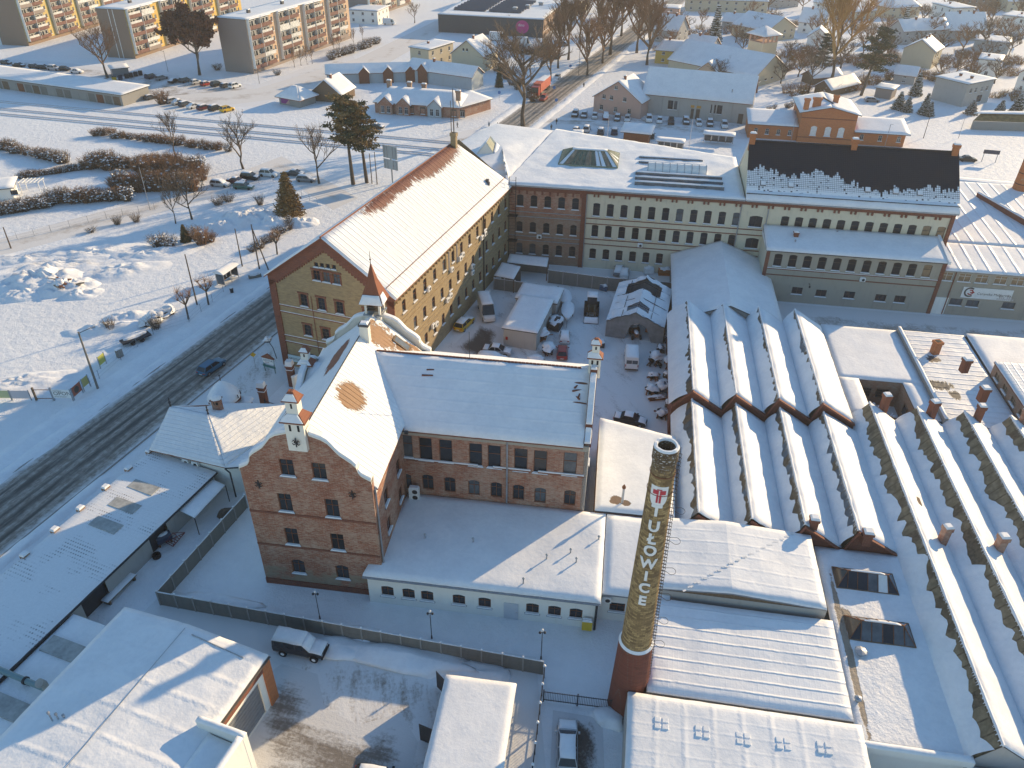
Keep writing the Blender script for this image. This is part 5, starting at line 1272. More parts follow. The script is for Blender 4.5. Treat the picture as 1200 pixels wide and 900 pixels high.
# tall chimney with the name
def Chimney():
 base=P(734,824,0);H=29.6;r0,r1=1.47,0.82
 t=thing('factory_chimney','tall tapering yellow-brick chimney with a red base and white letters down its shaft','chimney',(base.x,base.y,0))
 M['chim_brick']=chim_mat();M['chim_base']=brick_mat('chimney_red_brick',(0.20,0.062,0.042),(0.15,0.05,0.036),(0.17,0.11,0.09),soot=0.5)
 rad=lambda z:r0+(r1-r0)*(z/H)
 mb=MB();mb.lathe([(rad(0)*1.16,0),(rad(8.6)*1.12,8.6),(rad(8.6)*1.12,8.75),(rad(8.9),8.9)],32,cap=False);mb.build('chimney_base',M['chim_base'],t,smooth=False)
 mb=MB();mb.lathe([(rad(8.9),8.76),(rad(H-1.2),H-1.2),(rad(H-1.0)+0.08,H-1.0),(rad(H)+0.08,H),(rad(H)-0.22,H),(rad(H)-0.24,H-3.5)],32,cap=True);mb.build('shaft',M['chim_brick'],t)
 mb=MB();n=40
 for i in range(n):
  a0,a1=2*PI*i/n,2*PI*(i+1)/n;h0=0.16+0.06*noise.noise(Vector((math.cos(a0)*2,math.sin(a0)*2,1)));h1=0.16+0.06*noise.noise(Vector((math.cos(a1)*2,math.sin(a1)*2,1)))
  f=lambda r,a,z:(r*math.cos(a),r*math.sin(a),z)
  R0,R1=rad(H)-0.20,rad(H)+0.07
  mb.quad(f(R1,a0,H+0.005),f(R1,a1,H+0.005),f(R1-0.08,a1,H+h1),f(R1-0.08,a0,H+h0));mb.quad(f(R1-0.08,a0,H+h0),f(R1-0.08,a1,H+h1),f(R0+0.06,a1,H+h1),f(R0+0.06,a0,H+h0));mb.quad(f(R0+0.06,a0,H+h0),f(R0+0.06,a1,H+h1),f(R0,a1,H+0.005),f(R0,a0,H+0.005))
 mb.build('snow_cap',M['snow'],t)
 mb=MB()
 for i in range(n):
  a0,a1=2*PI*i/n,2*PI*(i+1)/n;f=lambda r,a,z:(r*math.cos(a),r*math.sin(a),z)
  mb.quad(f(rad(8.6)*1.14,a0,8.77),f(rad(8.6)*1.14,a1,8.77),f(rad(8.9)+0.02,a1,9.0),f(rad(8.9)+0.02,a0,9.0))
 mb.build('snow_ledge',M['snow'],t)
 face=math.atan2(-base.y,-base.x)-RAD(1)
 def bent(me,z,ang,off):
  c,s_=math.cos(ang),math.sin(ang)
  for v in me.vertices:
   x,y,zz=v.co;r=rad(z+y)+off+zz;a=ang+x/rad(z+y)
   v.co=(r*math.cos(a),r*math.sin(a),z+y)
  me.update()
 zs=[]
 top,bot=20.9,10.9
 def zpix(px,py):
  best=min(((abs(projy(z)-py),z)for z in[k*0.05 for k in range(0,600)]))[1];return best
 def projy(z):
  r=rad(z);p=Vector((base.x+r*math.cos(face),base.y+r*math.sin(face),z))-CC
  return 450-FPX*p.dot(CU)/p.dot(CF)
 cu_letters=[('T',598),('U',616),('Ł',631),('O',645),('W',660),('I',674),('C',688),('E',703)]
 for ch,py in cu_letters:
  cu=bpy.data.curves.new('t','FONT');cu.body=ch;cu.size=1.36;cu.align_x='CENTER';cu.offset=0.05;cu.extrude=0.02;cu.resolution_u=3
  o=bpy.data.objects.new('t',cu);link(o);me=bpy.data.meshes.new_from_object(o.evaluated_get(bpy.context.evaluated_depsgraph_get()));bpy.data.objects.remove(o)
  bm=bmesh.new();bm.from_mesh(me);bmesh.ops.subdivide_edges(bm,edges=[e for e in bm.edges if e.calc_length()>0.3],cuts=3);bm.to_mesh(me);bm.free()
  me.transform(Matrix.Diagonal((0.86,1.0,1.0,1.0)));bent(me,zpix(0,py)-0.49,face,0.05);me.materials.clear();me.materials.append(M['white_paint']);me.name='letter'
  place('letter',me,t)
 zc=zpix(0,581);pts=[(-0.62,0.85),(0.62,0.85)]+[(0.62*math.cos(a)*(1 if math.sin(a)>-0.4 else 1),-0.1+0.95*math.sin(a))for a in[RAD(-q)for q in range(0,181,15)]]
 def plate(name,pts,m,off):
  pts=[q for i in range(len(pts))for q in[tuple(Vector(pts[i]).lerp(Vector(pts[(i+1)%len(pts)]),k/5))for k in range(5)]]
  mb=MB();N_=12;xs=[p[0]for p in pts];x0,x1=min(xs),max(xs)
  V=[Vector((x,y))for x,y in pts];cut=[]
  res=geometry.delaunay_2d_cdt(V+[Vector((x0+(x1-x0)*i/8,yy))for i in range(1,8)for yy in(-0.85,-0.55,-0.25,0.05,0.35,0.65)if pip(x0+(x1-x0)*i/8,yy,pts)],[(i,(i+1)%len(V))for i in range(len(V))],[],1,1e-4)
  fs=[list(f)for f in res[2]if pip(sum(res[0][i].x for i in f)/len(f),sum(res[0][i].y for i in f)/len(f),pts)]
  mb.add([(v.x,v.y,0)for v in res[0]],fs);me=mb.mesh(name,m);bent(me,zc,face,off);return place(name,me,t)
 plate('shield',pts,M['white_paint'],0.04)
 red=paint('crest_red',(0.50,0.03,0.05))
 for p in([(-0.42,0.52),(-0.02,0.52),(-0.02,0.14),(-0.42,0.14)],[(0.06,0.52),(0.46,0.52),(0.46,0.14),(0.06,0.14)],[(-0.15,0.62),(0.19,0.62),(0.19,0.54),(-0.15,0.54)],[(-0.15,0.12),(-0.01,0.12),(-0.01,-0.62),(-0.15,-0.62)],[(0.05,0.12),(0.19,0.12),(0.19,-0.62),(0.05,-0.62)]):plate('crest_bar',p,red,0.06)
 la=face+RAD(82);mb=MB();hoops=MB()
 f=lambda r,a,z:(r*math.cos(a),r*math.sin(a),z)
 rung=MB().path([(-0.02,-0.2,0),(0.26,-0.2,0),(0.26,0.2,0),(-0.02,0.2,0)],0.024,4).mesh('climbing_iron',M['iron'])
 z=5.0
 while z<H-0.3:
  place('climbing_iron',rung,t,(rad(z)*math.cos(la),rad(z)*math.sin(la),z),la);z+=0.36
 for z in(9.4,12.3,15.1,18.0,21.2,24.2):
  hoop=MB();q=[f(rad(z)+0.28,la-0.12,z)]+[(Vector(f(rad(z)+0.72,la,z))+Vector(f(0.36,k,0))).to_tuple()for k in[la-PI/2+PI*j/8 for j in range(9)]]+[f(rad(z)+0.28,la+0.12,z)]
  hoop.path(q,0.018,4);hoop.build('safety_hoop',M['iron'],t)
 mb=MB();mb.tube(f(rad(9)+0.05,la+0.25,9),f(rad(H)+0.16,la+0.3,H),0.025,n=4);mb.build('lightning_cable',M['iron'],t)
 for ztr in(25.8,27.4):
  mb=MB();mb.lathe([(rad(ztr)+0.03,ztr-0.06),(rad(ztr)+0.06,ztr),(rad(ztr)+0.03,ztr+0.06)],32,cap=False);mb.build('iron_band',M['rust'],t)
 return t
def chim_mat():
 t=NT('chimney_yellow_brick');o=t.co();s=t.sep(o)
 ang=t.math('ARCTAN2',s[1],s[0]);uv=t.comb(t.math('MULTIPLY',ang,1.15),s[2])
 b=t.n('ShaderNodeTexBrick');t.set(b.inputs['Vector'],uv);b.inputs['Scale'].default_value=1.0;b.inputs['Brick Width'].default_value=0.42;b.inputs['Row Height'].default_value=0.2
 b.inputs['Mortar Size'].default_value=0.014
 t.set(b.inputs['Color1'],(0.46,0.325,0.15));t.set(b.inputs['Color2'],(0.17,0.11,0.055));t.set(b.inputs['Mortar'],(0.16,0.11,0.06))
 n=t.noise(t.map(uv,(2.0,5.0,1)),1.0,5,0.75);n2=t.noise(t.map(uv,(4,9,1)),1.0,3)
 c=t.mix(t.math('MULTIPLY',t.step(n,0.5,0.72),0.6),b.outputs['Color'],(0.13,0.075,0.035))
 sooty=t.math('MULTIPLY',t.step(t.math('ADD',s[2],t.math('MULTIPLY',t.math('SUBTRACT',n,0.5),2.0)),27.2,28.6),0.7)
 c=t.mix(sooty,c,(0.06,0.045,0.035))
 rime=t.math('MULTIPLY',t.step(s[2],27.4,28.8),t.step(n2,0.58,0.64));c=t.mix(rime,c,(0.6,0.6,0.6))
 t.color(c).rough(0.9);t.bump(t.math('ADD',b.outputs['Fac'],n),0.5,0.03);return t.mat
CH=Chimney()
# lower right roofs
def big_roof(name,label,u0,u1,v0,v1,zs,mat,seed,th=0.3,wallm=None,ridge=None,amp=0.06):
 0
 B=Bld(FN,u0,v0,name,label,'hall roof' if False else 'hall')
 z0,z1=zs
 B.wall((u0,v0),(u1,v0),0,z0,wallm or M['grey_wall']);B.wall((u1,v0),(u1,v1),0,min(zs),wallm or M['grey_wall']);B.wall((u0,v1),(u0,v0),0,min(zs),wallm or M['grey_wall'])
 if ridge:
  r,h=ridge
  qs=[[(u0,v0,z0+.1),(r,v0,z0+h+.1),(r,v1,z1+h+.1),(u0,v1,z1+.1)],[(r,v0,z0+h+.1),(u1,v0,z0+.1),(u1,v1,z1+.1),(r,v1,z1+h+.1)]]
  mb=B.mb();mb.add([(u0,v0+0.03,z0-0.1),(u1,v0+0.03,z0-0.1),(u1,v0+0.03,z0),(r,v0+0.03,z0+h),(u0,v0+0.03,z0)],[[0,1,2,3,4]]);B.part('wall',mb,wallm or M['wood'])
 else:qs=[[(u0,v0,z0+.1),(u1,v0,z0+.1),(u1,v1,z1+.1),(u0,v1,z1+.1)]]
 B.roof(qs,M['metal_grey'],mat,th,cell=0.6,seed=seed,amp=amp,opens=['r','l']if ridge else None)
 return B
M['snow_rows']=snow_mat('snow_on_wavy_sheets',ribs=((1,1.15,0.5),(0,0.45,0.04)),lumps=0.3)
M['snow_rows2']=snow_mat('snow_on_low_ribs',ribs=((1,1.6,0.18),(0,2.6,0.05)),lumps=0.3)
M['snow_grid']=snow_mat('snow_on_panel_joints',ribs=((0,2.35,0.22),(1,1.2,0.08)),lumps=0.3)
R1=big_roof('packing_hall','hall with a crowned snow roof crossed by a trail of footprints',13.0,29.1,-80.6,-70.9,(5.0,5.0),M['snow_rows2'],90,0.3,None,(20.3,0.6))
mb=R1.mb();rr=random.Random(5)
p0=Vector(FN.l(803,689,5.9));p1=Vector(FN.l(928,626,5.6));n=34
for i in range(n):
 q=p0.lerp(p1,i/(n-1));s=0.12 if i%2 else-0.12
 zz=5.1+0.6*(1-abs(q.x-20.3)/(8.8 if q.x>20.3 else 7.3))+0.31
 mb.rbox(q.x+s*0.5+rr.uniform(-.05,.05),q.y+s,zz,0.34,0.18,0.03,rr.uniform(0,50))
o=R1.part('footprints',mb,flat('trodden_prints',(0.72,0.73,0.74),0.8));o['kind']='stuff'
R2=big_roof('packing_hall','hall below the crowned roof, its snow showing rows of wavy roofing sheets',12.6,29.7,-91.2,-81.1,(3.75,4.1),M['snow_rows'],91,0.3,None,None)
R3=big_roof('packing_hall','bottom hall with snow over a grid of panel joints and four sunken roof hatches',11.0,30.2,-104,-91.6,(3.6,3.9),M['snow_grid'],92,0.32,None,None)
for x,y in((777,848),(825,858),(873,866),(920,872),(968,877)):
 if x==777 or x>800:
  u,v=FN.l(x-2,y,4.2)
  zz=3.6+(v+104)/12.4*0.3+0.1+0.30
  for du in(-0.32,0.32):
   for dv in(-0.3,0.3):mb=R3.mb();mb.rbox(u+du,v+dv,zz,0.5,0.46,0.10,0,0,0.86);R3.part('hatch_lid',mb,M['snow'])
def lantern_roof():
 B=Bld(FN,29.9,-93,'low_workshop','low workshop with patchy snow roof carrying two broken glass lanterns','workshop')
 B.wall((29.9,-93),(38.6,-93),0,3.5,M['white_wall']);
 M['snow_lr']=snow_mat('thin_rough_snow',fine=4.0,lumps=0.6,patch=[((0.34,0.28,0.22),0.8,9.0,0.35,9.5,0.4,2),((0.30,0.25,0.2),1.2,13.3,0.8,1.0,0.6,2)])
 B.roof([[(29.75,-93.2,3.6),(38.6,-93.2,3.6),(38.6,-70.75,3.6),(29.75,-70.75,3.6)]],M['felt'],M['snow_lr'],0.2,cell=0.5,seed=95,amp=0.08)
 mb=B.mb();mb.box(29.7,38.5,-93.5,-93.2,3.3,4.0);pr=B.part('parapet',mb,M['white_wall'])
 B.part('snow_cover',snow_sheet(B.mb(),[(29.7,-93.5,4.0),(38.5,-93.5,4.0),(38.5,-92.9,4.0),(29.7,-92.9,4.0)],0.2,0.5,4,0.08),M['snow'],pr,smooth=True)
 for(v0,v1)in((-76.4,-73.6),(-82.6,-79.8)):
  glass_shed(B,31.0,36.9,v0,v1,3.75,1.25)
 vent(B,*FN.l(1009,763,4.2),3.7,0.5,0.42);vent(B,*FN.l(1006,818,4.2),3.7,0.45,0.25,name='roof_fan')
 return B
def glass_shed(B,u0,u1,v0,v1,z,h):
 vm=(v0+v1)/2;mb=B.mb();mb.box(u0,u1,v0,v0+0.12,z-0.2,z+0.15);mb.box(u0,u1,v1-0.12,v1,z-0.2,z+0.15);mb.box(u0,u0+0.12,v0+0.12,v1-0.12,z-0.2,z+0.15);mb.box(u1-0.12,u1,v0+0.12,v1-0.12,z-0.2,z+0.15)
 o=B.part('roof_lantern',mb,M['wood']);i=1.1
 bars=B.mb();n=6
 for(ya,yb)in((v0+0.06,vm),(v1-0.06,vm)):
  for k in range(n):
   x0,x1=u0+0.06+(u1-u0-0.12)*(k+0.04)/n,u0+0.06+(u1-u0-0.12)*(k+0.96)/n
   X0=max(x0,u0+i)if k==0 else x0;X1=min(x1,u1-i)if k==n-1 else x1
   mb=B.mb();mb.quad((x0,ya,z+0.15),(x1,ya,z+0.15),(X1,yb,z+h),(X0,yb,z+h))
   r=rw.random();B.part('pane',mb,M['glass']if r<0.45 else(M['glass_pale']if r<0.75 else M['white_paint']),o)
   bars.tube((u0+0.06+(u1-u0-0.12)*k/n,ya,z+0.15),(max(u0+i,min(u1-i,u0+0.06+(u1-u0-0.12)*k/n)),yb,z+h),0.045,n=4,m=0)
 for s,(xa,xb)in((0,(u0+0.06,u0+i)),(1,(u1-0.06,u1-i))):
  mb=B.mb();mb.tri((xa,v0+0.06,z+0.15),(xb,vm,z+h),(xa,v1-0.06,z+0.15));B.part('pane',mb,M['glass'],o)
  bars.tube((xa,v0+0.06,z+0.15),(xb,vm,z+h),0.05,n=4);bars.tube((xa,v1-0.06,z+0.15),(xb,vm,z+h),0.05,n=4)
 bars.tube((u0+i-0.1,vm,z+h),(u1-i+0.1,vm,z+h),0.07,n=5);B.part('glazing_bars',bars,M['rust'],o)
 mb=B.mb();mb.rbox((u0+u1)/2,vm,z+h+0.06,(u1-u0)*0.55,0.16,0.14,0,0,0.7);B.part('snow_cover',mb,M['snow'],o)
lantern_roof()
def end_shed():
 B=Bld(FN,29.9,-99,'low_annex','low white annex with a glimpse of its snow-edged gable in the bottom right corner','annex')
 gable_house(B,38.6,60,-101,-93.6,3.0,4.6,M['white_wall'],M['metal_grey'],M['snow'],seed=97)
 return B
end_shed()
# middle right flat roofs
def mid_right():
 B=Bld(FN,38.6,-45,'flat_workshop','flat-roofed workshop with a smooth snow roof around an open pit of scrap','workshop')
 z=3.9
 c=lambda x,y,zz=4.1:FN.l(x,y,zz)
 A,Bq,C,D=c(962,384),c(1035,388),c(1112,490),c(1012,476)
 u0=38.3;pit=(41.0,46.6,-44.0,-37.2)
 quads=[[(u0,-37.1,z),(49.5,-37.1,z),(49.5,-22.2,z),(u0,-22.2,z)],[(46.8,-45.6,z),(49.5,-45.6,z),(49.5,-37.1,z),(46.8,-37.1,z)],[(u0,-45.6,z),(41.0,-45.6,z),(41.0,-37.1,z),(u0,-37.1,z)]]
 B.roof(quads,M['felt'],M['snow'],0.25,cell=0.8,seed=100)
 for a,b in(((41.0,-45.5),(41.0,-37.2)),((41.0,-37.2),(46.7,-37.2)),((46.7,-37.2),(46.7,-45.5))):B.wall(b,a,0,z,M['brick_mix'],[(2.2,1.4,1.6,1.4,'dark_grid',0),(4.4,1.4,1.4,1.4,'dark_grid',0)])
 B.wall((u0,-22.2),(u0,-45.6),0,z,M['conc'])
 B.wall((78,-22.0),(u0,-22.0),0,z,M['conc'])
 rr=random.Random(8)
 mb=B.mb();mb.box(49.5,50.0,-46,-22.2,0,4.7);pw=B.part('parapet',mb,M['conc']);B.part('snow_cover',snow_sheet(B.mb(),[(49.5,-46,4.7),(50,-46,4.7),(50,-22.2,4.7),(49.5,-22.2,4.7)],0.18,0.8,1,0.06),M['snow'],pw,smooth=True)
 for i in range(26):
  j=MB();x,y=rr.uniform(41.6,46.0),rr.uniform(-43.5,-38);h=rr.uniform(0.6,1.3)
  s=rr.uniform(0.5,0.8);p=FN.w(x,y)
  tag(mbd(j,s,h).build('drum',[M['rust'],M['snow']],None,(p.x,p.y,0),0),'snow-topped scrap drum in the pit between the flat roof and the sheds','drum','drums in the open pit')
 return B
def mbd(j,s,h):
 j.lathe([(s/2,0),(s/2,h*0.33),(s/2+0.03,h*0.35),(s/2,h*0.37),(s/2,h*0.66),(s/2+0.03,h*0.68),(s/2,h*0.7),(s/2,h)],10,m=0)
 j.blob(0,0,h+0.003,s*0.5,s*0.5,0.22,1,h*10,0.1,10,3);return j
mid_right()
def patch_roof():
 B=Bld(FN,50,-45,'flat_workshop','workshop whose thin rippled roof snow has dark bare patches, next to the brick stack','workshop')
 pa=lambda x,y:tuple(q-o for q,o in zip(FN.l(x,y,4.3),(50,-45)))
 M['snow_pr']=snow_mat('thin_rippled_snow',ribs=(1,1.25,1.1),lumps=0.8,patch=[((0.07,0.07,0.075),*pa(1068,437),1.3,1.0,0.6,1),((0.07,0.07,0.075),*pa(1100,450),2.2,1.2,0.7,1),((0.12,0.09,0.08),*pa(1094,420),0.9,0.9,0.9,2),((0.07,0.07,0.075),*pa(1120,462),0.7,1.2,1.0,1)])
 B.roof([[(50.0,-46,3.9),(59.2,-46,3.9),(59.2,-22.2,4.1),(50.0,-22.2,4.1)]],M['felt'],M['snow_pr'],0.14,cell=0.5,seed=104,amp=0.07)
 u,v=FN.l(1095,413,4.3);stack(B,u,v,4.0,2.2,0.95,0.95,M['brick_orange'],20,cap=False)
 return B
patch_roof()
def tiled_roof():
 B=Bld(FN,59.4,-45,'raised_workshop','raised workshop at the right edge with a brick clerestory side and tiled snow roof','workshop')
 a,b=(59.4,-23.5),(59.4,-45.9)
 ws=[(2.5+i*3.2,4.5,1.6,1.0,'dark_grid',0)for i in range(6)]
 B.wall((59.4,-33.0),(59.4,-45.9),0,6.0,M['brick_mix'],[(2.0+i*2.9,4.4,1.5,1.0,'dark_grid',0,'warm')for i in range(4)])
 B.roof([[(59.4,-46,6.0),(82,-46,6.0),(82,-33,6.2),(59.2,-33,6.2)]],M['clay_dark'],M['snow_tileflat'],0.2,cell=0.8,seed=106)
 B.roof([[(59.4,-32.9,4.2),(82,-32.9,4.2),(82,-22.2,4.4),(59.4,-22.2,4.4)]],M['felt'],M['snow'],0.25,cell=0.9,seed=107)
 B.wall((82,-33.0),(59.4,-33.0),0,6.0,M['brick_mix'])
 for(x,y)in((1129,424),(1150,458)):
  u,v=FN.l(x,y+10,6.2);stack(B,u,v,6.0,2.0,0.9,0.9,M['clay_dark'],10)
 return B
M['snow_tileflat']=snow_mat('snow_on_flat_tiles',ribs=((0,0.95,0.55),(1,0.8,0.35)),lumps=0.2)
tiled_roof()
# left foreground
def slab_walls(B,pts,z,mat):
 for i in range(len(pts)):B.wall(pts[i],pts[(i+1)%len(pts)],0,z if not callable(z)else 0,mat)
def House():
 B=Bld(FG,-19,13,'corner_house','white corner house with a hipped pantile roof under snow, half sunlit, beside the road','house')
 pts=[(-19.0,14.3),(-9.3,12.6),(-3.6,14.3),(-5.0,24.0),(-12.0,23.2),(-18.6,21.6)]
 for i in range(6):
  w=()
  if i==0:w=[(2.5,1.4,1.2,1.4,'brown_cross',0),(5.0,1.4,1.2,1.4,'brown_cross',0)]
  B.wall(pts[i],pts[(i+1)%6],0,4.4,M['white_wall'],w)
 M['snow_house']=snow_mat('snow_on_pantiles',ribs=((2,0.26,0.5),(0,3.0,0.06)),lumps=0.7,fine=2.0)
 pl=[[(-19.5,13.6,4.45),(-9.2,11.9,4.45),(-13.4,17.6,7.5),(-18.6,18.4,7.5)],[(-9.2,11.9,4.45),(-4.4,24.8,4.7),(-13.4,17.62,7.5),(-13.4,17.6,7.5)],[(-9.2,11.9,4.45),(-3.0,13.8,4.3),(-4.4,24.79,4.7),(-4.4,24.8,4.7)],[(-4.4,24.8,4.7),(-12.4,24.0,4.7),(-16.0,18.0,7.45),(-13.4,17.6,7.5)],[(-12.4,24.0,4.7),(-19.4,22.4,4.6),(-18.6,18.4,7.5),(-16.0,18.0,7.45)],[(-19.4,22.4,4.6),(-19.5,13.6,4.45),(-18.6,18.4,7.5),(-18.6,18.41,7.5)]]
 B.roof(pl,M['clay'],M['snow_house'],0.13,cell=0.5,seed=110,amp=0.05,slab=0.12)
 for(u,v)in((-18.6,18.4),(-13.4,17.6)):
  mb=B.mb();mb.lathe([(0.12,7.5),(0.08,7.9),(0.16,8.1),(0.06,8.35),(0.1,8.55),(0.01,8.9)],8,u,v);B.part('finial',mb,M['iron'])
 u,v=FG.l(255,476,7.3);mb=B.mb();mb.rbox(u,v,5.8,1.0,0.8,2.5,5);c=B.part('chimney',mb,M['brick_red_patchy'])
 for k in(-0.22,0.22):mb=B.mb();mb.box(u+k-0.14,u+k+0.14,v-0.42,v-0.38,7.75,8.15);B.part('flue_opening',mb,M['black'],c)
 mb=B.mb();mb.rbox(u,v,8.3,1.25,1.05,0.12,5);B.part('chimney_head',mb,M['brick_band'],c)
 mb=B.mb();mb.blob(u,v,8.42,0.68,0.55,0.5,0,3,0.1,12,4);B.part('snow_cap',mb,M['snow'],c,smooth=True)
 for s in(4.0,5.3):cond(B,(-19.0+s*0.985+0.1,14.3-s*0.173),-10,3.1)
 u,v=FG.l(257,526,5.0);mb=B.mb();mb.blob(u,v,4.6,0.5,0.45,0.6,0,7,0.4,8,4);B.part('bare_roof_patch',mb,M['clay_dark'])
 mb=B.mb();mb.path([(-9.3,11.9,4.3),(-8.6,11.6,4.0),(-8.6,11.6,0.3)],0.09,6);mb.path([(-9.3,11.9,4.35),(-3.4,13.6,4.25)],0.1,6);B.part('gutter',mb,M['iron'])
 return B
House()
def Pavilion():
 p=P(263,466,4.4);t=thing('gate_pavilion','little round gate pavilion under a domed cap of snow with a finial','pavilion',(p.x,p.y,0))
 mb=MB();mb.lathe([(1.7,0),(1.7,4.3)],8);mb.build('wall',M['white_wall'],t)
 mb=MB();mb.lathe([(2.15,4.2),(2.2,4.3),(2.0,4.7),(1.6,5.3),(0.9,6.1),(0.25,6.7),(0.05,7.0)],8);mb.build('roof',M['clay_dark'],t)
 mb=MB();
 prof=[(2.1,4.42),(2.15,4.7),(1.85,5.2),(1.3,5.95),(0.7,6.6),(0.2,7.0),(0.02,7.1)]
 mb.lathe(prof,14);mb.v=[(x+0.12*noise.noise(Vector((x,y,z))),y+0.12*noise.noise(Vector((y,z,x))),z+0.1*noise.noise(Vector((z,x,y))))for x,y,z in mb.v];mb.build('snow_cover',M['snow'],t,smooth=True)
 mb=MB();mb.tube((0,0,6.8),(0,0,7.9),0.07,0.03,6);mb.lathe([(0.02,7.7),(0.15,7.85),(0.02,8.0)],8);mb.build('finial',M['iron'],t)
 mb=MB();mb.rbox(2.3,0.6,3.4,1.6,1.6,0.12,30);mb.build('porch_roof',M['clay_dark'],t)
 mb=MB();mb.blob(2.4,0.6,3.52,1.05,0.95,0.5,0,5,0.15,12,4);mb.build('snow_cover',M['snow'],t,smooth=True)
 for q in(-30,20):
  mb=MB();mb.path([(1.75,0.2+q*0.02,4.5),(2.1,q*0.02,4.9),(2.0,q*0.02,5.3)],0.06,5);mb.build('scroll_bracket',M['iron'],t)
Pavilion()
def gate_post(px,py,z,lab,h=None):
 p=P(px,py,z);t=thing('gate_pier',lab,'gate post',(p.x,p.y,0),FG.deg,'brick gate piers by the corner house')
 mb=MB();mb.rbox(0,0,0,0.9,0.8,z-0.3);mb.rbox(0,0,z-0.9,1.05,0.95,0.14);mb.rbox(0,0,z-0.3,1.1,1.0,0.2);mb.build('shaft',M['brick_band'],t)
 mb=MB();mb.rbox(0,0,z-0.1,1.05,0.95,0.75,0,0,0.82);mb.build('snow_cap',M['snow'],t)
 mb=MB();mb.rbox(0,-0.02,z-0.757,1.08,0.98,0.07,0,0,0.95);mb.build('snow_ledge',M['snow'],t)
gate_post(306,452,3.6,'brick gate pier under a tall block of snow, nearer the corner house');gate_post(339,427,3.6,'brick gate pier with a block of snow, close to the curved white wall')
def iron_fence(a,b,lab,h=1.5,step=0.16,name='iron_railing',mat=None):
 a=Vector(a);b=Vector(b);d=b-a;L=d.length;ang=math.degrees(math.atan2(d.y,d.x))
 t=thing(name,lab,'fence',(a.x,a.y,0),ang)
 bar=MB();bar.tube((0,0,0.12),(0,0,h),0.022,n=4);bm_=bar.mesh('bar',mat or M['iron'])
 n=int(L/step)
 for i in range(n+1):place('bar',bm_,t,(L*i/n,0,0))
 for z in(0.25,h-0.12):r=MB();r.box(0,L,-0.03,0.03,z-0.025,z+0.025);r.build('rail',mat or M['iron'],t)
 for x in([0,L]if L<4 else[0,L/2,L]):r=MB();r.box(x-0.06,x+0.06,-0.06,0.06,0,h+0.15);r.build('post',mat or M['iron'],t)
 return t
q=P(311,474,1.2),P(336,482,1.2)
iron_fence(q[0].xy,q[1].xy,'wrought iron fence between a brick gate pier and the gable house',1.9)
q=FG.w(30.1,-9.6),FG.w(36.2,-9.6)
iron_fence(q[0],q[1],'black iron double gate between the concrete fence and the tall chimney',1.5,0.15,'iron_gate')
def curved_wall():
 a=P(347,433,3.0);t=thing('courtyard_wall','curved white wall with snow on its swept coping beside the small pinnacle','wall',(a.x,a.y,0),FG.deg)
 mb=MB();sn=MB();b=P(373,415,4.0);L=6.5;pr=[]
 for i in range(13):
  f=i/12;z=2.6+2.6*max(0,(f-0.45)/0.55)**1.7;pr.append((L*f*0.55,-1.5+L*f*0.8*0.75,z))
 for i in range(12):
  (x0,y0,z0),(x1,y1,z1)=pr[i],pr[i+1]
  mb.hexa([(x0-.2,y0,0),(x0+.2,y0,0),(x1+.2,y1,0),(x1-.2,y1,0)],[(x0-.2,y0,z0),(x0+.2,y0,z0),(x1+.2,y1,z1),(x1-.2,y1,z1)])
  sn.hexa([(x0-.25,y0,z0+.003),(x0+.25,y0,z0+.003),(x1+.25,y1,z1+.003),(x1-.25,y1,z1+.003)],[(x0-.18,y0,z0+.25),(x0+.18,y0,z0+.25),(x1+.18,y1,z1+.25),(x1-.18,y1,z1+.25)])
 mb.build('wall',M['white_trim'],t);sn.build('snow_cover',M['snow'],t)
curved_wall()
FL=Frame(-43.34,45.70,70.3)
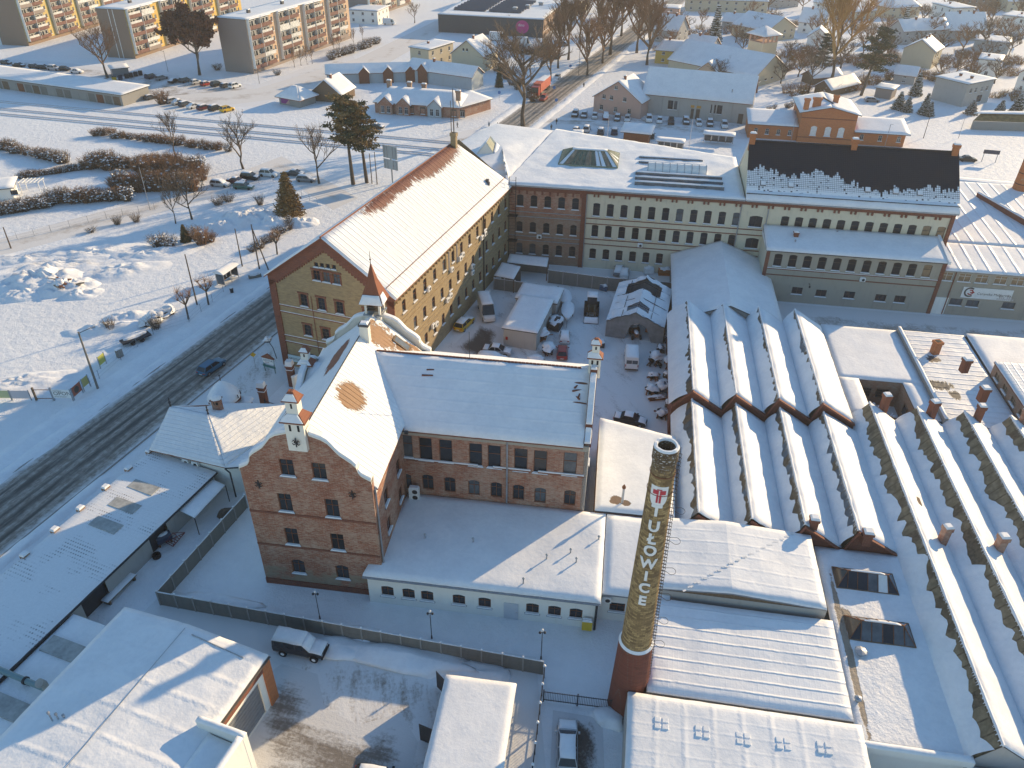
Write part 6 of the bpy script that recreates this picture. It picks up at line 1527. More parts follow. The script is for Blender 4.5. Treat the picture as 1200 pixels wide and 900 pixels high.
def Long_shed():
 B=Bld(FL,-24,0,'long_shed','long low shed along the road, thin snow showing the rows of its corrugated roof','shed')
 a,b=(25.1,0),(-24,0)
 F=FL
 M['snow_thin']=snow_mat('thin_snow_on_corrugation',ribs=((1,0.0001,0.0),(0,0.42,0.95)),fine=2.0,lumps=0.5)
 t=NT('frosted_corrugation');o=t.co();s=t.sep(o)
 g=t.math('FRACT',t.math('DIVIDE',s[0],0.42));g2=t.math('FRACT',t.math('DIVIDE',s[1],0.30))
 n=t.noise(o,0.35,4,0.65);n2=t.noise(o,4,3,0.7)
 dk=t.math('MULTIPLY',t.math('MULTIPLY',t.step(g,0.55,0.75),t.step(g2,0.35,0.55)),t.step(n,0.5,0.66))
 t.color(t.mix(t.math('MULTIPLY',dk,0.8),t.mix(n2,(0.70,0.71,0.73),SNOW),(0.16,0.16,0.17))).rough(0.7)
 t.bump(t.math('ADD',g,t.math('MULTIPLY',n2,0.3)),0.4,0.08);M['frost_corr']=t.mat
 L=49.1
 def wl(s):return 25.1-s
 g1=F.l(172,640,0);
 hs=[]
 for(xa,ya),(xb,yb),h in(((166.7,638),(183.5,618),2.5),((89,714),(118,688),2.6)):
  ua=F.l(xa,ya,1.2)[0];ub=F.l(xb,yb,1.2)[0];s0,s1=sorted((25.1-ua,25.1-ub));hs.append([(s0,0.0),(s1,0.0),(s1,h),(s0,h)])
 out=[(0,0)]
 for h in sorted(hs,key=lambda h:h[0][0]):out+=[(h[0][0],0),(h[0][0],h[2][1]),(h[1][0],h[2][1]),(h[1][0],0)]
 out+=[(L,0),(L,3.0),(0,3.0)]
 B.wall((-24,0),(25.1,0),0,0,M['grey_wall'],outline=[(L-x,z)for x,z in out][::-1])
 for h in hs:
  mb=B.mb();s0,s1=h[0][0],h[1][0];mb.box(25.1-s1,25.1-s0,0.35,0.45,0,h[2][1]);B.part('gate_leaf',mb,flat('dark_gate',(0.045,0.045,0.05),0.7))
 B.wall((25.1,0),(25.1,8.6),0,0,M['grey_wall'],outline=[(0,0),(8.6,0),(8.6,3.7),(0,3.0)]);B.wall((25.1,8.6),(-24,8.6),0,3.6,M['brick_mix'])
 r=B.roof([[(-24,-0.35,3.05),(25.3,-0.35,3.05),(25.3,8.8,3.8),(-24,8.8,3.8)]],M['felt'],M['frost_corr'],0.07,cell=0.8,seed=115,amp=0.02)
 mb=B.mb();mb.box(-24,25.3,-0.5,-0.36,2.9,3.03);B.part('gutter',mb,M['iron'])
 for x,y in((168,571),(146,592),(124,615),(110,0)):
  if y==0:continue
  u,v=F.l(x,y,3.6)
  mb=B.mb();mb.hexa([(u-0.75,v-1.7,3.26),(u+0.75,v-1.7,3.26),(u+0.75,v+1.7,3.5),(u-0.75,v+1.7,3.5)],[(u-0.7,v-1.65,3.52),(u+0.7,v-1.65,3.52),(u+0.7,v+1.65,3.76),(u-0.7,v+1.65,3.76)]);B.part('roof_light',mb,flat('frosted_plastic',(0.36,0.37,0.36),0.5,0.25,1.5),r)
 for x,y in((172,528),(146,548),(119,570),(91,595),(61,620),(27,650)):
  u,v=F.l(x,y,3.9);mb=B.mb();mb.rbox(u,8.75,3.3,0.75,0.6,0.75);p=B.part('brick_pier',mb,M['brick_mix']);mb=B.mb();mb.rbox(u,8.75,4.053,0.8,0.65,0.2,0,0,0.75);B.part('snow_cap',mb,M['snow'],p)
 u,v=F.l(140,690,0.6);mb=B.mb();mb.box(u-1.9,u+1.9,v-0.45,v+0.45,0.55,0.65);mb.box(u-1.8,u-1.6,v-0.4,v+0.4,0,0.55);mb.box(u+1.6,u+1.8,v-0.4,v+0.4,0,0.55)
 return B
Long_shed()
def bench_():
 p=P(140,690,0.4);t=thing('loading_bench','snow-topped timber bench against the grey shed wall','bench',(p.x,p.y,0),70.3)
 mb=MB();mb.box(-2,2,-0.45,0.45,0.5,0.62);mb.build('top',M['wood'],t)
 for x in(-1.7,1.7):mb=MB();mb.box(x-0.1,x+0.1,-0.4,0.4,0,0.5);mb.build('leg',M['wood'],t)
 mb=MB();snow_sheet(mb,[(-2,-0.45,0.62),(2,-0.45,0.62),(2,0.45,0.62),(-2,0.45,0.62)],0.14,0.3,3,0.04);mb.build('snow_cover',M['snow'],t,smooth=True)
bench_()
def canopy():
 c=[P(x,y,2.6)for x,y in((244.4,559),(264,568),(227.8,606.7),(205.6,595.6))]
 o=c[3];t=thing('canopy','sheet canopy on thin posts between the long shed and the concrete fence','canopy',(o.x,o.y,0))
 q=[(p.x-o.x,p.y-o.y,2.55)for p in c];mb=MB();mb.hexa([(x,y,z-0.07)for x,y,z in q],q);mb.build('roof_sheet',M['metal_grey'],t)
 mb=MB();snow_sheet(mb,[q[3],q[2],q[1],q[0]],0.10,0.4,2,0.02);mb.build('snow_cover',M['snow'],t,smooth=True)
 for i in(1,2):mb=MB();mb.tube((q[i][0],q[i][1],0),(q[i][0],q[i][1],2.48),0.05,n=6);mb.build('post',M['iron'],t)
 p=P(255,600,0.5);
 tag(MB().blob(0,0,0,1.2,0.8,1.0,0,3,0.4,9,4).build('brushwood_heap',M['twig'],None,(p.x+1.2,p.y,0)),'dark heap of brushwood under the sheet canopy','heap')
canopy()
def scrap():
 p=P(197,640,0.4);t=thing('scrap_trailer','old trailer frame with red tubular A-bars standing by the dark shed gate','trailer',(p.x,p.y,0),60)
 mb=MB();
 mb.path([(0.2,-0.6,0.5),(2.3,0,0.5),(0.2,0.6,0.5),(0.2,-0.6,0.5)],0.05,5);mb.path([(0.2,-0.6,0.5),(1.1,-0.3,1.3),(1.1,0.3,1.3),(0.2,0.6,0.5)],0.04,5);mb.path([(2.3,0,0.5),(1.1,0.3,1.3)],0.04,5)
 mb.build('frame',paint('bar_red',(0.22,0.05,0.05)),t)
 for k in range(6):mb=MB();mb.box(0.4+k*0.3,0.46+k*0.3,-0.55+k*0.09,0.55-k*0.09,0.46,0.52);mb.build('cross_bar',M['rust'],t)
 p=P(192,632,0.5);t2=thing('oil_tank','blue-black oil tank lying beside the shed gateway','tank',(p.x,p.y,0),40)
 mb=MB();mb.tube((-0.8,0,0.75),(0.8,0,0.75),0.6,n=14);mb.build('shell',paint('tank_navy',(0.03,0.05,0.09)),t2);mb=MB();mb.box(-0.7,-0.55,-0.5,0.5,0,0.4);mb.box(0.55,0.7,-0.5,0.5,0,0.4);mb.build('cradle',M['rust'],t2)
 mb=MB();mb.blob(0,0,1.25,0.7,0.35,0.16,0,3,0.2,10,3);mb.build('snow_cap',M['snow'],t2,smooth=True)
 p=P(198,655,0.4);t3=thing('tyre_pile','two snow-dusted tyres stacked beside the oil tank','tyres',(p.x-1.6,p.y+0.6,0))
 for k in range(2):mb=MB();mb.lathe([(0.25,0.02+k*0.24),(0.42,0.0+k*0.24),(0.46,0.11+k*0.24),(0.42,0.22+k*0.24),(0.25,0.2+k*0.24)],14,cap=False);mb.build('tyre',M['black'],t3)
scrap()
def low_annex_left():
 B=Bld(FL,-30,-8,'flat_annex','flat felt-roofed annex with grey roof-light strips at the left edge','annex')
 P1=FL.l(80,716,2.7);
 u1=FL.l(82,718,2.7)[0]
 B.roof([[(-32,-9,2.7),(u1,-9,2.7),(u1,-0.5,2.7),(-32,-0.5,2.7)]],M['felt'],M['snow_thin2'],0.10,cell=0.7,seed=117,amp=0.03)
 B.wall((u1,-9),(u1,-0.4),0,2.6,M['grey_wall']);B.wall((-32,-9),(u1,-9),0,2.6,M['grey_wall'])
 for x,y in((72,760),(10,830)):
  u,v=FL.l(x,y,2.8);mb=B.mb();mb.hexa([(u-0.9,-8.8,2.72),(u+0.9,-8.8,2.72),(u+0.9,-0.9,2.72),(u-0.9,-0.9,2.72)],[(u-0.85,-8.8,2.98),(u+0.85,-8.8,2.98),(u+0.85,-0.95,2.98),(u-0.85,-0.95,2.98)]);B.part('roof_light',mb,flat('frosted_plastic',(0.36,0.37,0.36),0.5,0.25,1.5))
 teal=paint('flue_teal',(0.16,0.26,0.28));a=FL.l(0,785,3.4);b=FL.l(55,808,3.4)
 d=(Vector(b)-Vector(a)).normalized();a2=Vector(a)-d*8
 mb=B.mb();mb.tube((a2.x,a2.y,3.4),(b[0],b[1],3.4),0.26,n=12);du=B.part('flue_duct',mb,teal)
 c=Vector(a).lerp(Vector(b),0.55);mb=B.mb();mb.tube((c.x-d.x*0.1,c.y-d.y*0.1,3.4),(c.x+d.x*0.1,c.y+d.y*0.1,3.4),0.36,n=12);mb.box(c.x-0.08,c.x+0.08,c.y-0.3,c.y+0.3,2.7,3.3);B.part('pipe_clamp',mb,M['iron'],du)
 mb=B.mb();mb.tube((b[0],b[1],2.8),(b[0],b[1],4.2),0.28,n=12);mb.tube((b[0],b[1],4.2),(b[0]-0.3,b[1],4.7),0.3,0.4,n=12);B.part('cowl',mb,flat('grey_cowl',(0.35,0.34,0.32),0.6),du)
M['snow_thin2']=snow_mat('thin_dusted_snow',fine=3.0,lumps=0.9)
low_annex_left()
FB=Frame(*FG.w(-8.4,-9.8),-18.8)
def BL_hall():
 B=Bld(FB,0,-26,'corner_hall','hall in the bottom left corner, its seamed snow roof crossed by long building shadows','hall')
 M['snow_bl']=snow_mat('snow_over_panel_seams',ribs=((1,2.5,0.32),(0,7.2,0.06)),lumps=0.9)
 zE,zR,W=6.1,6.7,14.9
 qs=[[(0,-27,zE),(7.2,-27,zR),(7.2,0,zR),(0,0,zE)],[(7.2,-27,zR),(W+0.3,-27,zE),(W+0.3,0,zE),(7.2,0,zR)]]
 B.roof(qs,M['metal_grey'],M['snow_bl'],0.26,cell=0.55,seed=120,amp=0.07,opens=['r','l'])
 B.wall((W,0),(0,0),0,0,M['white_wall'],outline=[(0,0),(W,0),(W,6.0),(W-7.2,6.6),(0,6.0)]);B.wall((0,0),(0,-27),0,6.0,M['white_wall'])
 B.wall((W,-27),(W,0),0,6.0,M['white_wall'],holes=[[(20.8,0.05),(25.4,0.05),(25.4,4.3),(20.8,4.3)]])
 mb=B.mb();mb.box(W-0.22,W-0.16,-6.2,-1.6,0.05,4.3)
 g=B.part('roller_door',mb,M['metal_grey'])
 for k in range(9):mb=B.mb();mb.box(W-0.16,W-0.12,-6.15,-1.65,0.1+k*0.47,0.5+k*0.47);B.part('slat',mb,M['metal_grey'],g)
 mb=B.mb();mb.box(W-0.7,W+0.14,-0.9,0.14,0,5.9);B.part('corner_pier',mb,M['brick_orange'])
 mb=B.mb();mb.box(W+0.004,W+0.16,-7.0,-0.92,4.9,5.9);B.part('fascia',mb,M['brick_band'])
 mb=B.mb();mb.tube((W+0.4,-13,5.95),(W+0.4,0,5.95),0.08,n=6);B.part('gutter',mb,M['frame_dark'])
 mb=B.mb();mb.path([(7.3,-0.6,zR+0.36),(7.3,-16,zR+0.36)],0.025,4);B.part('roof_wire',mb,M['zinc'])
 mb=B.mb();mb.path([(8.2,-0.9,6.93),(13.6,-1.2,6.55)],0.05,5);B.part('snow_guard',mb,M['zinc'])
 u,v=FB.l(66,848,6.4)
 for k in range(3):mb=B.mb();mb.tube((u+k*0.35-0.3,v+0.25*k,6.2),(u+k*0.35-0.3,v+0.25*k,7.6-0.35*k),0.06,n=6);mb.lathe([(0.12,7.6-0.35*k),(0.12,7.75-0.35*k),(0.02,7.8-0.35*k)],8,u+k*0.35-0.3,v+0.25*k);B.part('vent_pipe',mb,M['zinc'])
 q=[FB.l(233,838,7.4),FB.l(287,853,7.4)]
 u0,v1,u1=q[0][0],q[0][1],q[1][0]+0.3
 for a,b in(((u0,v1),(u1,v1)),((u1,v1),(u1,v1-9)),):pass
 mb=B.mb();mb.box(u0,u1,v1-0.45,v1,5.6,7.3);p1=B.part('parapet',mb,M['white_wall'])
 mb=B.mb();mb.box(u1-0.45,u1,v1-9,v1-0.45,0,7.3);p2=B.part('parapet',mb,M['white_wall'])
 mb=B.mb();mb.box(u1-0.5,u1+0.02,v1-0.47,v1+0.02,0,7.28);B.part('corner_wall',mb,M['white_wall'])
 mb=B.mb();mb.box(W,u1-0.45,v1-9,v1-0.45,0,5.9);B.part('wall',mb,M['white_wall'])
 B.part('snow_cover',snow_sheet(B.mb(),[(u0,v1-0.5,7.3),(u1+0.05,v1-0.5,7.3),(u1+0.05,v1+0.05,7.3),(u0,v1+0.05,7.3)],0.24,0.4,3,0.04),M['snow'],p1,smooth=True)
 B.part('snow_cover',snow_sheet(B.mb(),[(u1-0.5,v1-9,7.3),(u1+0.05,v1-9,7.3),(u1+0.05,v1-0.4,7.3),(u1-0.5,v1-0.4,7.3)],0.24,0.4,4,0.04),M['snow'],p2,smooth=True)
 B.part('snow_cover',snow_sheet(B.mb(),[(u0+1.0,v1-9,6.2),(u1-0.45,v1-9,5.95),(u1-0.45,v1-0.5,5.95),(u0+1.0,v1-0.5,6.2)],0.26,0.4,5,0.05),M['snow'],p1,smooth=True)
BL_hall()
def panel_fence(pts,lab,h=2.0,step=2.05,closed=False,z=0):
 o=Vector(pts[0]);t=thing('concrete_fence',lab,'fence',(o.x,o.y,0))
 pm=MB();pm.box(-0.97,0.97,-0.03,0.03,0,h-0.08)
 for k in range(4):pm.box(-0.97,0.97,-0.04,-0.031,0.05+k*h/4,h/4-0.02+k*h/4)
 pm=pm.mesh('panel',M['conc_dark']);po=MB();po.box(-0.075,0.075,-0.09,0.09,0,h+0.05);po=po.mesh('post',M['conc'])
 cap=MB();cap.rbox(0,0,h+0.053,0.2,0.2,0.12,0,0,0.6);cap=cap.mesh('snow_cap',M['snow'])
 rim=MB();snow_sheet(rim,[(-0.96,-0.06,h-0.08),(0.96,-0.06,h-0.08),(0.96,0.06,h-0.08),(-0.96,0.06,h-0.08)],0.07,0.4,3,0.02,0.04);rim=rim.mesh('snow_rim',M['snow'])
 for i in range(len(pts)-1):
  a=Vector(pts[i])-o;b=Vector(pts[i+1])-o;d=b-a;n=max(1,round(d.length/step));ang=math.atan2(d.y,d.x)
  for k in range(n):
   c=a.lerp(b,(k+0.5)/n);q=place('panel',pm,t,(c.x,c.y,0.02),ang,(d.length/n/2.05,1,1));place('snow_rim',rim,q)
   c=a.lerp(b,k/n);q=place('post',po,t,(c.x,c.y,0),ang);place('snow_cap',cap,q)
 return t
panel_fence([tuple(P(x,y,2).xy)for x,y in((286,580),(183,693),(400,732),(638,775))],'dark concrete panel fence bending round the yard of the brick gable house')
a=FG.w(29.9,-7.2);b=FG.w(29.9,-18.5)
t=thing('chain_link_fence','dark fence with snow-capped posts beside the parked silver estate car','fence',(a.x,a.y,0),math.degrees(math.atan2(b.y-a.y,b.x-a.x)))
L=(b-a).length
for i in range(7):
 mb=MB();x=L*i/6;mb.box(x-0.05,x+0.05,-0.05,0.05,0,1.75);q=mb.build('post',M['iron'],t);mb=MB();mb.blob(x,0,1.753,0.15,0.15,0.16,0,i,0.1,8,3);mb.build('snow_cap',M['snow'],q,smooth=True)
for z in(0.3,0.95,1.6):mb=MB();mb.box(0,L,-0.02,0.02,z,z+0.06);mb.build('rail',M['iron'],t)
mb=MB()
for i in range(int(L/0.3)):mb.tube((i*0.3,0,0.1),(i*0.3+0.15,0,1.65),0.012,n=3);mb.tube((i*0.3+0.15,0.005,0.1),(i*0.3,0.005,1.65),0.012,n=3)
mb.build('wire_mesh',M['iron'],t)
def store():
 B=Bld(FG,21.3,-24,'storage_container','flat-roofed steel store under an even slab of sunlit snow, doors standing open','container')
 B.box_walls(21.5,27.5,-24,-10.3,0,2.6,M['conc_dark'])
 B.roof([[(21.3,-24.2,2.7),(27.7,-24.2,2.7),(27.7,-10.1,2.7),(21.3,-10.1,2.7)]],M['metal_grey'],M['snow'],0.3,cell=0.5,seed=130,amp=0.03)
 for v,a in((-10.6,40),(-15.3,15)):
  mb=B.mb();c,s=math.cos(RAD(180-a)),math.sin(RAD(180-a));mb.hexa([(21.45,v,0.1),(21.45+1.5*c,v+1.5*s,0.1),(21.45+1.5*c,v+1.5*s+0.06,0.1),(21.45,v+0.06,0.1)],[(21.45,v,2.4),(21.45+1.5*c,v+1.5*s,2.4),(21.45+1.5*c,v+1.5*s+0.06,2.4),(21.45,v+0.06,2.4)]);B.part('door',mb,M['iron'])
store()
def lamp_post(px,py,h,lab):
 p=P(px,py,0);t=thing('lamp_post',lab,'lamp post',(p.x,p.y,0),0,'garden lamps in the snowy yards')
 mb=MB();mb.tube((0,0,0),(0,0,h-0.3),0.045,0.035,8);mb.lathe([(0.09,0),(0.07,0.4),(0.05,0.45)],8);mb.build('pole',M['iron'],t)
 mb=MB();mb.tube((-0.25,0,h-0.45),(0.25,0,h-0.45),0.025,n=5);mb.build('arm',M['iron'],t)
 for x in(-0.22,0.22):mb=MB();mb.lathe([(0.06,h-0.62),(0.13,h-0.5),(0.10,h-0.38),(0.02,h-0.34)],8,x,0);mb.build('lantern',M['iron'],t)
 mb=MB();mb.lathe([(0.05,h-0.34),(0.12,h-0.2),(0.12,h-0.05),(0.02,h)],8);mb.build('lantern',M['frame_white'],t)
lamp_post(506,748,4.1,'slim lamp post in front of the white block, left of its grey door');lamp_post(634,772,4.3,'slim lamp post behind the corner of the concrete fence');lamp_post(375,725,4.1,'slim lamp post in front of the brick curved gable')
for k,(x,y,rx,ry,h)in enumerate(((480,772,7.0,1.6,0.7),(560,790,3.0,1.2,0.5),(255,706,4.5,1.0,0.3),(400,760,3.5,1.3,0.6),(712,842,1.6,1.1,0.6),(430,745,4,1.0,0.5))):
 p=P(x,y,0);mb=MB();mb.blob(0,0,-0.03,rx,ry,h,0,k+2,0.22,20,6);tag(mb.build('snow_bank',M['snow_soft'],None,(p.x,p.y,0),RAD(-10),True),kind='structure')
M['wall_cream2']=plaster_mat('warm_cream_render',(0.58,0.50,0.36),amt=0.2)
M['wall_yellow']=plaster_mat('yellow_render',(0.62,0.42,0.12),amt=0.2)
M['wall_ochre']=plaster_mat('ochre_render',(0.56,0.43,0.17),amt=0.2)
M['wall_brown']=plaster_mat('brown_render',(0.26,0.19,0.145),amt=0.2)
M['wall_peach']=plaster_mat('peach_render',(0.58,0.41,0.28),amt=0.2)
M['wall_pink']=plaster_mat('pink_render',(0.55,0.36,0.30),amt=0.3)
M['wall_taupe']=plaster_mat('taupe_render',(0.29,0.24,0.215),amt=0.15)
M['wall_dark']=flat('anthracite_cladding',(0.075,0.08,0.085),0.6)
M['wall_blue']=plaster_mat('blue_grey_render',(0.40,0.45,0.47),amt=0.3)
M['balc']=flat('red_brown_parapet',(0.17,0.085,0.07),0.7,0.25)
M['clut']=flat('loggia_glazing',(0.62,0.62,0.60),0.4,0.3,1.3)
def frame_px(A,B,swap=False):
 a=P(*A).xy;b=P(*B).xy;d=b-a
 return Frame(a.x,a.y,math.degrees(math.atan2(d.y,d.x))),d.length
def flats(name_label,A,B,depth,h,wall,endw,nsec,floors=5,lines=False,group='apartment blocks by the car park'):
 0
 F,L=frame_px(A,B);Bb=Bld(F,0,0,'apartment_block',name_label,'apartment block',group)
 fh=(h-1.6)/floors;sec=L/nsec
 Bb.wall((0,0),(L,0),0,h,wall,[(sec*(k+0.86),1.5+fh*f+0.5,1.1,fh*0.5,'white_cross',0)for k in range(nsec)for f in range(floors)])
 Bb.wall((0,depth),(0,0),0,h,endw);Bb.wall((L,0),(L,depth),0,h,endw);Bb.wall((L,depth),(0,depth),0,h,wall)
 Bb.band((0,0),(L,0),0,1.1,0.08,endw,'plinth')
 Bb.roof([[(-0.2,-0.3,h+0.1),(L+0.2,-0.3,h+0.1),(L+0.2,depth+0.2,h+0.1),(-0.2,depth+0.2,h+0.1)]],M['felt'],M['snow'],0.3,cell=2.0,seed=int(L*7)%90)
 bw=sec*0.36
 rec=MB();rec.box(-bw/2,bw/2,-0.02,0.0,0.02,fh-0.1);rec=rec.mesh('loggia_shade',flat('painted_loggia_shade',(0.20,0.175,0.155),0.8))  # flat dark panel: recess shade behind the balcony put into its colour
 par=MB();par.box(-bw/2,bw/2,-1.1,-1.02,0,fh*0.36);par.box(-bw/2,-bw/2+0.08,-1.02,0,0,fh*0.36);par.box(bw/2-0.08,bw/2,-1.02,0,0,fh*0.36);par.box(-bw/2,bw/2,-1.1,0,-0.12,0);par=par.mesh('balcony',M['balc'])
 wnd=MB();wnd.box(-bw*0.42,bw*0.1,-0.09,-0.03,fh*0.1,fh*0.82,0);wnd.box(bw*0.16,bw*0.42,-0.09,-0.03,fh*0.3,fh*0.82,0);wnd.box(-bw*0.38,-bw*0.17,-0.11,-0.09,fh*0.16,fh*0.76,1);wnd.box(-bw*0.13,bw*0.06,-0.11,-0.09,fh*0.16,fh*0.76,1);wnd.box(bw*0.19,bw*0.39,-0.11,-0.09,fh*0.36,fh*0.76,1);wnd=wnd.mesh('balcony_window',[M['frame_white'],M['glass']])
 clt=MB();clt.box(-bw*0.45,bw*0.45,-1.0,-0.95,fh*0.36,fh*0.62);clt=clt.mesh('screen',M['clut'])
 side=MB();side.box(-bw/2-0.12,-bw/2,-1.1,0,0,fh);side=side.mesh('fin',M['frame_white'])
 sn=MB();snow_sheet(sn,[(-bw/2,-1.2,0),(bw/2,-1.2,0),(bw/2,0.2,0.05),(-bw/2,0.2,0.05)],0.25,1.0,3);sn=sn.mesh('snow_hood',M['snow'])
 rr=random.Random(int(L*100))
 for k in range(nsec):
  for c in(0.21,0.59):
   x=sec*(k+c)
   for f in range(floors):
    z=1.55+fh*f
    b=place('balcony',par,Bb.root,(x,0,z));place('loggia_shade',rec,b,(0,0,0));place('balcony_window',wnd,b,(0,0,0));place('fin',side,b)
    if rr.random()<0.4:place('screen',clt,b)
    if rr.random()<0.3:recolor(b,rr.choice([M['clut'],M['wall_taupe'],M['balc']]))
    if f==floors-1:place('snow_hood',sn,b,(0,0,fh))
 if lines:
  for v in(depth*0.42,depth*0.58):Bb.part('joint_strip',Bb.mb().box(-0.05,0.0,v-0.12,v+0.12,0,h),M['frame_white'])
 for x in(L*0.15,L*0.45,L*0.75):
  mb=Bb.mb();mb.rbox(x,depth*0.5,h+0.1,1.4,0.8,1.3);q=Bb.part('chimney',mb,M['felt']);mb=Bb.mb();mb.rbox(x,depth*0.5,h+1.403,1.5,0.9,0.25,0,0,0.8);Bb.part('snow_cap',mb,M['snow'],q)
 return Bb
flats('tan five-storey block nearest the market, its windowless end wall in shade',(297.7,86.7),(412,44.5),11.5,17.3,M['wall_peach'],M['wall_taupe'],4)
flats('yellow five-storey block with two white joints down its brown end wall, middle of the three',(159,69),(286,26),11.5,16.6,M['wall_yellow'],M['wall_brown'],4,lines=True)
flats('yellow five-storey block at the far left corner of the photo',(34,54),(150,20),11.5,16.4,M['wall_ochre'],M['wall_brown'],4)
flats('distant pale block with balconies beyond the tan block',(432,22),(482,4),11,15,M['wall_cream2'],M['wall_taupe'],3)
def far_house(name,label,A,B,depth,eave,ridge,wall,roof=None,axis='u',cat='house',seed=0,wins=None,group=None,hip=0.0,snow=None,stacks=1,over=0.45,floors=2,th=0.25):
 0
 F,L=frame_px(A,B)
 if axis=='v':
  p=F.w(L,0);F2=Frame(p.x,p.y,F.deg+90);u1,v1=depth,L;front='l'
 else:F2,u1,v1,front=F,L,depth,'f'
 Bb=Bld(F2,0,0,name,label,cat,group)
 fh=eave/floors
 def rows_(len_,n=None):
  n=n or max(1,int(len_/4.4));return[(len_*(i+0.5)/n,fh*f+fh*0.32,min(1.1,len_*0.2),fh*0.45,'white_cross',0)for i in range(n)for f in range(floors)]
 W={}if wins is None else wins
 if wins is None:
  W={'f':rows_(u1),'b':rows_(u1),'l':rows_(v1),'r':rows_(v1)}
 if axis=='flat':flat_house(Bb,0,u1,0,v1,eave,eave+ridge,wall,roof or M['felt'],snow or M['snow'],W,over=over,seed=seed,cell=1.5,th=th)
 else:gable_house(Bb,0,u1,0,v1,eave,ridge,wall,roof or M['clay_dark'],snow or M['snow'],W,over=over,seed=seed,cell=1.4,hip=hip,th=th)
 for k in range(stacks):
  z=(ridge if axis!='flat' else eave+ridge);stack(Bb,u1*(0.35+0.35*k),v1*0.5-0.4,z-0.5,1.5,0.7,0.6,M['brick_band'])
 return Bb
NOW={}
MK='halls of the snow-covered market'
mk=far_house('market_hall','long brick market hall with gabled shop fronts and rows of roof stacks',(440,132),(538,139),13.5,3.2,6.0,M['brick_red_patchy'],None,'u','market hall',140,NOW,MK,hip=3.0,stacks=0)
def market_extras(Bb):
 for k,u in enumerate((1.5,7.0,16.5)):
  Bb.wall((u,-0.9),(u+4.2,-0.9),0,0,M['brick_red_patchy']if k!=2 else M['wall_blue'],[(1.2,0.4,1.0,2.0,'white_cross',0),(3.0,0.4,1.0,2.0,'white_cross',0)],outline=[(0,0),(4.2,0),(4.2,3.0),(2.1,4.9),(0,3.0)],name='shop_front')
  Bb.roof([[(u+4.5,-1.2,2.9),(u+4.5,4.0,2.9),(u+2.1,4.0,5.1),(u+2.1,-1.2,5.1)],[(u-0.3,4.0,2.9),(u-0.3,-1.2,2.9),(u+2.1,-1.2,5.1),(u+2.1,4.0,5.1)]],M['frame_brown'],M['snow'],0.2,cell=1.2,seed=141+k,name='gablet')
 for(x,y,h)in((456,97,1.4),(480,101,1.8),(497,103,1.8),(537,112,2.0)):
  u,v=Bb.F.l(x,y,6.0);stack(Bb,u,v,4.6,h+0.8,1.3,0.9,M['brick_mix'])
 for u in(10.5,14.0,23.5,26.0):Bb.wall((u,-0.02),(u+1.6,-0.02),0.3,2.6,M['frame_dark'],[(0.8,0.5,1.2,1.6,'white_two',0)],name='shop_window')
market_extras(mk)
far_house('market_wing','low market wing with a lean-to snow roof on the road side',(538,139),(575,128),8,3.0,0.8,M['brick_red_patchy'],None,'flat','market hall',143,NOW,MK,stacks=0)
mk2=far_house('market_hall','long low hall with three dark gablets behind the brick market hall',(384,99),(482,96),7,3.4,5.4,M['wall_blue'],None,'u','market hall',145,NOW,MK,stacks=0)
for k,u in enumerate((10.5,18.5,26)):
 mk2.wall((u,-0.5),(u+3.4,-0.5),0,0,M['frame_brown'],outline=[(0,0),(3.4,0),(3.4,3.3),(1.7,5.0),(0,3.3)],name='gablet')
 mk2.roof([[(u+3.7,-0.8,3.2),(u+3.7,3.5,3.2),(u+1.7,3.5,5.2),(u+1.7,-0.8,5.2)],[(u-0.3,3.5,3.2),(u-0.3,-0.8,3.2),(u+1.7,-0.8,5.2),(u+1.7,3.5,5.2)]],M['frame_brown'],M['snow'],0.18,cell=1.2,seed=148+k,name='gablet_roof')
mk3=far_house('market_hall','pale blue hall with one dark gablet beside the cypress',(478,95),(553,106),7.5,4.2,6.6,M['wall_blue'],None,'u','market hall',150,NOW,MK,stacks=1)
mk3.wall((4.5,-0.5),(8.3,-0.5),0,0,M['frame_brown'],outline=[(0,0),(3.8,0),(3.8,4.1),(1.9,6.2),(0,4.1)],name='gablet')
mk3.roof([[(8.6,-0.8,4.0),(8.6,3.5,4.0),(6.4,3.5,6.4),(6.4,-0.8,6.4)],[(4.2,3.5,4.0),(4.2,-0.8,4.0),(6.4,-0.8,6.4),(6.4,3.5,6.4)]],M['frame_brown'],M['snow'],0.18,cell=1.2,seed=151,name='gablet_roof')
mk4=far_house('market_hall','open-sided brown hall with a steep torn gable next to the snow-capped kiosk',(366,118),(400,121),10,2.6,6.4,M['wood'],M['felt'],'v','market hall',152,NOW,MK,stacks=1,snow=M['snow'])
ks=far_house('market_kiosk','pyramid-roofed kiosk with a purple poster at the end of the market',(328,122),(352,126.5),7.0,2.8,5.2,M['conc'],None,'u','kiosk',154,NOW,None,hip=3.4,stacks=0,over=0.9)
mb=ks.mb();mb.box(0.8,4.2,-0.08,-0.01,0.5,2.4);ks.part('poster',mb,paint('poster_purple',(0.25,0.03,0.20)))
mb=ks.mb();mb.tri((2.6,-0.085,0.5),(4.2,-0.085,0.5),(4.2,-0.085,1.9));ks.part('poster_print',mb,M['wall_pink'])
far_house('house','cream two-storey house with a flat snow roof behind the market',(481.5,77),(503,80.5),15,6.3,0.3,M['wall_cream2'],None,'flat','house',160,None,None,stacks=1)
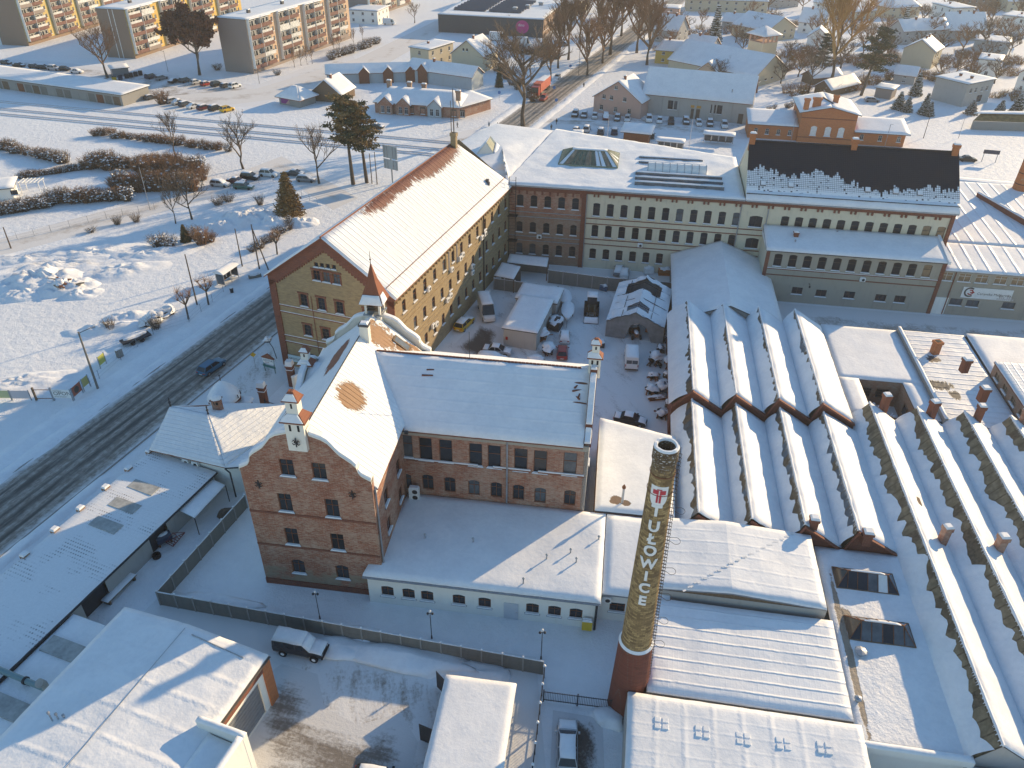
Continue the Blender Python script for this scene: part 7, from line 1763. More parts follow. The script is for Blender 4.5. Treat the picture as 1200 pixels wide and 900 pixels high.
far_house('house','cream house whose blank gable carries two small attic windows, behind the market',(529.5,81.5),(566,85.5),13,5.6,10.2,M['wall_cream2'],None,'v','house',161,{'l':[(4.8,6.6,0.7,1.0,'dark_two',0),(6.2,6.6,0.7,1.0,'dark_two',0)],'f':[(3,1,1.1,1.3,'white_cross',0),(7,1,1.1,1.3,'white_cross',0),(3,3.8,1.1,1.3,'white_cross',0),(7,3.8,1.1,1.3,'white_cross',0)]},None,stacks=1)
sm=far_house('supermarket','dark flat-roofed supermarket with rows of roof panels and a pink round sign',(514,37.5),(636,44.5),46,7.0,0.4,M['wall_dark'],None,'flat','supermarket',163,{'r':[(3.5+i*3.4,2.2,1.6,2.2,'dark_two',0)for i in range(12)]},None,stacks=0,over=0.1)
sm.wall((sm.F.l(636,44.5)[0]+0.02,0.0),(sm.F.l(636,44.5)[0]+0.02,46),0,6.9,M['brick_mix'],[(3.5+i*3.4,2.2,1.6,2.2,'dark_two',0)for i in range(12)])
for k in range(7):
 for j in range(2):
  u=4+j*16;v=10+k*5;mb=sm.mb();mb.hexa([(u,v,7.7),(u+14.5,v,7.7),(u+14.5,v+2.2,7.7),(u,v+2.2,7.7)],[(u,v,7.85),(u+14.5,v,7.85),(u+14.5,v+2.2,8.6),(u,v+2.2,8.6)]);sm.part('solar_panel',mb,flat('solar_panel',(0.05,0.055,0.07),0.3))
Ls=sm.F.l(636,44.5)[0];mb=sm.mb();n=20;cx,cz=Ls-9.0,3.9
mb.add([(cx+2.9*math.cos(2*PI*i/n),-0.12,cz+2.6*math.sin(2*PI*i/n))for i in range(n)],[list(range(n))]);sg=sm.part('round_sign',mb,paint('sign_pink',(0.55,0.03,0.22)))
text(sm,'dino',(cx-1.9,-0.14,cz+0.2),1.6,M['white_paint'],sg)
for(u,v)in((Ls-12,24),(Ls-8,34),(Ls-16,16)):stack(sm,u,v,7.4,1.6,1.8,1.4,M['metal_grey'])
far_house('house','row building at the top edge, right of the supermarket',(672,19),(690,10),60,5,0.3,M['wall_cream2'],None,'flat','building',165,None,None,stacks=0)
far_house('house','small white flat-roofed building between the tan block and the supermarket',(409,27),(443,29),14,5.5,0.2,M['white_wall'],None,'flat','building',166,None,None,stacks=0)
ga=far_house('garage_row','long row of weathered garages with a flat snow roof by the railway',(-60,95),(145,124.5),11,3.2,0.3,M['conc'],None,'flat','garages',167,NOW,None,stacks=0)
Lg=ga.F.l(145,124.5)[0]
gm_=MB();gm_.box(-1.3,1.3,-0.06,0,0.05,2.5);gm_=gm_.mesh('garage_door',M['wood_grey'])
for i in range(int(Lg/3.3)):
 o=place('garage_door',gm_,ga.root,(Lg-2.2-i*3.3,0,0));recolor(o,rw.choice([M['wood_grey'],M['conc_dark'],M['wall_blue'],M['wood'],M['rust'],M['conc']]))
ph=far_house('pink_house','pink mansard-gabled house front of the hall by the station car park',(695,131),(749.5,139.5),11,4.6,9.6,M['wall_pink'],None,'v','house',170,{'l':[(2.6,0.9,1.1,1.5,'white_cross',0),(7.2,0.9,1.1,1.5,'white_cross',0),(11.5,0.9,1.1,1.5,'white_cross',0),(3.2,4.2,1.1,1.3,'white_cross',0),(5.6,4.2,1.1,1.3,'white_cross',0),(9.8,4.2,1.1,1.3,'white_cross',0),(6.8,7.3,1.1,1.1,'white_cross',0)]},None,stacks=1)
hl=far_house('grey_hall','long grey pilastered hall with a plain snow roof behind the row of parked cars',(751.5,133),(876,146),14,6.0,11.8,M['grey_wall'],None,'u','hall',171,{'f':[(8.4,2.0,1.5,2.6,'dark_grid',0),(10.2,2.0,1.5,2.6,'dark_grid',0),(20.9,2.0,1.5,2.6,'dark_grid',0),(22.7,2.0,1.5,2.6,'dark_grid',0)]},None,stacks=0)
Lh=hl.F.l(876,146)[0]
for i in range(7):u=0.3+i*(Lh-0.9)/6;hl.part('pilaster',hl.mb().box(u,u+0.6,-0.25,-0.005,0,5.9),M['grey_wall'])
hl.part('door',hl.mb().box(14.6,17.2,-0.1,-0.01,0.02,2.9),M['frame_dark']);hl.part('door',hl.mb().box(Lh-3.0,Lh-1.6,-0.1,-0.01,0.02,2.8),M['frame_dark'])
hl.part('shop_sign',hl.mb().box(14.4,17.4,-0.18,-0.1,3.2,3.9),paint('sign_amber',(0.55,0.28,0.05)))
for u,v in((20,3.5),(Lh-3.5,4.5),(Lh-6,2)):vent(hl,u,v,7.5,1.2,0.15)
def station():
 F,L=frame_px((933,166),(997,170));B=Bld(F,0,0,'station_building','orange-brick railway station with white arched windows between two low wings','railway station')
 ev,rz=8.0,9.6;D=15
 s1,z1=F.hit((0,0),(L,0),952,159);s2,_=F.hit((0,0),(L,0),968.5,160.5);s3,_=F.hit((0,0),(L,0),984,161)
 B.wall((0,0),(L,0),0,0,M['brick_orange'],[(s1,z1,1.6,2.6,'white_grid',0.3,'white'),(s2,z1,1.6,2.6,'white_grid',0.3,'white'),(s3,z1,1.6,2.6,'white_grid',0.3,'white')],outline=[(0,0),(L,0),(L,ev),(L/2,rz),(0,ev)])
 B.wall((0,D),(0,0),0,ev,M['brick_orange']);B.wall((L,0),(L,D),0,ev,M['brick_orange']);B.wall((L,D),(0,D),0,0,M['brick_orange'],outline=[(0,0),(L,0),(L,ev),(L/2,rz),(0,ev)])
 for z in(z1-0.6,ev-1.6):B.band((0,0),(L,0),z,z+0.2,0.1,M['brick_band'])
 o=0.8;s=(rz-ev)/(L/2)
 B.roof([[(L+o,-o,ev-o*s+.1),(L+o,D+o,ev-o*s+.1),(L/2,D+o,rz+.1),(L/2,-o,rz+.1)],[(-o,D+o,ev-o*s+.1),(-o,-o,ev-o*s+.1),(L/2,-o,rz+.1),(L/2,D+o,rz+.1)]],M['felt'],M['snow'],0.25,cell=1.2,seed=180)
 for x,y in((945,124),(957,123),(979,120)):u,v=F.l(x,y,9.5);stack(B,u,v,8.6,2.8,1.3 if x!=957 else 2.0,0.9,M['brick_orange'],cap=False)
 mb=B.mb();mb.path([(L/2+0.6,2.5,rz+0.35),(L/2-1,9,rz+0.3)],0.18,5);B.part('duct',mb,M['felt'])
 B.wall((-13,1),(0,1),0,3.8,M['brick_orange'],row(2,11,4,1.2,1.0,1.6,'white_cross',0.2));B.wall((-13,10),(-13,1),0,3.8,M['brick_orange'])
 B.roof([[(-13.5,0.3,3.9),(-0.05,0.3,3.9),(-0.05,10,5.6),(-13.5,10,5.6)]],M['felt'],M['snow'],0.28,cell=1.2,seed=182)
 B.wall((L,1),(L+13.5,1),0,3.8,M['brick_orange'],row(2.5,12,3,1.2,1.0,1.6,'white_cross',0.2));B.wall((L+13.5,1),(L+13.5,9),0,3.8,M['brick_orange'])
 B.roof([[(L+0.05,-0.8,3.7),(L+14.2,-0.8,3.7),(L+14.2,9,5.3),(L+0.05,9,5.3)]],M['felt'],M['snow'],0.28,cell=1.2,seed=183)
 for u in(L+8.5,-1.5):mb=B.mb();mb.tube((u,-0.6,0),(u,-0.6,6.2),0.07,n=5);mb.path([(u,-0.6,6.2),(u+0.6,-1.0,6.3)],0.06,4);B.part('lamp_standard',mb,M['zinc'])
station()
def chimney2():
 p=P(1186,247,6.0);t=thing('brick_chimney','orange-brick chimney with iron bands at the right edge of the photo','chimney',(p.x,p.y,0))
 mb=MB();mb.lathe([(1.75,0),(1.2,22),(1.32,22.1),(1.32,22.8),(0.85,22.8)],20);mb.build('shaft',M['brick_orange'],t)
 for z in(7.5,9.6,11.7,13.8,16):mb=MB();r=1.75-0.55*z/22;mb.lathe([(r+0.03,z-0.07),(r+0.05,z),(r+0.03,z+0.07)],20,cap=False);mb.build('iron_band',M['iron'],t)
chimney2()
HS=[('cream house with a blank sunlit gable and a balcony, right of the twin trees',(1054,76),(1090,81),12,6.0,9.4,'wall_cream2','v',0,{'f':[(3,3.4,1.4,1.8,'dark_two',0),(6,3.4,1.4,1.8,'dark_two',0)]},2),('big pale two-storey house with a flat roof and a bare side wall',(1090,116),(1126,125.5),13,6.8,0.3,'grey_wall','flat',0,{'r':[(2.5,3.9,1.1,1.5,'white_cross',0),(5,3.9,1.1,1.5,'white_cross',0),(8,3.9,1.1,1.5,'white_cross',0),(10.5,3.9,1.1,1.5,'white_cross',0),(8,0.6,2.6,2.2,'dark_two',0)]},2),('white house with three upper windows behind the big pale house',(1141,90),(1166,93),10,6,0.3,'white_wall','flat',0,None,1),('white gabled house cut by the right edge of the photo',(1187,107),(1215,116),11,6,9.5,'white_wall','v',0,None,0),('grey house with a broad snowy roof and dark gablet behind the cream gable',(1055,53),(1108,50),9,5.5,9.0,'grey_wall','u',0,None,2),('white cube house with a flat roof among the far gardens',(1088,22),(1112,29),11,7,0.3,'white_wall','flat',0,None,1),('large steep-roofed house with grey snow behind bare branches',(1106,48),(1152,48),10,4.5,10.5,'grey_wall','u',0,None,2),('low teal workshop under a flat snow roof',(1139,60),(1180,64),12,4.2,0.3,'wall_blue','flat',0,None,1),('long white house with a flat roof near the right edge, above the teal workshop',(1169,36),(1215,42),14,6.5,0.3,'white_wall','flat',0,None,2),('pyramid-roofed house at the top edge, right of the golden tree',(1041,22),(1076,20),13,5,10,'wall_cream2','u',5.5,None,1),('low brick house at the top edge with a long snow roof',(1130,11),(1178,9),12,5,8,'brick_mix','u',3,None,1),('house with a bright roof in the top right corner',(1178,14),(1230,16),14,5,8,'wall_cream2','u',0,None,1),('beige house with a brown boarded gable, left of the golden tree',(897,50),(930,45),19,4.6,9.0,'wall_cream2','v',0,None,1),('white house with two lit roof windows behind the golden tree',(934,38),(964,41),10,4.6,9.5,'white_wall','u',0,None,1),('white house with a broad roof at the top edge, left of the golden tree',(951,16),(986,21),10,5.5,8.2,'white_wall','u',0,None,1),('small white annex house beneath the broad-roofed white house',(944,56),(968,58),8,4.5,7.5,'white_wall','v',0,None,0),('grey bungalow with a snow roof left of the blue spruce',(803,62),(832,66),9,3.2,6.2,'grey_wall','u',0,None,1),('bright yellow house with a small attic behind the pink gable',(767,74),(804,77),10,4.8,7.6,'wall_yellow','u',2.0,None,1),('grey-roofed old house with two stacks beside the alley trees',(763,48),(792,52),11,5,10,'grey_wall','u',0,None,2),('small pink-walled shop near the top edge by the road',(776,20),(795,21),9,4,0.3,'wall_pink','flat',0,None,0),('long cream works building at the top edge',(804,13),(898,16),14,5.5,7.5,'wall_cream2','u',0,None,0),('brown barn with a snow roof under the golden tree',(972,114),(1005,106),6,2.4,4.6,'wood','u',0,{},0),('brown shed with a snow roof beside the barn under the golden tree',(952,100),(985,97),6,2.4,4.2,'wood','u',0,{},0),('small flat white garage behind the snowy shrubs',(1024,114),(1043,117),6,3.0,0.2,'wall_taupe','flat',0,{},0),('green-walled cottage amid the trees in front of the cream gable',(1046,97),(1070,100),7,3,5.2,'grey_wall','u',0,None,0),('cottage roof between the orchard trees at the top, left of the pyramid roof',(1000,24),(1024,22),9,4,7,'wall_cream2','u',0,None,1),('pale bungalow between the road and the golden-haired tree, top middle',(845,34),(872,37),9,3.4,6.2,'grey_wall','u',0,None,1),('small grey garage at the foot of the golden tree garden',(843,76),(858,79),6,2.6,0.2,'wood_grey','flat',0,{},0),('small house roof at the top edge above the works building',(912,10),(935,8),9,4,7,'grey_wall','u',0,None,1),]
for k,(lab,A,Bp,d,ev,rz,wm,ax,hp,wn,st)in enumerate(HS):
 far_house('house' if 'shed' not in lab and 'barn' not in lab and 'garage' not in lab else 'shed',lab,A,Bp,d,ev,rz,M[wm],None,ax,'house',200+k,wn,None,hip=hp,stacks=st)
ch=far_house('parish_hall','plain hall with red verges and low windows in its sandy gable, beside the square tower',(883,103),(919.5,92.5),36,3.6,9.0,M['wall_cream2'],None,'v','hall',240,{'l':[(3,1.4,1.4,0.6,'dark_two',0),(7,1.4,1.4,0.6,'dark_two',0),(11,1.4,1.4,0.6,'dark_two',0)]},None,stacks=0)
far_house('parish_hall','lower wing of the parish hall with a small orange gable',(817,93),(838,96),17,3.4,6.0,M['wall_peach'],None,'v','hall',241,{},None,stacks=0)
def tower():
 F,L=frame_px((889,82),(910,79));B=Bld(F,0,0,'bell_tower','square plastered tower with open belfry and pyramid snow roof','tower')
 L=7.2;B.box_walls(0,L,0,L,0,9.0,M['wall_cream2'])
 for x in(0.3,2.5,4.7,6.9):
  for y in(0.3,6.9):B.part('belfry_pier',B.mb().rbox(x,y,9.0,0.5,0.5,2.4),M['wall_pink'])
 B.part('belfry_floor',B.mb().box(0,L,0,L,8.98,9.15),M['wall_pink'])
 c=L/2;e=11.4
 q=lambda a,b:[(*a,e),(*b,e),(c+0.01*(a[1]-b[1]),c,14.2),(c,c,14.2)]
 cs=[(-1,-1),(L+1,-1),(L+1,L+1),(-1,L+1)]
 B.roof([q(cs[i],cs[(i+1)%4])for i in range(4)],M['clay_dark'],M['snow'],0.2,cell=1.5,seed=245)
tower()
def kiosk_brown():
 F,L=frame_px((730,167),(759,170));B=Bld(F,0,0,'station_kiosk','brown timber kiosk with a thick snow roof on the station forecourt','kiosk')
 flat_house(B,0,L,0,4,3.0,3.6,flat('brown_boarding',(0.22,0.09,0.045),0.8,0.2,3),M['felt'],M['snow'],{},over=0.9,seed=250,th=0.4)
kiosk_brown()
def shelter(A,Bp,lab,d=2.2,h=2.6):
 F,L=frame_px(A,Bp);B=Bld(F,0,0,'platform_shelter',lab,'shelter','waiting shelters at the station')
 B.roof([[(-0.4,-0.5,h),(L+0.4,-0.5,h),(L+0.4,d,h+0.25),(-0.4,d,h+0.25)]],M['metal_grey'],M['snow'],0.3,cell=1,seed=int(A[0]))
 for i in range(5):B.part('post',B.mb().rbox(L*i/4,d-0.15,0,0.14,0.14,h),M['conc'])
 for i in range(4):B.part('pane',B.mb().box(L*i/4+0.12,L*(i+1)/4-0.12,d-0.17,d-0.13,0.4,h-0.5),M['glass_pale'])
 B.part('bench',B.mb().box(0.3,L-0.3,d-0.8,d-0.35,0.4,0.48),M['wood'])
shelter((769,176),(799,179),'long platform shelter nearest the factory roofs');shelter((824,168),(858,171),'platform shelter with open pillars in front of the grey hall')
for(x,y,lab)in((676,173,'white transformer box under snow on the station forecourt'),):
 p=P(x,y);t=thing('transformer_box',lab,'box',(p.x,p.y,0),-8);mb=MB();mb.box(-1.4,1.4,-1.2,1.2,0,4.2);mb.build('body',M['white_wall'],t);mb=MB();mb.box(-1.0,0.0,-1.24,-1.2,0.1,2.2);mb.build('door',M['grey_wall'],t);mb=MB();snow_sheet(mb,[(-1.5,-1.3,4.2),(1.5,-1.3,4.2),(1.5,1.3,4.2),(-1.5,1.3,4.2)],0.35,0.5,3);mb.build('snow_cover',M['snow'],t,smooth=True)
def loft(mb,st,m=0):
 0
 k=len(mb.v);n=8
 for x,w,z0,z1,tw in st:
  zm=z0+(z1-z0)*0.62
  for y,z in((-w*0.94,z0),(-w,z0+(z1-z0)*0.3),(-w*0.985,zm),(-w*tw,z1),(w*tw,z1),(w*0.985,zm),(w,z0+(z1-z0)*0.3),(w*0.94,z0)):mb.v.append((x,y,z))
 for i in range(len(st)-1):
  for j in range(n):mb.f.append([k+i*n+j,k+i*n+(j+1)%n,k+(i+1)*n+(j+1)%n,k+(i+1)*n+j]);mb.m.append(m)
 mb.f.append([k+j for j in reversed(range(n))]);mb.m.append(m);mb.f.append([k+(len(st)-1)*n+j for j in range(n)]);mb.m.append(m)
KIND={'hatch':(3.95,1.72,0.92,1.47,0.10,1.05,0.45,0.75),'estate':(4.65,1.80,0.93,1.50,0.08,1.25,0.45,0.80),'sedan':(4.45,1.76,0.92,1.43,0.75,1.20,0.65,0.80),'suv':(4.45,1.88,1.05,1.70,0.08,1.15,0.40,0.70),'mini':(3.6,1.65,0.95,1.52,0.06,0.85,0.35,0.65)}
_car={}
def car_meshes(kind):
 if kind in _car:return _car[kind]
 L,W,bz,H,rc,hood,rr_,wr=KIND[kind];h=L/2;w=W/2
 b=MB();loft(b,[(-h,w*0.78,0.42,bz*0.86,0.9),(-h+0.10,w*0.93,0.30,bz*0.98,0.92),(-h+0.5,w,0.24,bz,0.93),(h-hood-0.2,w,0.22,bz,0.93),(h-hood+0.1,w,0.22,bz*0.99,0.92),(h-0.45,w*0.98,0.24,bz*0.86,0.88),(h-0.10,w*0.9,0.28,bz*0.72,0.85),(h,w*0.72,0.38,bz*0.62,0.85)])
 x0,x1=-h+rc+0.04,h-hood+0.02;t0,t1=x0+rr_,x1-wr;wb,wt=w*0.92,w*0.74
 z=H-0.055
 b.hexa([(t0-0.06,-wt,z),(t1+0.06,-wt,z),(t1+0.06,wt,z),(t0-0.06,wt,z)],[(t0+0.05,-wt*0.9,H),(t1-0.05,-wt*0.9,H),(t1-0.05,wt*0.9,H),(t0+0.05,wt*0.9,H)])
 for sy in(-1,1):
  for(xb,xt)in((x0+0.02,t0),((x0+x1)/2-0.05,(t0+t1)/2),(x1-0.05,t1-0.02)):
   b.hexa([(xb-0.05,sy*(wb+0.005),bz-0.02),(xb+0.06,sy*(wb+0.005),bz-0.02),(xb+0.06,sy*(wb-0.06),bz-0.02),(xb-0.05,sy*(wb-0.06),bz-0.02)],[(xt-0.05,sy*(wt+0.008),z+0.01),(xt+0.05,sy*(wt+0.008),z+0.01),(xt+0.05,sy*(wt-0.06),z+0.01),(xt-0.05,sy*(wt-0.06),z+0.01)])
  b.box(x1-0.35,x1-0.15,sy*w if sy>0 else-w-0.17,sy*w+0.17 if sy>0 else-w,bz-0.02,bz+0.13)
 body=b.mesh('body',M['white_paint'])
 g=MB();g.hexa([(x0,-wb,bz-0.03),(x1,-wb,bz-0.03),(x1,wb,bz-0.03),(x0,wb,bz-0.03)],[(t0,-wt,z),(t1,-wt,z),(t1,wt,z),(t0,wt,z)]);glass=g.mesh('windows',M['glass'])
 wm=MB();r=0.32 if kind!='suv' else 0.36
 wm.tube((0,-0.1,0),(0,0.1,0),r,n=14);wheel=wm.mesh('wheel',M['black']);rm=MB();rm.tube((0,-0.115,0),(0,0.115,0),r*0.62,n=10);rim=rm.mesh('rim',M['rim'])
 li=MB();li.box(-0.05,0.03,-0.17,0.17,-0.07,0.07);hl_=li.mesh('headlight',M['lamp_white']);tl=li.mesh('tail_light',M['lamp_red'])
 s=MB();snow_sheet(s,[(t0-0.05,-wt,H-0.02),(t1+0.1,-wt,H-0.02),(t1+0.1,wt,H-0.02),(t0-0.05,wt,H-0.02)],0.15,0.4,3,0.03,0.25)
 snow_sheet(s,[(x1+0.1,-w*0.85,bz*0.99),(h-0.12,-w*0.8,bz*0.76),(h-0.12,w*0.8,bz*0.76),(x1+0.1,w*0.85,bz*0.99)],0.14,0.4,4,0.03,0.25)
 if rc>0.3:snow_sheet(s,[(-h+0.1,-w*0.85,bz),(x0+0.1,-w*0.85,bz),(x0+0.1,w*0.85,bz),(-h+0.1,w*0.85,bz)],0.14,0.4,5,0.03,0.2)
 sn1=s.mesh('snow_cover',M['snow'],True)
 s2=MB();s2.v=list(s.v);s2.f=list(s.f);s2.m=list(s.m)
 snow_sheet(s2,[(t1+0.03,-wt,H),(x1+0.12,-wb,bz),(x1+0.12,wb,bz),(t1+0.03,wt,H)],0.10,0.4,6,0.03,0.2);snow_sheet(s2,[(x0-0.08,-wb,bz),(t0-0.02,-wt,H),(t0-0.02,wt,H),(x0-0.08,wb,bz)],0.10,0.4,7,0.03,0.2)
 sn2=s2.mesh('snow_cover',M['snow'],True)
 _car[kind]=(body,glass,wheel,rim,hl_,tl,sn1,sn2,L,W,bz,r,hood);return _car[kind]
def car(pos,deg,kind,color,label,snow=1,fine=False,group=None,name='parked_car',cat='car'):
 body,glass,wheel,rim,hl_,tl,s1,s2,L,W,bz,r,hood=car_meshes(kind)
 t=thing(name,label,cat,(pos[0],pos[1],0),deg,group)
 b=place('body',body,t);recolor(b,color);place('windows',glass,t)
 for x in(-L/2+0.78,L/2-0.82):
  for y in(-W/2+0.10,W/2-0.10):
   wl=place('wheel',wheel,t,(x,y,r))
   if fine:place('rim',rim,wl)
 if fine:
  for y in(-W*0.34,W*0.34):place('headlight',hl_,t,(L/2-0.06,y,bz*0.66));place('tail_light',tl,t,(-L/2+0.02,y,bz*0.78))
  mb=MB();mb.box(-L/2-0.02,-L/2+0.02,-0.26,0.26,0.45,0.56);mb.build('number_plate',M['white_paint'],t)
 if snow:place('snow_cover',s1 if snow==1 else s2,t)
 return t
C_={'black':(0.015,0.016,0.018),'dark grey':(0.06,0.063,0.068),'silver':(0.42,0.43,0.44),'white':(0.72,0.72,0.71),'dark blue':(0.02,0.035,0.075),'red':(0.32,0.025,0.02),'maroon':(0.12,0.02,0.025),'green':(0.03,0.12,0.10),'yellow':(0.62,0.38,0.02),'beige':(0.40,0.36,0.28),'teal':(0.03,0.13,0.23),'grey':(0.22,0.22,0.23)}
CP={k:paint(k.replace(' ','_'),v)for k,v in C_.items()}
ORD=['first','second','third','fourth','fifth','sixth','seventh','eighth','ninth','tenth','eleventh','twelfth','thirteenth','fourteenth']
def car_row(items,deg,where,group):
 0
 for k,(x,y,kind,c,s)in enumerate(items):
  p=P(x,y,0.6);car((p.x,p.y),deg+(k*37%7)-3,kind,CP[c],f'{c} car, {ORD[k]} from the left {where}',s,False,group)
car_row([(7,73,'hatch','dark grey',1),(22,76,'sedan','black',1),(40,77.5,'hatch','dark grey',1),(51,78.5,'estate','black',1),(63,80,'suv','silver',1),(76,80.5,'hatch','black',0),(90,83.5,'sedan','white',2)],-8,'in the row beyond the garages','cars in the far car park')
car_row([(123,94.5,'hatch','dark grey',2),(177,89.5,'suv','dark blue',1),(189,91,'estate','grey',1),(204,94.5,'sedan','black',2),(217,94,'suv','dark grey',1),(229,96,'hatch','silver',1),(241,98,'hatch','red',1),(254,98.5,'suv','black',0),(264,100,'hatch','dark grey',1),(275,100.5,'suv','white',1)],62,'in the row before the tan block','cars in the far car park')
car_row([(176,114,'hatch','dark grey',1),(202,117.5,'estate','grey',1),(209,119.5,'sedan','silver',2),(217,121.5,'estate','dark grey',1),(227,124,'sedan','white',2),(239,125.5,'estate','maroon',1),(252,126.5,'suv','black',1),(266,128,'suv','yellow',0)],58,'in the row beside the garage end','cars in the far car park')
car_row([(258,215,'estate','silver',2),(277,211.5,'sedan','maroon',1),(293,207,'suv','black',1),(285.5,218,'estate','green',1),(315,203.5,'suv','white',1),(346,202.5,'sedan','dark grey',1),(359,209.5,'estate','grey',2)],-10,'in the gap between the thicket and the pines','cars by the thicket')
car_row([(674,133.5,'suv','black',1),(684.5,134.5,'estate','dark grey',1),(697,136,'hatch','silver',1),(710,137,'suv','maroon',2),(723.5,138,'estate','dark grey',1),(735,139,'hatch','white',0),(760.5,139.5,'suv','white',1),(773,141,'hatch','white',1),(786.5,142,'estate','black',0),(804,142,'suv','dark grey',1),(819,144,'hatch','white',1),(832,144.5,'suv','dark grey',1),(849,146.5,'suv','white',1)],-98,'in the row along the pink-gabled hall','cars before the pink-gabled hall')
car_row([(675,152,'hatch','dark grey',1),(687.5,151,'suv','silver',1),(704,154,'suv','dark grey',1),(720,154,'suv','dark blue',1),(763.5,158.5,'hatch','dark grey',1)],80,'in the front row on the station forecourt','cars on the station forecourt')
for(x,y,k,c,s,d,lab)in((653,90,'hatch','white',0,252,'white car driving toward the camera on the tree-lined road'),(637,115,'suv','red',0,252,'small red car behind the red lorry on the tree-lined road'),(441,148,'sedan','black',1,-10,'black car half hidden by the pines in front of the market'),(1134,186,'sedan','black',0,-8,'black car beyond the east end of the graphite roof'),(1022,117,'estate','grey',2,-5,'snow-buried car beside the flat white garage'),(660,52,'suv','grey',1,20,'grey car on the supermarket side of the road'),(640,51,'hatch','white',1,30,'white car below the corner of the supermarket'),(576,30,'hatch','dark grey',1,10,'dark car left of the supermarket front'),(793,17,'hatch','maroon',1,-8,'maroon car near the small pink shop at the top'),(571,25,'sedan','white',1,-8,'white car on the street left of the supermarket')):
 p=P(x,y,0.6);car((p.x,p.y),d,k,CP[c],lab,s)
p=P(248,429,0.6);car((p.x,p.y),ROAD.deg-4,'estate',CP['teal'],'dark teal estate car driving up the slushy road',0,True,name='estate_car')
p=P(665,871,0.7);car((p.x,p.y),86.6,'estate',CP['silver'],'silver estate car with a snowy roof parked by the iron gate',1,True,name='estate_car')
p=P(446,914,0.6);car((p.x,p.y),-8,'estate',CP['black'],'black car just entering the bottom edge of the photo',1,True)
p=P(544,378,0.7);car((p.x,p.y),66,'estate',CP['yellow'],'yellow car with snow on its roof in the courtyard',1,True)
p=P(583,410,0.6);car((p.x,p.y),-12,'sedan',CP['silver'],'silver car under snow behind the brick wing, beside the grey shed',1,True)
p=P(577,420,0.6);car((p.x,p.y),-6,'estate',CP['white'],'snow-covered pale car partly hidden by the ridge of the brick wing',2,True)
p=P(659,412,0.6);car((p.x,p.y),86,'hatch',CP['red'],'red car with a snow-dusted bonnet in the courtyard',0,True)
p=P(662,393,0.8);car((p.x,p.y),86,'mini',CP['white'],'small snow-laden pale car nose to tail with the red one',2,True)
p=P(739,491,0.6);car((p.x,p.y),-17,'sedan',CP['black'],'dark saloon behind the sunlit flat roof',1,True)
for(x,y,lab,c)in((725,317,'snow-topped pale car by the plaster wall of the factory, left of two','grey'),(732,320,'snow-covered car by the plaster wall of the factory, right of two','white')):
 p=P(x,y,0.6);car((p.x,p.y),78,'mini',CP[c],lab,2)
def van(pos,deg,color,label,L=5.6,W=2.05,H=2.55,nose=1.0,snow=True,rear_open=False,fine=True,name='delivery_van',cat='van'):
 t=thing(name,label,cat,(pos[0],pos[1],0),deg)
 h,w=L/2,W/2;mb=MB()
 loft(mb,[(-h,w*0.96,0.38,H-0.02,0.92),(-h+0.06,w,0.32,H,0.92),(h-nose-0.75,w,0.3,H,0.92),(h-nose-0.7,w,0.3,H-0.03,0.9)]);mb.build('body',color,t)
 mb=MB();loft(mb,[(h-nose-0.72,w*0.99,0.3,1.25,0.95),(h-0.35,w*0.97,0.3,1.12,0.9),(h-0.06,w*0.9,0.32,0.9,0.85),(h,w*0.75,0.4,0.75,0.85)]);mb.build('bonnet',color,t)
 mb=MB();mb.hexa([(h-nose-0.72,-w*0.97,1.2),(h-nose+0.25,-w*0.95,1.18),(h-nose+0.25,w*0.95,1.18),(h-nose-0.72,w*0.97,1.2)],[(h-nose-0.72,-w*0.86,H-0.12),(h-nose-0.5,-w*0.84,H-0.14),(h-nose-0.5,w*0.84,H-0.14),(h-nose-0.72,w*0.86,H-0.12)]);mb.build('windscreen',M['glass'],t)
 mb=MB();wm=MB();wm.tube((0,-0.11,0),(0,0.11,0),0.34,n=14);wm=wm.mesh('wheel',M['black'])
 rm=MB();rm.tube((0,-0.12,0),(0,0.12,0),0.2,n=10);rm=rm.mesh('rim',M['rim'])
 for x in(-h+1.1,h-0.95):
  for y in(-w+0.12,w-0.12):q=place('wheel',wm,t,(x,y,0.34));place('rim',rm,q)
 for y in(-w*0.72,w*0.72):
  mb=MB();mb.box(h-0.1,h-0.02,y-0.15,y+0.15,0.72,0.9);mb.build('headlight',M['lamp_white'],t)
  mb=MB();mb.box(-h-0.02,-h+0.02,y*1.22-0.06,y*1.22+0.06,0.9,1.3);mb.build('tail_light',M['lamp_red'],t)
 mb=MB();mb.box(-h-0.015,-h-0.004,-w*0.8,-0.03,1.4,2.0);mb.box(-h-0.015,-h-0.004,0.03,w*0.8,1.4,2.0);mb.build('rear_window',M['glass_pale'],t)
 mb=MB();mb.box(-h-0.09,-h+0.05,-w*0.95,w*0.95,0.36,0.52);mb.build('bumper',M['iron'],t)
 if rear_open:
  mb=MB();mb.hexa([(-h-0.02,w,0.45),(-h-0.9,w+0.35,0.45),(-h-0.9,w+0.4,0.45),(-h-0.02,w+0.05,0.45)],[(-h-0.02,w*0.95,H-0.1),(-h-0.9,w+0.3,H-0.1),(-h-0.9,w+0.35,H-0.1),(-h-0.02,w,H-0.1)]);mb.build('rear_door',color,t)
 if snow:
  s=MB();snow_sheet(s,[(-h+0.02,-w*0.9,H),(h-nose-0.7,-w*0.9,H),(h-nose-0.7,w*0.9,H),(-h+0.02,w*0.9,H)],0.16,0.4,3,0.03,0.2);s.build('snow_cover',M['snow'],t,smooth=True)
 return t
p=P(570,362,1.0);van((p.x,p.y),-78,CP['white'],'long white van with an open rear door beside the yellow-brick wall',6.4,2.1,2.7,rear_open=True)
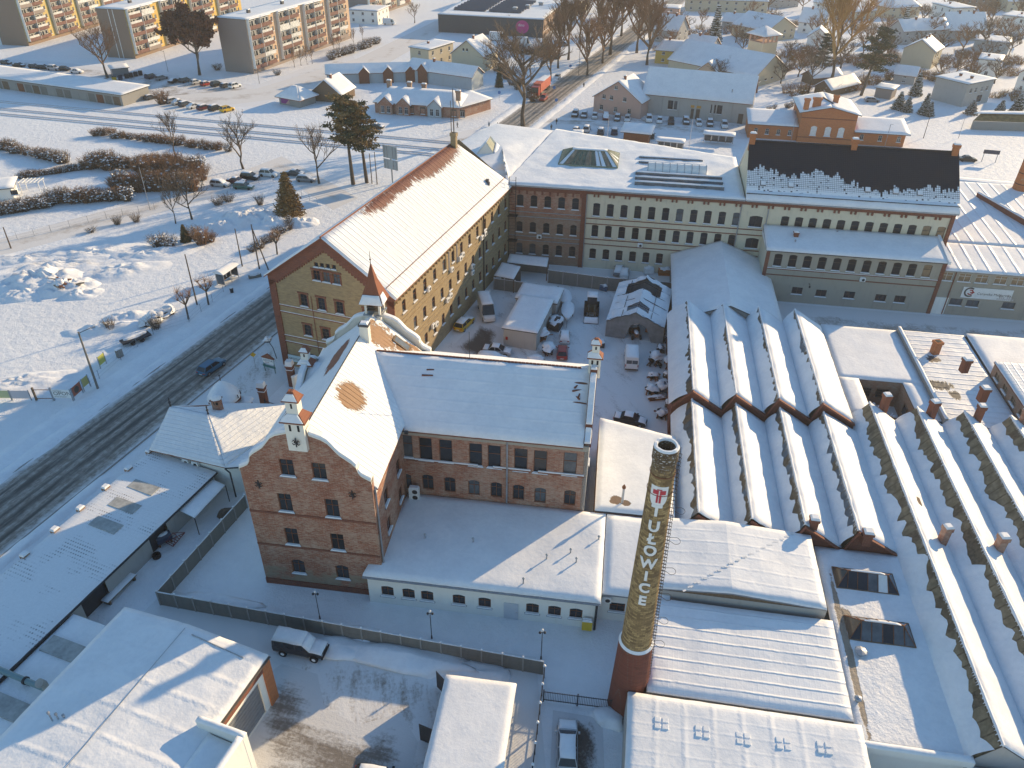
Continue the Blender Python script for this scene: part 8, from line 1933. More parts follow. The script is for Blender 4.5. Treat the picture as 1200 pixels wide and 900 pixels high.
p=P(740,418,1.0);van((p.x,p.y),84,CP['white'],'white van seen from behind in the courtyard, snow on its roof',5.4,2.05,2.5)
p=P(456,26,1.0);van((p.x,p.y),-8,CP['white'],'white van on the street left of the supermarket',5.6,2.1,2.5)
for(x,y,lab)in((584,44,'white box lorry beside the dark supermarket wall, left of two'),(612,50,'white box lorry beside the dark supermarket wall, right of two')):
 p=P(x,y,1.2);van((p.x,p.y),-8,CP['white'],lab,7.5,2.4,3.3,name='box_lorry',cat='lorry')
def lorry():
 p=P(630,112,0);t=thing('articulated_lorry','red lorry with a long tarpaulin trailer on the tree-lined road','lorry',(p.x,p.y,0),ROAD.deg+180+3)
 red=paint('lorry_red',(0.33,0.035,0.025));tarp=flat('red_tarpaulin',(0.45,0.11,0.075),0.7,0.15,1)
 mb=MB();mb.box(-11.5,1.0,-1.25,1.25,1.15,3.9);mb.build('trailer',tarp,t)
 mb=MB();mb.hexa([(1.5,-1.2,0.6),(3.7,-1.2,0.6),(3.7,1.2,0.6),(1.5,1.2,0.6)],[(1.5,-1.15,3.5),(3.3,-1.15,3.4),(3.3,1.15,3.4),(1.5,1.15,3.5)]);c=mb.build('cab',red,t)
 mb=MB();mb.hexa([(3.62,-1.1,1.7),(3.66,-1.1,1.7),(3.66,1.1,1.7),(3.62,1.1,1.7)],[(3.38,-1.05,3.1),(3.42,-1.05,3.1),(3.42,1.05,3.1),(3.38,1.05,3.1)]);mb.build('windscreen',M['glass'],c)
 wm=MB();wm.tube((0,-0.18,0),(0,0.18,0),0.5,n=12);wm=wm.mesh('wheel',M['black'])
 for x in(2.8,-0.2,-8,-9.3,-10.6):
  for y in(-1.05,1.05):place('wheel',wm,t,(x,y,0.5))
 mb=MB();mb.box(-11.4,3.0,-0.5,0.5,0.75,1.14);mb.build('chassis',M['iron'],t)
 s=MB();snow_sheet(s,[(-11.5,-1.2,3.9),(-3,-1.2,3.9),(-3,1.2,3.9),(-11.5,1.2,3.9)],0.08,0.8,3,0.06,0.4);s.build('snow_cover',M['snow'],t,smooth=True)
lorry()
def offroader():
 p=P(352,757,0.8);t=thing('off_road_vehicle','long black off-road vehicle under a thick quilt of snow below the concrete fence','off-roader',(p.x,p.y,0),FG.deg-4)
 dk=paint('offroad_black',(0.025,0.024,0.028));L,w=4.9,0.92;h=L/2
 mb=MB();loft(mb,[(-h,w*0.97,0.55,1.2,0.98),(-h+0.05,w,0.5,1.22,0.98),(h-1.35,w,0.5,1.22,0.98),(h-1.2,w*0.93,0.5,1.18,0.97),(h-0.05,w*0.9,0.55,1.12,0.96),(h,w*0.86,0.6,1.05,0.96)]);mb.build('body',dk,t)
 mb=MB();mb.hexa([(-h+0.03,-w*0.97,1.2),(h-1.25,-w*0.97,1.2),(h-1.25,w*0.97,1.2),(-h+0.03,w*0.97,1.2)],[(-h+0.08,-w*0.88,2.0),(h-1.85,-w*0.88,2.0),(h-1.85,w*0.88,2.0),(-h+0.08,w*0.88,2.0)]);cb=mb.build('cabin',dk,t)
 for sy in(-1,1):
  for(x0,x1)in((-h+0.3,-h+1.2),(-h+1.35,-h+2.3),(-h+2.45,h-1.75)):
   mb=MB();y0,y1=sy*(w*0.955+0.008),sy*(w*0.895+0.008)
   mb.quad((x0,y0,1.32),(x1,y0,1.32),(x1,y1,1.88),(x0,y1,1.88));mb.build('side_window',M['glass'],cb)
 mb=MB();mb.quad((h-1.26,-w*0.85,1.24),(h-1.26,w*0.85,1.24),(h-1.78,w*0.78,1.95),(h-1.78,-w*0.78,1.95));mb.build('windscreen',M['glass'],cb)
 wm=MB();wm.tube((0,-0.13,0),(0,0.13,0),0.4,n=16);wm=wm.mesh('wheel',M['black']);rm=MB();rm.tube((0,-0.14,0),(0,0.14,0),0.2,n=10);rm=rm.mesh('rim',M['snow'])
 for x in(-h+1.0,h-0.75):
  for y in(-w+0.08,w-0.08):q=place('wheel',wm,t,(x,y,0.4));place('rim',rm,q)
 mb=MB();mb.box(h-0.02,h+0.12,-w*0.95,w*0.95,0.5,0.66);mb.build('bumper',M['iron'],t)
 for y in(-0.6,0.6):mb=MB();mb.tube((h-0.02,y,0.88),(h+0.03,y,0.88),0.11,n=10);mb.build('headlight',M['lamp_white'],t)
 s=MB();snow_sheet(s,[(-h+0.03,-w*0.9,2.0),(h-1.8,-w*0.9,2.0),(h-1.8,w*0.9,2.0),(-h+0.03,w*0.9,2.0)],0.34,0.3,3,0.04,0.2)
 snow_sheet(s,[(h-1.85,-w*0.86,1.98),(h-1.15,-w*0.88,1.2),(h-1.15,w*0.88,1.2),(h-1.85,w*0.86,1.98)],0.22,0.3,4,0.03,0.1);snow_sheet(s,[(h-1.2,-w*0.9,1.17),(h+0.02,-w*0.86,1.08),(h+0.02,w*0.86,1.08),(h-1.2,w*0.9,1.17)],0.22,0.3,5,0.03,0.15)
 s.build('snow_cover',M['snow'],t,smooth=True)
offroader()
# courtyard contents
def yard_shed():
 F,L=frame_px((590,405),(628,411));B=Bld(F,0,0,'courtyard_shed','grey flat-roofed shed with a red meter box in the courtyard','shed')
 flat_house(B,0,L,0,10.5,3.1,3.3,M['grey_wall'],M['felt'],M['snow'],{},over=0.25,seed=260,th=0.28,cell=0.6)
 B.part('meter_box',B.mb().box(0.35,0.7,-0.12,-0.005,1.2,1.7),M['lamp_red'])
 B2=Bld(F,0,11,'courtyard_shed','lower shed with ragged roof snow attached behind the grey courtyard shed','shed')
 flat_house(B2,-1.0,L+0.6,10.8,15.5,2.7,2.9,M['grey_wall'],M['felt'],M['snow'],{},over=0.2,seed=261,th=0.4,cell=0.5,amp=0.16)
yard_shed()
def lean_roof(pix,z,lab,posts=True,open_=True):
 c=[P(x,y,zz)for(x,y),zz in zip(pix,z)];o=c[0];t=thing('carport',lab,'carport',(o.x,o.y,0));q=[(p.x-o.x,p.y-o.y,p.z)for p in c]
 mb=MB();mb.hexa([(x,y,zz-0.12)for x,y,zz in q],q);mb.build('roof_sheet',M['felt'],t)
 mb=MB();snow_sheet(mb,q,0.28,0.5,3,0.05);mb.build('snow_cover',M['snow'],t,smooth=True)
 for x,y,zz in q:mb=MB();mb.tube((x,y,0),(x,y,zz-0.12),0.08,n=6);mb.build('post',M['wood'],t)
 mb=MB();a,b=q[2],q[3];mb.hexa([(a[0],a[1],0),(b[0],b[1],0),(b[0],b[1]-0.1,0),(a[0],a[1]-0.1,0)],[(a[0],a[1],a[2]-0.15),(b[0],b[1],b[2]-0.15),(b[0],b[1]-0.1,b[2]-0.15),(a[0],a[1]-0.1,a[2]-0.15)]);mb.build('back_wall',M['conc_dark'],t)
lean_roof([(579,323),(602,327.5),(610,313),(588,308)],(2.6,2.6,3.2,3.2),'tilted snow-covered lean-to roof near the inner corner of the courtyard')
lean_roof([(594,307.5),(641,313),(643,302.5),(597,298)],(2.7,2.7,3.1,3.1),'dark shelter with a long snow roof against the red brick factory end')
panel_fence([tuple(P(x,y,2.2).xy)for x,y in((579,326),(641,334))],'concrete panel fence in front of the small lean-to roofs',2.2)
panel_fence([tuple(P(x,y,2.6).xy)for x,y in((643,316),(712,325),(789,331))],'higher concrete panel fence crossing the back of the courtyard',2.6,2.6)
def tent():
 F,L=frame_px((709,394),(779,404));L=L*0.96;D=13.5;H,R=3.0,5.0
 t=Bld(F,0,0,'storage_tent','grey storage tent with a torn roof sagging under snow','tent')
 t.wall((0,0),(L,0),0,0,M['tent'],outline=[(0,0),(L*0.33,0),(L*0.42,2.6),(L*0.55,3.2),(L*0.70,2.4),(L*0.80,0),(L,0),(L,H),(L/2,R),(0,H)],name='front_canvas')
 t.wall((0,D),(0,0),0,H,M['tent'],name='side_canvas');t.wall((L,0),(L,D),0,H,M['tent'],name='side_canvas');t.wall((L,D),(0,D),0,0,M['tent'],outline=[(0,0),(L,0),(L,H),(L/2,R),(0,H)],name='rear_canvas')
 fr=t.mb()
 for k in range(6):
  v=D*k/5;fr.path([(0,v,H),(L/2,v,R),(L,v,H)],0.06,5)
 for s in(0.25,0.5,0.75):fr.path([(L*s,0,H+(R-H)*min(s,1-s)*2),(L*s,D,H+(R-H)*min(s,1-s)*2)],0.05,4)
 t.part('frame',fr,M['iron'])
 for side in(0,1):
  mb=t.mb();sn=t.mb();nu,nv=8,14
  def pt(i,j,dz=0):
   f=i/nu;u=L/2*f if side==0 else L-L/2*f;v=D*j/nv
   sag=-0.35*abs(math.sin(PI*5*j/nv))*math.sin(PI*f)-0.25*noise.noise(Vector((u,v*0.6,side)))
   return(u,v-0.3,H+(R-H)*f+sag+dz)
  for i in range(nu):
   for j in range(nv):
    if(i>=3 and j in(9,10,11,12))or(i>=5 and j in(2,3)):continue
    mb.quad(pt(i,j),pt(i+1,j),pt(i+1,j+1),pt(i,j+1));d=0.16+0.08*noise.noise(Vector((i,j,5)))
    sn.quad(pt(i,j,.16),pt(i+1,j,.16),pt(i+1,j+1,.16),pt(i,j+1,.16))
  c=t.part('roof_canvas',mb,M['tent']);t.part('snow_cover',sn,M['snow'],c,smooth=True)
 mb=t.mb();mb.box(0.2,L-0.2,0.3,D-0.3,0.02,0.05);t.part('floor',mb,M['yard_mud'])
M['tent']=flat('tent_canvas',(0.20,0.21,0.22),0.7,0.2,1)
tent()
def boat(px,py,deg,lab,L=5.6,W=2.1):
 p=P(px,py,0.9);t=thing('boat',lab,'boat',(p.x,p.y,0),deg)
 st=[]
 for f,w,zk in((0,0.8,0.75),(0.15,0.96,0.7),(0.4,1.0,0.68),(0.65,0.9,0.72),(0.82,0.62,0.85),(0.94,0.28,1.05),(1.0,0.03,1.3)):st.append((-L/2+L*f,W/2*w,zk,1.45+0.18*f))
 mb=MB();n=5
 for x,w,zk,zt in st:
  for a,b in((-1,1),(-0.8,0.4),(0,0),(0.8,0.4),(1,1)):mb.v.append((x,w*a,zk+(zt-zk)*b))
 for i in range(len(st)-1):
  for j in range(4):mb.f.append([i*5+j,i*5+j+1,i*5+j+6,i*5+j+5]);mb.m.append(0)
 mb.f.append([4,3,2,1,0]);mb.m.append(0)
 mb.build('hull',M['white_paint'],t)
 mb=MB();k=len(st)
 for x,w,zk,zt in st:mb.v+=[(x,-w*1.03,zt),(x,0,zt+0.42*(0.4+w)),(x,w*1.03,zt)]
 for i in range(k-1):
  for j in range(2):mb.f.append([i*3+j,i*3+j+1,i*3+j+4,i*3+j+3]);mb.m.append(0)
 mb.f.append([0,1,2]);mb.m.append(0);mb.build('snow_cover',M['snow'],t,smooth=True)
 mb=MB();mb.path([(-L/2+0.3,0,0.55),(L/2+1.0,0,0.5)],0.06,5);mb.box(-1.2,-1.0,-0.9,0.9,0.45,0.6);mb.build('trailer_frame',M['zinc'],t)
 for y in(-0.85,0.85):mb=MB();mb.tube((-1.1,y-0.08,0.3),(-1.1,y+0.08,0.3),0.3,n=12);mb.build('wheel',M['black'],t)
boat(665,368,-95,'white boat under a hump of snow on a trailer, bow toward the brick wing');boat(662,352,-86,'snow-covered boat behind the other one, by the fence',5.2,2.3)
def tractor():
 p=P(693,366,0.3);t=thing('wheel_loader','dark wheel loader with a snow-capped cab and lowered front bucket in the courtyard','loader',(p.x,p.y,0),-96)
 y_=paint('loader_dark',(0.07,0.06,0.04))
 mb=MB();mb.box(-2.4,0.9,-0.75,0.75,0.8,1.7);mb.build('body',y_,t)
 mb=MB();mb.hexa([(-1.9,-0.8,1.7),(-0.2,-0.8,1.7),(-0.2,0.8,1.7),(-1.9,0.8,1.7)],[(-1.8,-0.75,3.0),(-0.4,-0.75,3.0),(-0.4,0.75,3.0),(-1.8,0.75,3.0)]);c=mb.build('cab',M['glass'],t)
 for sx in(-1.85,-0.3):
  for sy in(-0.78,0.78):mb=MB();mb.tube((sx,sy,1.7),(sx*0.98,sy*0.96,3.0),0.05,n=4);mb.build('pillar',y_,c)
 mb=MB();snow_sheet(mb,[(-2.0,-0.9,3.0),(-0.2,-0.9,3.0),(-0.2,0.9,3.0),(-2.0,0.9,3.0)],0.35,0.3,3,0.04);mb.build('snow_cover',M['snow'],t,smooth=True)
 wm=MB();wm.tube((0,-0.25,0),(0,0.25,0),0.75,n=14);wm=wm.mesh('wheel',M['black'])
 for x in(-1.6,0.6):
  for y in(-1.0,1.0):place('wheel',wm,t,(x,y,0.75))
 for y in(-0.5,0.5):mb=MB();mb.path([(0.3,y,1.9),(1.9,y,1.5),(2.6,y,0.6)],0.12,5);mb.build('lift_arm',y_,t)
 mb=MB();mb.hexa([(2.5,-1.2,0.05),(3.5,-1.2,0.05),(3.5,1.2,0.05),(2.5,1.2,0.05)],[(2.4,-1.2,0.95),(2.6,-1.2,0.95),(2.6,1.2,0.95),(2.4,1.2,0.95)]);b=mb.build('bucket',M['iron'],t);mb=MB();snow_sheet(mb,[(2.6,-1.15,0.85),(3.45,-1.15,0.15),(3.45,1.15,0.15),(2.6,1.15,0.85)],0.1,0.3,3,0.04);mb.build('snow_cover',M['snow'],b,smooth=True)
 p=P(744,392,0.3);t=thing('small_tractor','small tractor under snow standing in the tent mouth','tractor',(p.x,p.y,0),-85)
 mb=MB();mb.box(-0.2,1.4,-0.3,0.3,0.55,1.15);mb.box(-1.0,-0.1,-0.5,0.5,0.6,1.0);mb.build('body',M['rust'],t);mb=MB();mb.box(-0.9,0.0,-0.55,0.55,2.0,2.1);
 for x in(-0.85,-0.05):
  for y in(-0.5,0.5):mb.tube((x,y,1.0),(x,y,2.0),0.04,n=4)
 mb.build('canopy',M['iron'],t);mb=MB();mb.blob(-0.45,0,2.1,0.62,0.6,0.4,0,4,0.1,12,4);mb.blob(0.7,0,1.15,0.75,0.35,0.28,0,5,0.1,12,4);mb.build('snow_cover',M['snow'],t,smooth=True)
 for(x,r)in((-0.6,0.62),(1.1,0.38)):
  for y in(-0.65,0.65):mb=MB();mb.tube((x,y-0.12,r),(x,y+0.12,r),r,n=12);mb.build('wheel',M['black'],t)
tractor()
JK=[('gas_cylinder_rack',765,388,'red-and-white skip box under snow by the hall wall','box',2.2,1.2,1.0,'brick_orange'),('pump_unit',783,398,'blue machine part under snow, nearest the tent','machine',1.3,1.6,1.1,'mach'),('engine_block',774,410,'dark engine block between the van and the hall wall','machine',1.2,1.3,0.9,'iron'),('cable_drum',786,412,'snowy cable drum against the hall wall','drum',1.2,1.2,1.0,'wood'),('scrap_heap',768,424,'large heap of black scrap with a snow cap right of the white van','scrap',2.2,2.4,1.5,'iron'),('pallet_stack',783,442,'stack of brown pallets by the hall wall','pallets',1.3,1.2,1.0,'wood'),('axle_heap',766,441,'heap of axles half buried in snow, lower end of the scrap row','scrap',1.6,1.2,0.7,'rust'),('machine_bed',778,454,'snow-covered blue machine bed near the sheds','machine',2.0,2.2,1.0,'mach'),('crate',784,474,'dark crate at the foot of the saw-tooth shed wall','crate',1.0,1.2,0.9,'wood'),('steel_bundle',771,466,'bundle of steel bars sticking out of the snow, nearest the sunlit flat roof','steel',2.4,0.8,0.5,'rust'),('scrap_heap',636,372,'long snowy heap of farm scrap right of the grey shed','scrap',2.4,4.5,1.6,'iron'),('timber_stack',641,350,'timber stack under snow left of the boats','timber',2.0,3.2,1.2,'wood'),('scrap_heap',636,395,'heap of dark twisted iron beside the grey shed corner','scrap',2.0,3.0,1.3,'rust'),('covered_trailer',648,362,'snow-covered trailer between the scrap and the boats','trailer',1.8,3.4,1.4,'wood'),('crate',760,318,'pale machine crate under snow by the plaster wall','crate',1.8,1.4,1.1,'white_paint'),('pallet_stack',779,320,'brown pallets by the plaster wall, left of the gabled hall','pallets',2.4,1.2,1.2,'brick_orange'),('snowed_car_body',683,331,'car body under a blanket of snow by the high concrete fence','car body',3.6,1.7,1.2,'dark')]
JK+=[('engine_block',622,343,'rusty engine block behind the grey courtyard shed','machine',1.3,1.1,0.9,'rust'),('oil_drum_group',651,342,'snowy crate beside the rear boat','crate',1.5,1.5,1.0,'wood'),('scrap_heap',642,412,'scrap heap in front of the red car','scrap',1.8,2.4,1.2,'iron'),('timber_stack',628,422,'timber offcuts below the corner of the grey shed','timber',2.2,1.4,0.8,'wood'),('covered_trailer',651,382,'snow-capped trailer with pitched cover left of the pale little car','trailer',1.9,2.8,1.5,'iron'),('pump_unit',708,338,'blue pump unit by the tent corner','machine',1.4,1.2,1.0,'mach'),('crate',700,330,'brown crate under the high concrete fence','crate',1.3,1.3,1.0,'wood'),('scrap_heap',772,376,'dark scrap between the tent and the gabled hall','scrap',1.8,2.2,1.5,'iron'),('scrap_heap',786,428,'scrap heap squeezed against the hall wall beside the pallets','scrap',1.8,2.0,1.4,'rust'),('tyre_heap',764,458,'heap of tyres in the lower part of the scrap row','scrap',1.8,1.6,0.9,'black'),('machine_bed',789,462,'low snow-covered machine bed by the saw-tooth wall','machine',1.6,2.0,0.8,'iron'),('axle_heap',776,486,'rusty axles at the very end of the scrap row','scrap',1.4,1.6,0.8,'rust'),('skip_box',703,404,'dark skip beside the tent entrance','box',1.5,1.2,0.9,'iron')]
M['mach']=flat('machine_blue',(0.05,0.10,0.17),0.5,0.2);M['dark']=paint('dark_blue_body',(0.02,0.03,0.05))
for k,(nm,x,y,lab,cat,sx,sy,h,mt)in enumerate(JK):
 p=P(x,y,0.3);t=thing(nm,lab,cat,(p.x,p.y,0),FN.deg+(k*31%40)-20);rr=random.Random(k+4)
 if cat in('scrap','steel','timber','pallets'):
  n={'scrap':16,'steel':9,'timber':8,'pallets':7}[cat]
  for i in range(n):
   mb=MB()
   if cat=='scrap':
    a=rr.uniform(0,PI);x0,y0=rr.uniform(-sx,sx)*0.36,rr.uniform(-sy,sy)*0.36;q=rr.uniform(0.4,0.9)
    if i%4==0:mb.tube((x0,y0,rr.uniform(0.2,h*0.7)),(x0+0.25,y0+0.1,rr.uniform(0.3,h*0.8)),0.36,n=12)
    else:mb.tube((x0-q*math.cos(a),y0-q*math.sin(a),rr.uniform(0.05,h*0.5)),(x0+q*math.cos(a),y0+q*math.sin(a),rr.uniform(0.3,h)),rr.uniform(0.06,0.16),n=5)
    mb.build('scrap_piece',M['black']if i%4==0 else(M[mt]if i%3 else M['rust']),t)
   elif cat=='pallets':z=i*h/n;mb.box(-sx/2,sx/2,-sy/2,sy/2,z+0.09,z+0.12);mb.box(-sx/2,sx/2,-sy/2,-sy/2+0.1,z,z+0.09);mb.box(-sx/2,sx/2,sy/2-0.1,sy/2,z,z+0.09);mb.build('pallet',M[mt],t)
   else:yy=(i%4-1.5)*sy*0.22;mb.box(-sx/2+rr.uniform(-.2,.2),sx/2+rr.uniform(-.2,.2),yy-sy*0.09,yy+sy*0.09,0.03+(i//4)*h*0.4,0.03+(i//4)*h*0.4+h*0.32);mb.build('bar',M[mt],t)
 else:
  mb=MB();mb.rbox(0,0,0.12,sx,sy,h-0.12,0,0,0.92);mb.rbox(sx*0.15,0,h,sx*0.45,sy*0.5,h*0.2,0,0,0.9);mb.build('body',M[mt],t)
  mb=MB();mb.box(-sx*0.45,sx*0.45,-sy*0.4,-sy*0.3,0,0.12);mb.box(-sx*0.45,sx*0.45,sy*0.3,sy*0.4,0,0.12);mb.build('skid',M['wood'],t)
 mb=MB();mb.blob(0,0,h*0.86,sx*0.52,sy*0.52,h*0.28+0.15,0,k+3,0.35,14,5);mb.build('snow_cap',M['snow'],t,smooth=True)
def hgt(base,top):
 b=P(*base);d=CF+CR*((top[0]-600)/FPX)-CU*((top[1]-450)/FPX)
 t=(b.y-CC.y)/d.y;return max(0.5,CC.z+d.z*t)
_tree={}
def tree_proto(seed,spread=0.55,levels=5,kids=(8,5,4,4,3),start=0.3,up=0.5,thin=1.6,twm=None,leaf=None,trunk_r=0.022,lean=0.0):
 0
 key=(seed,spread,start,up,twm,leaf,thin)
 if key in _tree:return _tree[key]
 rr=random.Random(seed);tk=MB();cr=MB();lf=MB()
 top=Vector((lean,0,0.86));pts=[Vector((0,0,0))]
 for i in range(1,6):f=i/5;pts.append(Vector((lean*f+rr.uniform(-.02,.02),rr.uniform(-.02,.02),0.86*f)))
 rad=[trunk_r*(1-0.8*i/5)for i in range(6)];rad[0]*=1.35
 for i in range(5):tk.tube(pts[i],pts[i+1],rad[i],rad[i+1],7)
 def branch(p,d,L,r,lev):
  n=3 if lev<2 else 2;q=p;dd=d.copy();P_=[p];
  for i in range(n):
   dd=(dd+Vector((rr.uniform(-.25,.25),rr.uniform(-.25,.25),rr.uniform(-.1,.25)*up))).normalized();q2=q+dd*(L/n)
   cr.tube(q,q2,r*(1-0.6*i/n),r*(1-0.6*(i+1)/n),4 if lev==0 else 3,caps=False);q=q2;P_.append(q)
  if leaf and lev>=2:
   for _ in range(leaf):
    c=q+Vector((rr.gauss(0,.02),rr.gauss(0,.02),rr.gauss(0,.02)));a=Vector((rr.gauss(0,1),rr.gauss(0,1),rr.gauss(0,1))).normalized()*0.016;b=a.orthogonal().normalized()*0.012
    lf.quad(c-a-b,c+a-b,c+a+b,c-a+b)
  if lev+1<levels:
   for k in range(kids[lev+1]):
    f=0.3+0.7*(k+rr.random())/kids[lev+1];i=min(n-1,int(f*n));b0=P_[i].lerp(P_[i+1],f*n-i)
    az=rr.uniform(0,2*PI);nd=(dd+Vector((math.cos(az),math.sin(az),rr.uniform(0.0,0.7)*up*1.4))*0.95).normalized()
    branch(b0,nd,L*rr.uniform(0.42,0.62),r*0.5,lev+1)
 for k in range(kids[0]):
  f=start+(0.97-start)*(k+0.5*rr.random())/kids[0];i=min(4,int(f*5));b0=pts[i].lerp(pts[i+1],f*5-i);az=k*2.4+rr.uniform(-.5,.5)
  L=spread*(1.0-0.55*max(0,(f-start)/(1-start)))*rr.uniform(0.75,1.1)
  branch(b0,Vector((math.cos(az),math.sin(az),up+0.5*f)).normalized(),L,trunk_r*0.5*thin*(1.15-f*0.6),0)
 r=(tk.mesh('trunk',M['bark']),cr.mesh('crown',twm or M['twig']),lf.mesh('leaves',M['leaf_dead'])if leaf else None)
 _tree[key]=r;return r
def tree(base,top,label,seed=1,wide=1.0,group=None,name='bare_tree',h=None,rz=None,**kw):
 tk,cr,lf=tree_proto(seed,**kw);p=P(*base);hh=h or hgt(base,top)
 t=thing(name,label,'tree',(p.x,p.y,0),0,group);s=(hh*wide,hh*wide,hh*1.03);z=(base[0]*13.7+base[1]*3.1)%6.28 if rz is None else rz
 place('trunk',tk,t,(0,0,0),z,s);place('crown',cr,t,(0,0,0),z,s)
 if lf:place('leaves',lf,t,(0,0,0),z,s)
 return t
tree((206,184),(204,136),'slender bare tree at the near end of the brown hedge',1,0.8,up=0.9)
tree((285,198),(283,143),'spreading bare tree left of the parked cars',2,1.0,up=0.8,start=0.25)
tree((374,215),(371,156),'bare tree right of the parked cars, left of the pines',3,0.9,up=0.7)
tree((126,91),(112,36),'reddish bare tree in front of the yellow block',4,1.15,up=0.9,twm=M['twig_red'],kids=(10,6,5,4,3))
tree((234,88),(225,24),'oak still holding dark withered leaves before the yellow and tan blocks',5,1.1,up=0.7,leaf=26,start=0.28,kids=(10,5,4,3),levels=4,name='leafy_oak')
tree((613,152),(606,48),'large dark bare tree standing by the market corner of the road',6,0.95,up=0.45,start=0.42,kids=(9,6,5,4,3),trunk_r=0.028)
tree((225,257),(223,208),'bare tree above the bushes by the side lane',7,0.95,up=0.8)
tree((206,262),(200,215),'thin bare sapling beside the side lane',8,0.6,up=1.0)
RD='alley trees along the far road'
for k,(b,tp,s,wd,kw,lab)in enumerate((((654,80),(652,22),9,0.92,{'twm':M['twig_red']},'alley tree left of the far road, nearest the lorry'),((666,70),(664,4),10,0.92,{'twm':M['twig_red']},'tall alley tree just right of the supermarket corner'),((688,88),(690,30),11,0.98,{'twm':M['twig_red']},'alley tree on the right kerb of the far road, nearest the pink gable'),((715,64),(712,-22),12,1.0,{'twm':M['twig_red']},'tallest reddish alley tree in the middle of the far road'),((738,17),(736,-40),13,1.0,{'twm':M['twig_red']},'alley tree leaving the top of the photo'),((746,62),(744,-8),14,0.98,{'twm':M['twig_red']},'reddish alley tree left of the grey-roofed old house'),((758,76),(756,10),15,1.05,{'twm':M['twig_red']},'alley tree directly behind the pink gable'),((776,12),(778,-40),16,1.0,{'twm':M['twig_red']},'alley tree near the small pink shop'),((700,36),(699,-30),22,0.92,{'twm':M['twig_red']},'alley tree farther up the left kerb'),((680,52),(678,-6),23,0.92,{'twm':M['twig_red']},'reddish alley tree between the supermarket and the road'),((706,74),(705,16),24,1.0,{'twm':M['twig_red']},'shorter reddish alley tree in front of the tallest one'),((728,42),(727,-20),25,1.0,{'twm':M['twig_red']},'alley tree behind the tallest one, right kerb'),((722,12),(721,-40),26,1.0,{'twm':M['twig_red']},'reddish alley tree at the top edge of the far road'),((752,36),(752,-16),27,1.05,{'twm':M['twig_red']},'reddish tree between the alley and the grey-roofed old house'),((645,96),(644,50),28,1.0,{'twm':M['twig_red']},'alley tree left of the white car on the far road'))):
 tree(b,tp,lab,s%6+9,wd,RD,up=0.95,start=0.3,kids=(11,6,5,4,3),thin=2.4,**kw)
tree((971,106),(984,-22),'huge tree with golden hanging twigs right of the parish tower',17,0.75,up=0.75,start=0.32,twm=M['twig_gold'],kids=(14,7,6,5,3),name='golden_tree')
tree((947,110),(952,62),'gnarled bare tree before the barn',18,0.9,up=0.5)
for k,(x,y,tx,ty,s)in enumerate(((1150,60,1150,25,3),(1128,62,1125,30,2),(870,62,872,38,4),(885,62,884,35,2),(855,92,856,70,3),(822,30,822,12,4),(1165,98,1166,70,1),(1100,92,1098,70,2),(1020,60,1020,30,3),(1036,45,1036,20,4),(925,70,926,48,1),(1140,100,1142,76,4),(1080,30,1080,8,3),(880,20,880,2,2),(996,48,997,20,1),(820,56,820,36,2),(905,32,905,12,3),(1060,28,1061,8,2),(950,84,950,62,4),(1120,88,1121,64,3),(1182,66,1183,40,1),(1010,66,1011,34,2),(1040,72,1040,44,4),(1090,50,1091,22,1),(1116,20,1117,-4,3),(1145,34,1146,8,2),(1160,30,1161,4,4),(1195,52,1196,28,3),(915,98,916,72,2),(935,90,936,62,4),(985,80,986,44,1),(862,50,862,30,3),(840,96,840,72,2),(812,78,812,58,4),(900,14,900,-8,1),(940,12,941,-10,3),(1075,66,1075,40,2),(955,48,956,20,3),(1018,90,1019,62,1),(1030,82,1030,52,4),(1100,68,1100,40,2),(1136,84,1137,58,1),(1152,76,1152,50,3),(1176,50,1177,22,2),(1190,24,1190,-2,4),(1064,14,1065,-10,1),(1108,10,1108,-12,3),(962,70,963,40,2),(890,44,890,20,4),(832,80,832,56,1),(795,44,796,16,3),(785,66,785,38,2))):
 tree((x,y),(tx,ty),f'small bare garden tree among the far houses, {"russet" if k % 2 else "grey-brown"} twigs, {["left part", "middle", "right part"][0 if x < 900 else (1 if x < 1050 else 2)]} of the quarter',s,1.25,'bare garden trees of the far quarter',up=0.6,start=0.2,thin=2.4,twm=M['twig_red']if k%2 else None)
for k,(x,y,tx,ty)in enumerate(((345.5,79,345,58),(353,77,352,57),(360,75.5,360,56),(366,75,366,57),(391.5,61.5,391,42),(398,59.5,398,40),(415,55,415,36),(425,48,425,32))):
 tree((x,y),(tx,ty),f'{ORD[k]} from the left in the row of young street trees along the tan block',8 if k%2 else 7,0.6,'young trees along the tan block',up=1.1,twm=M['twig_red'])
tree((486,27),(487,5),'round-headed russet tree between the pale block and the supermarket',4,1.1,up=0.5,twm=M['twig_red'])
tree((592,40),(592,20),'small russet tree against the dark supermarket wall',2,1.2,up=0.5,twm=M['twig_red'])
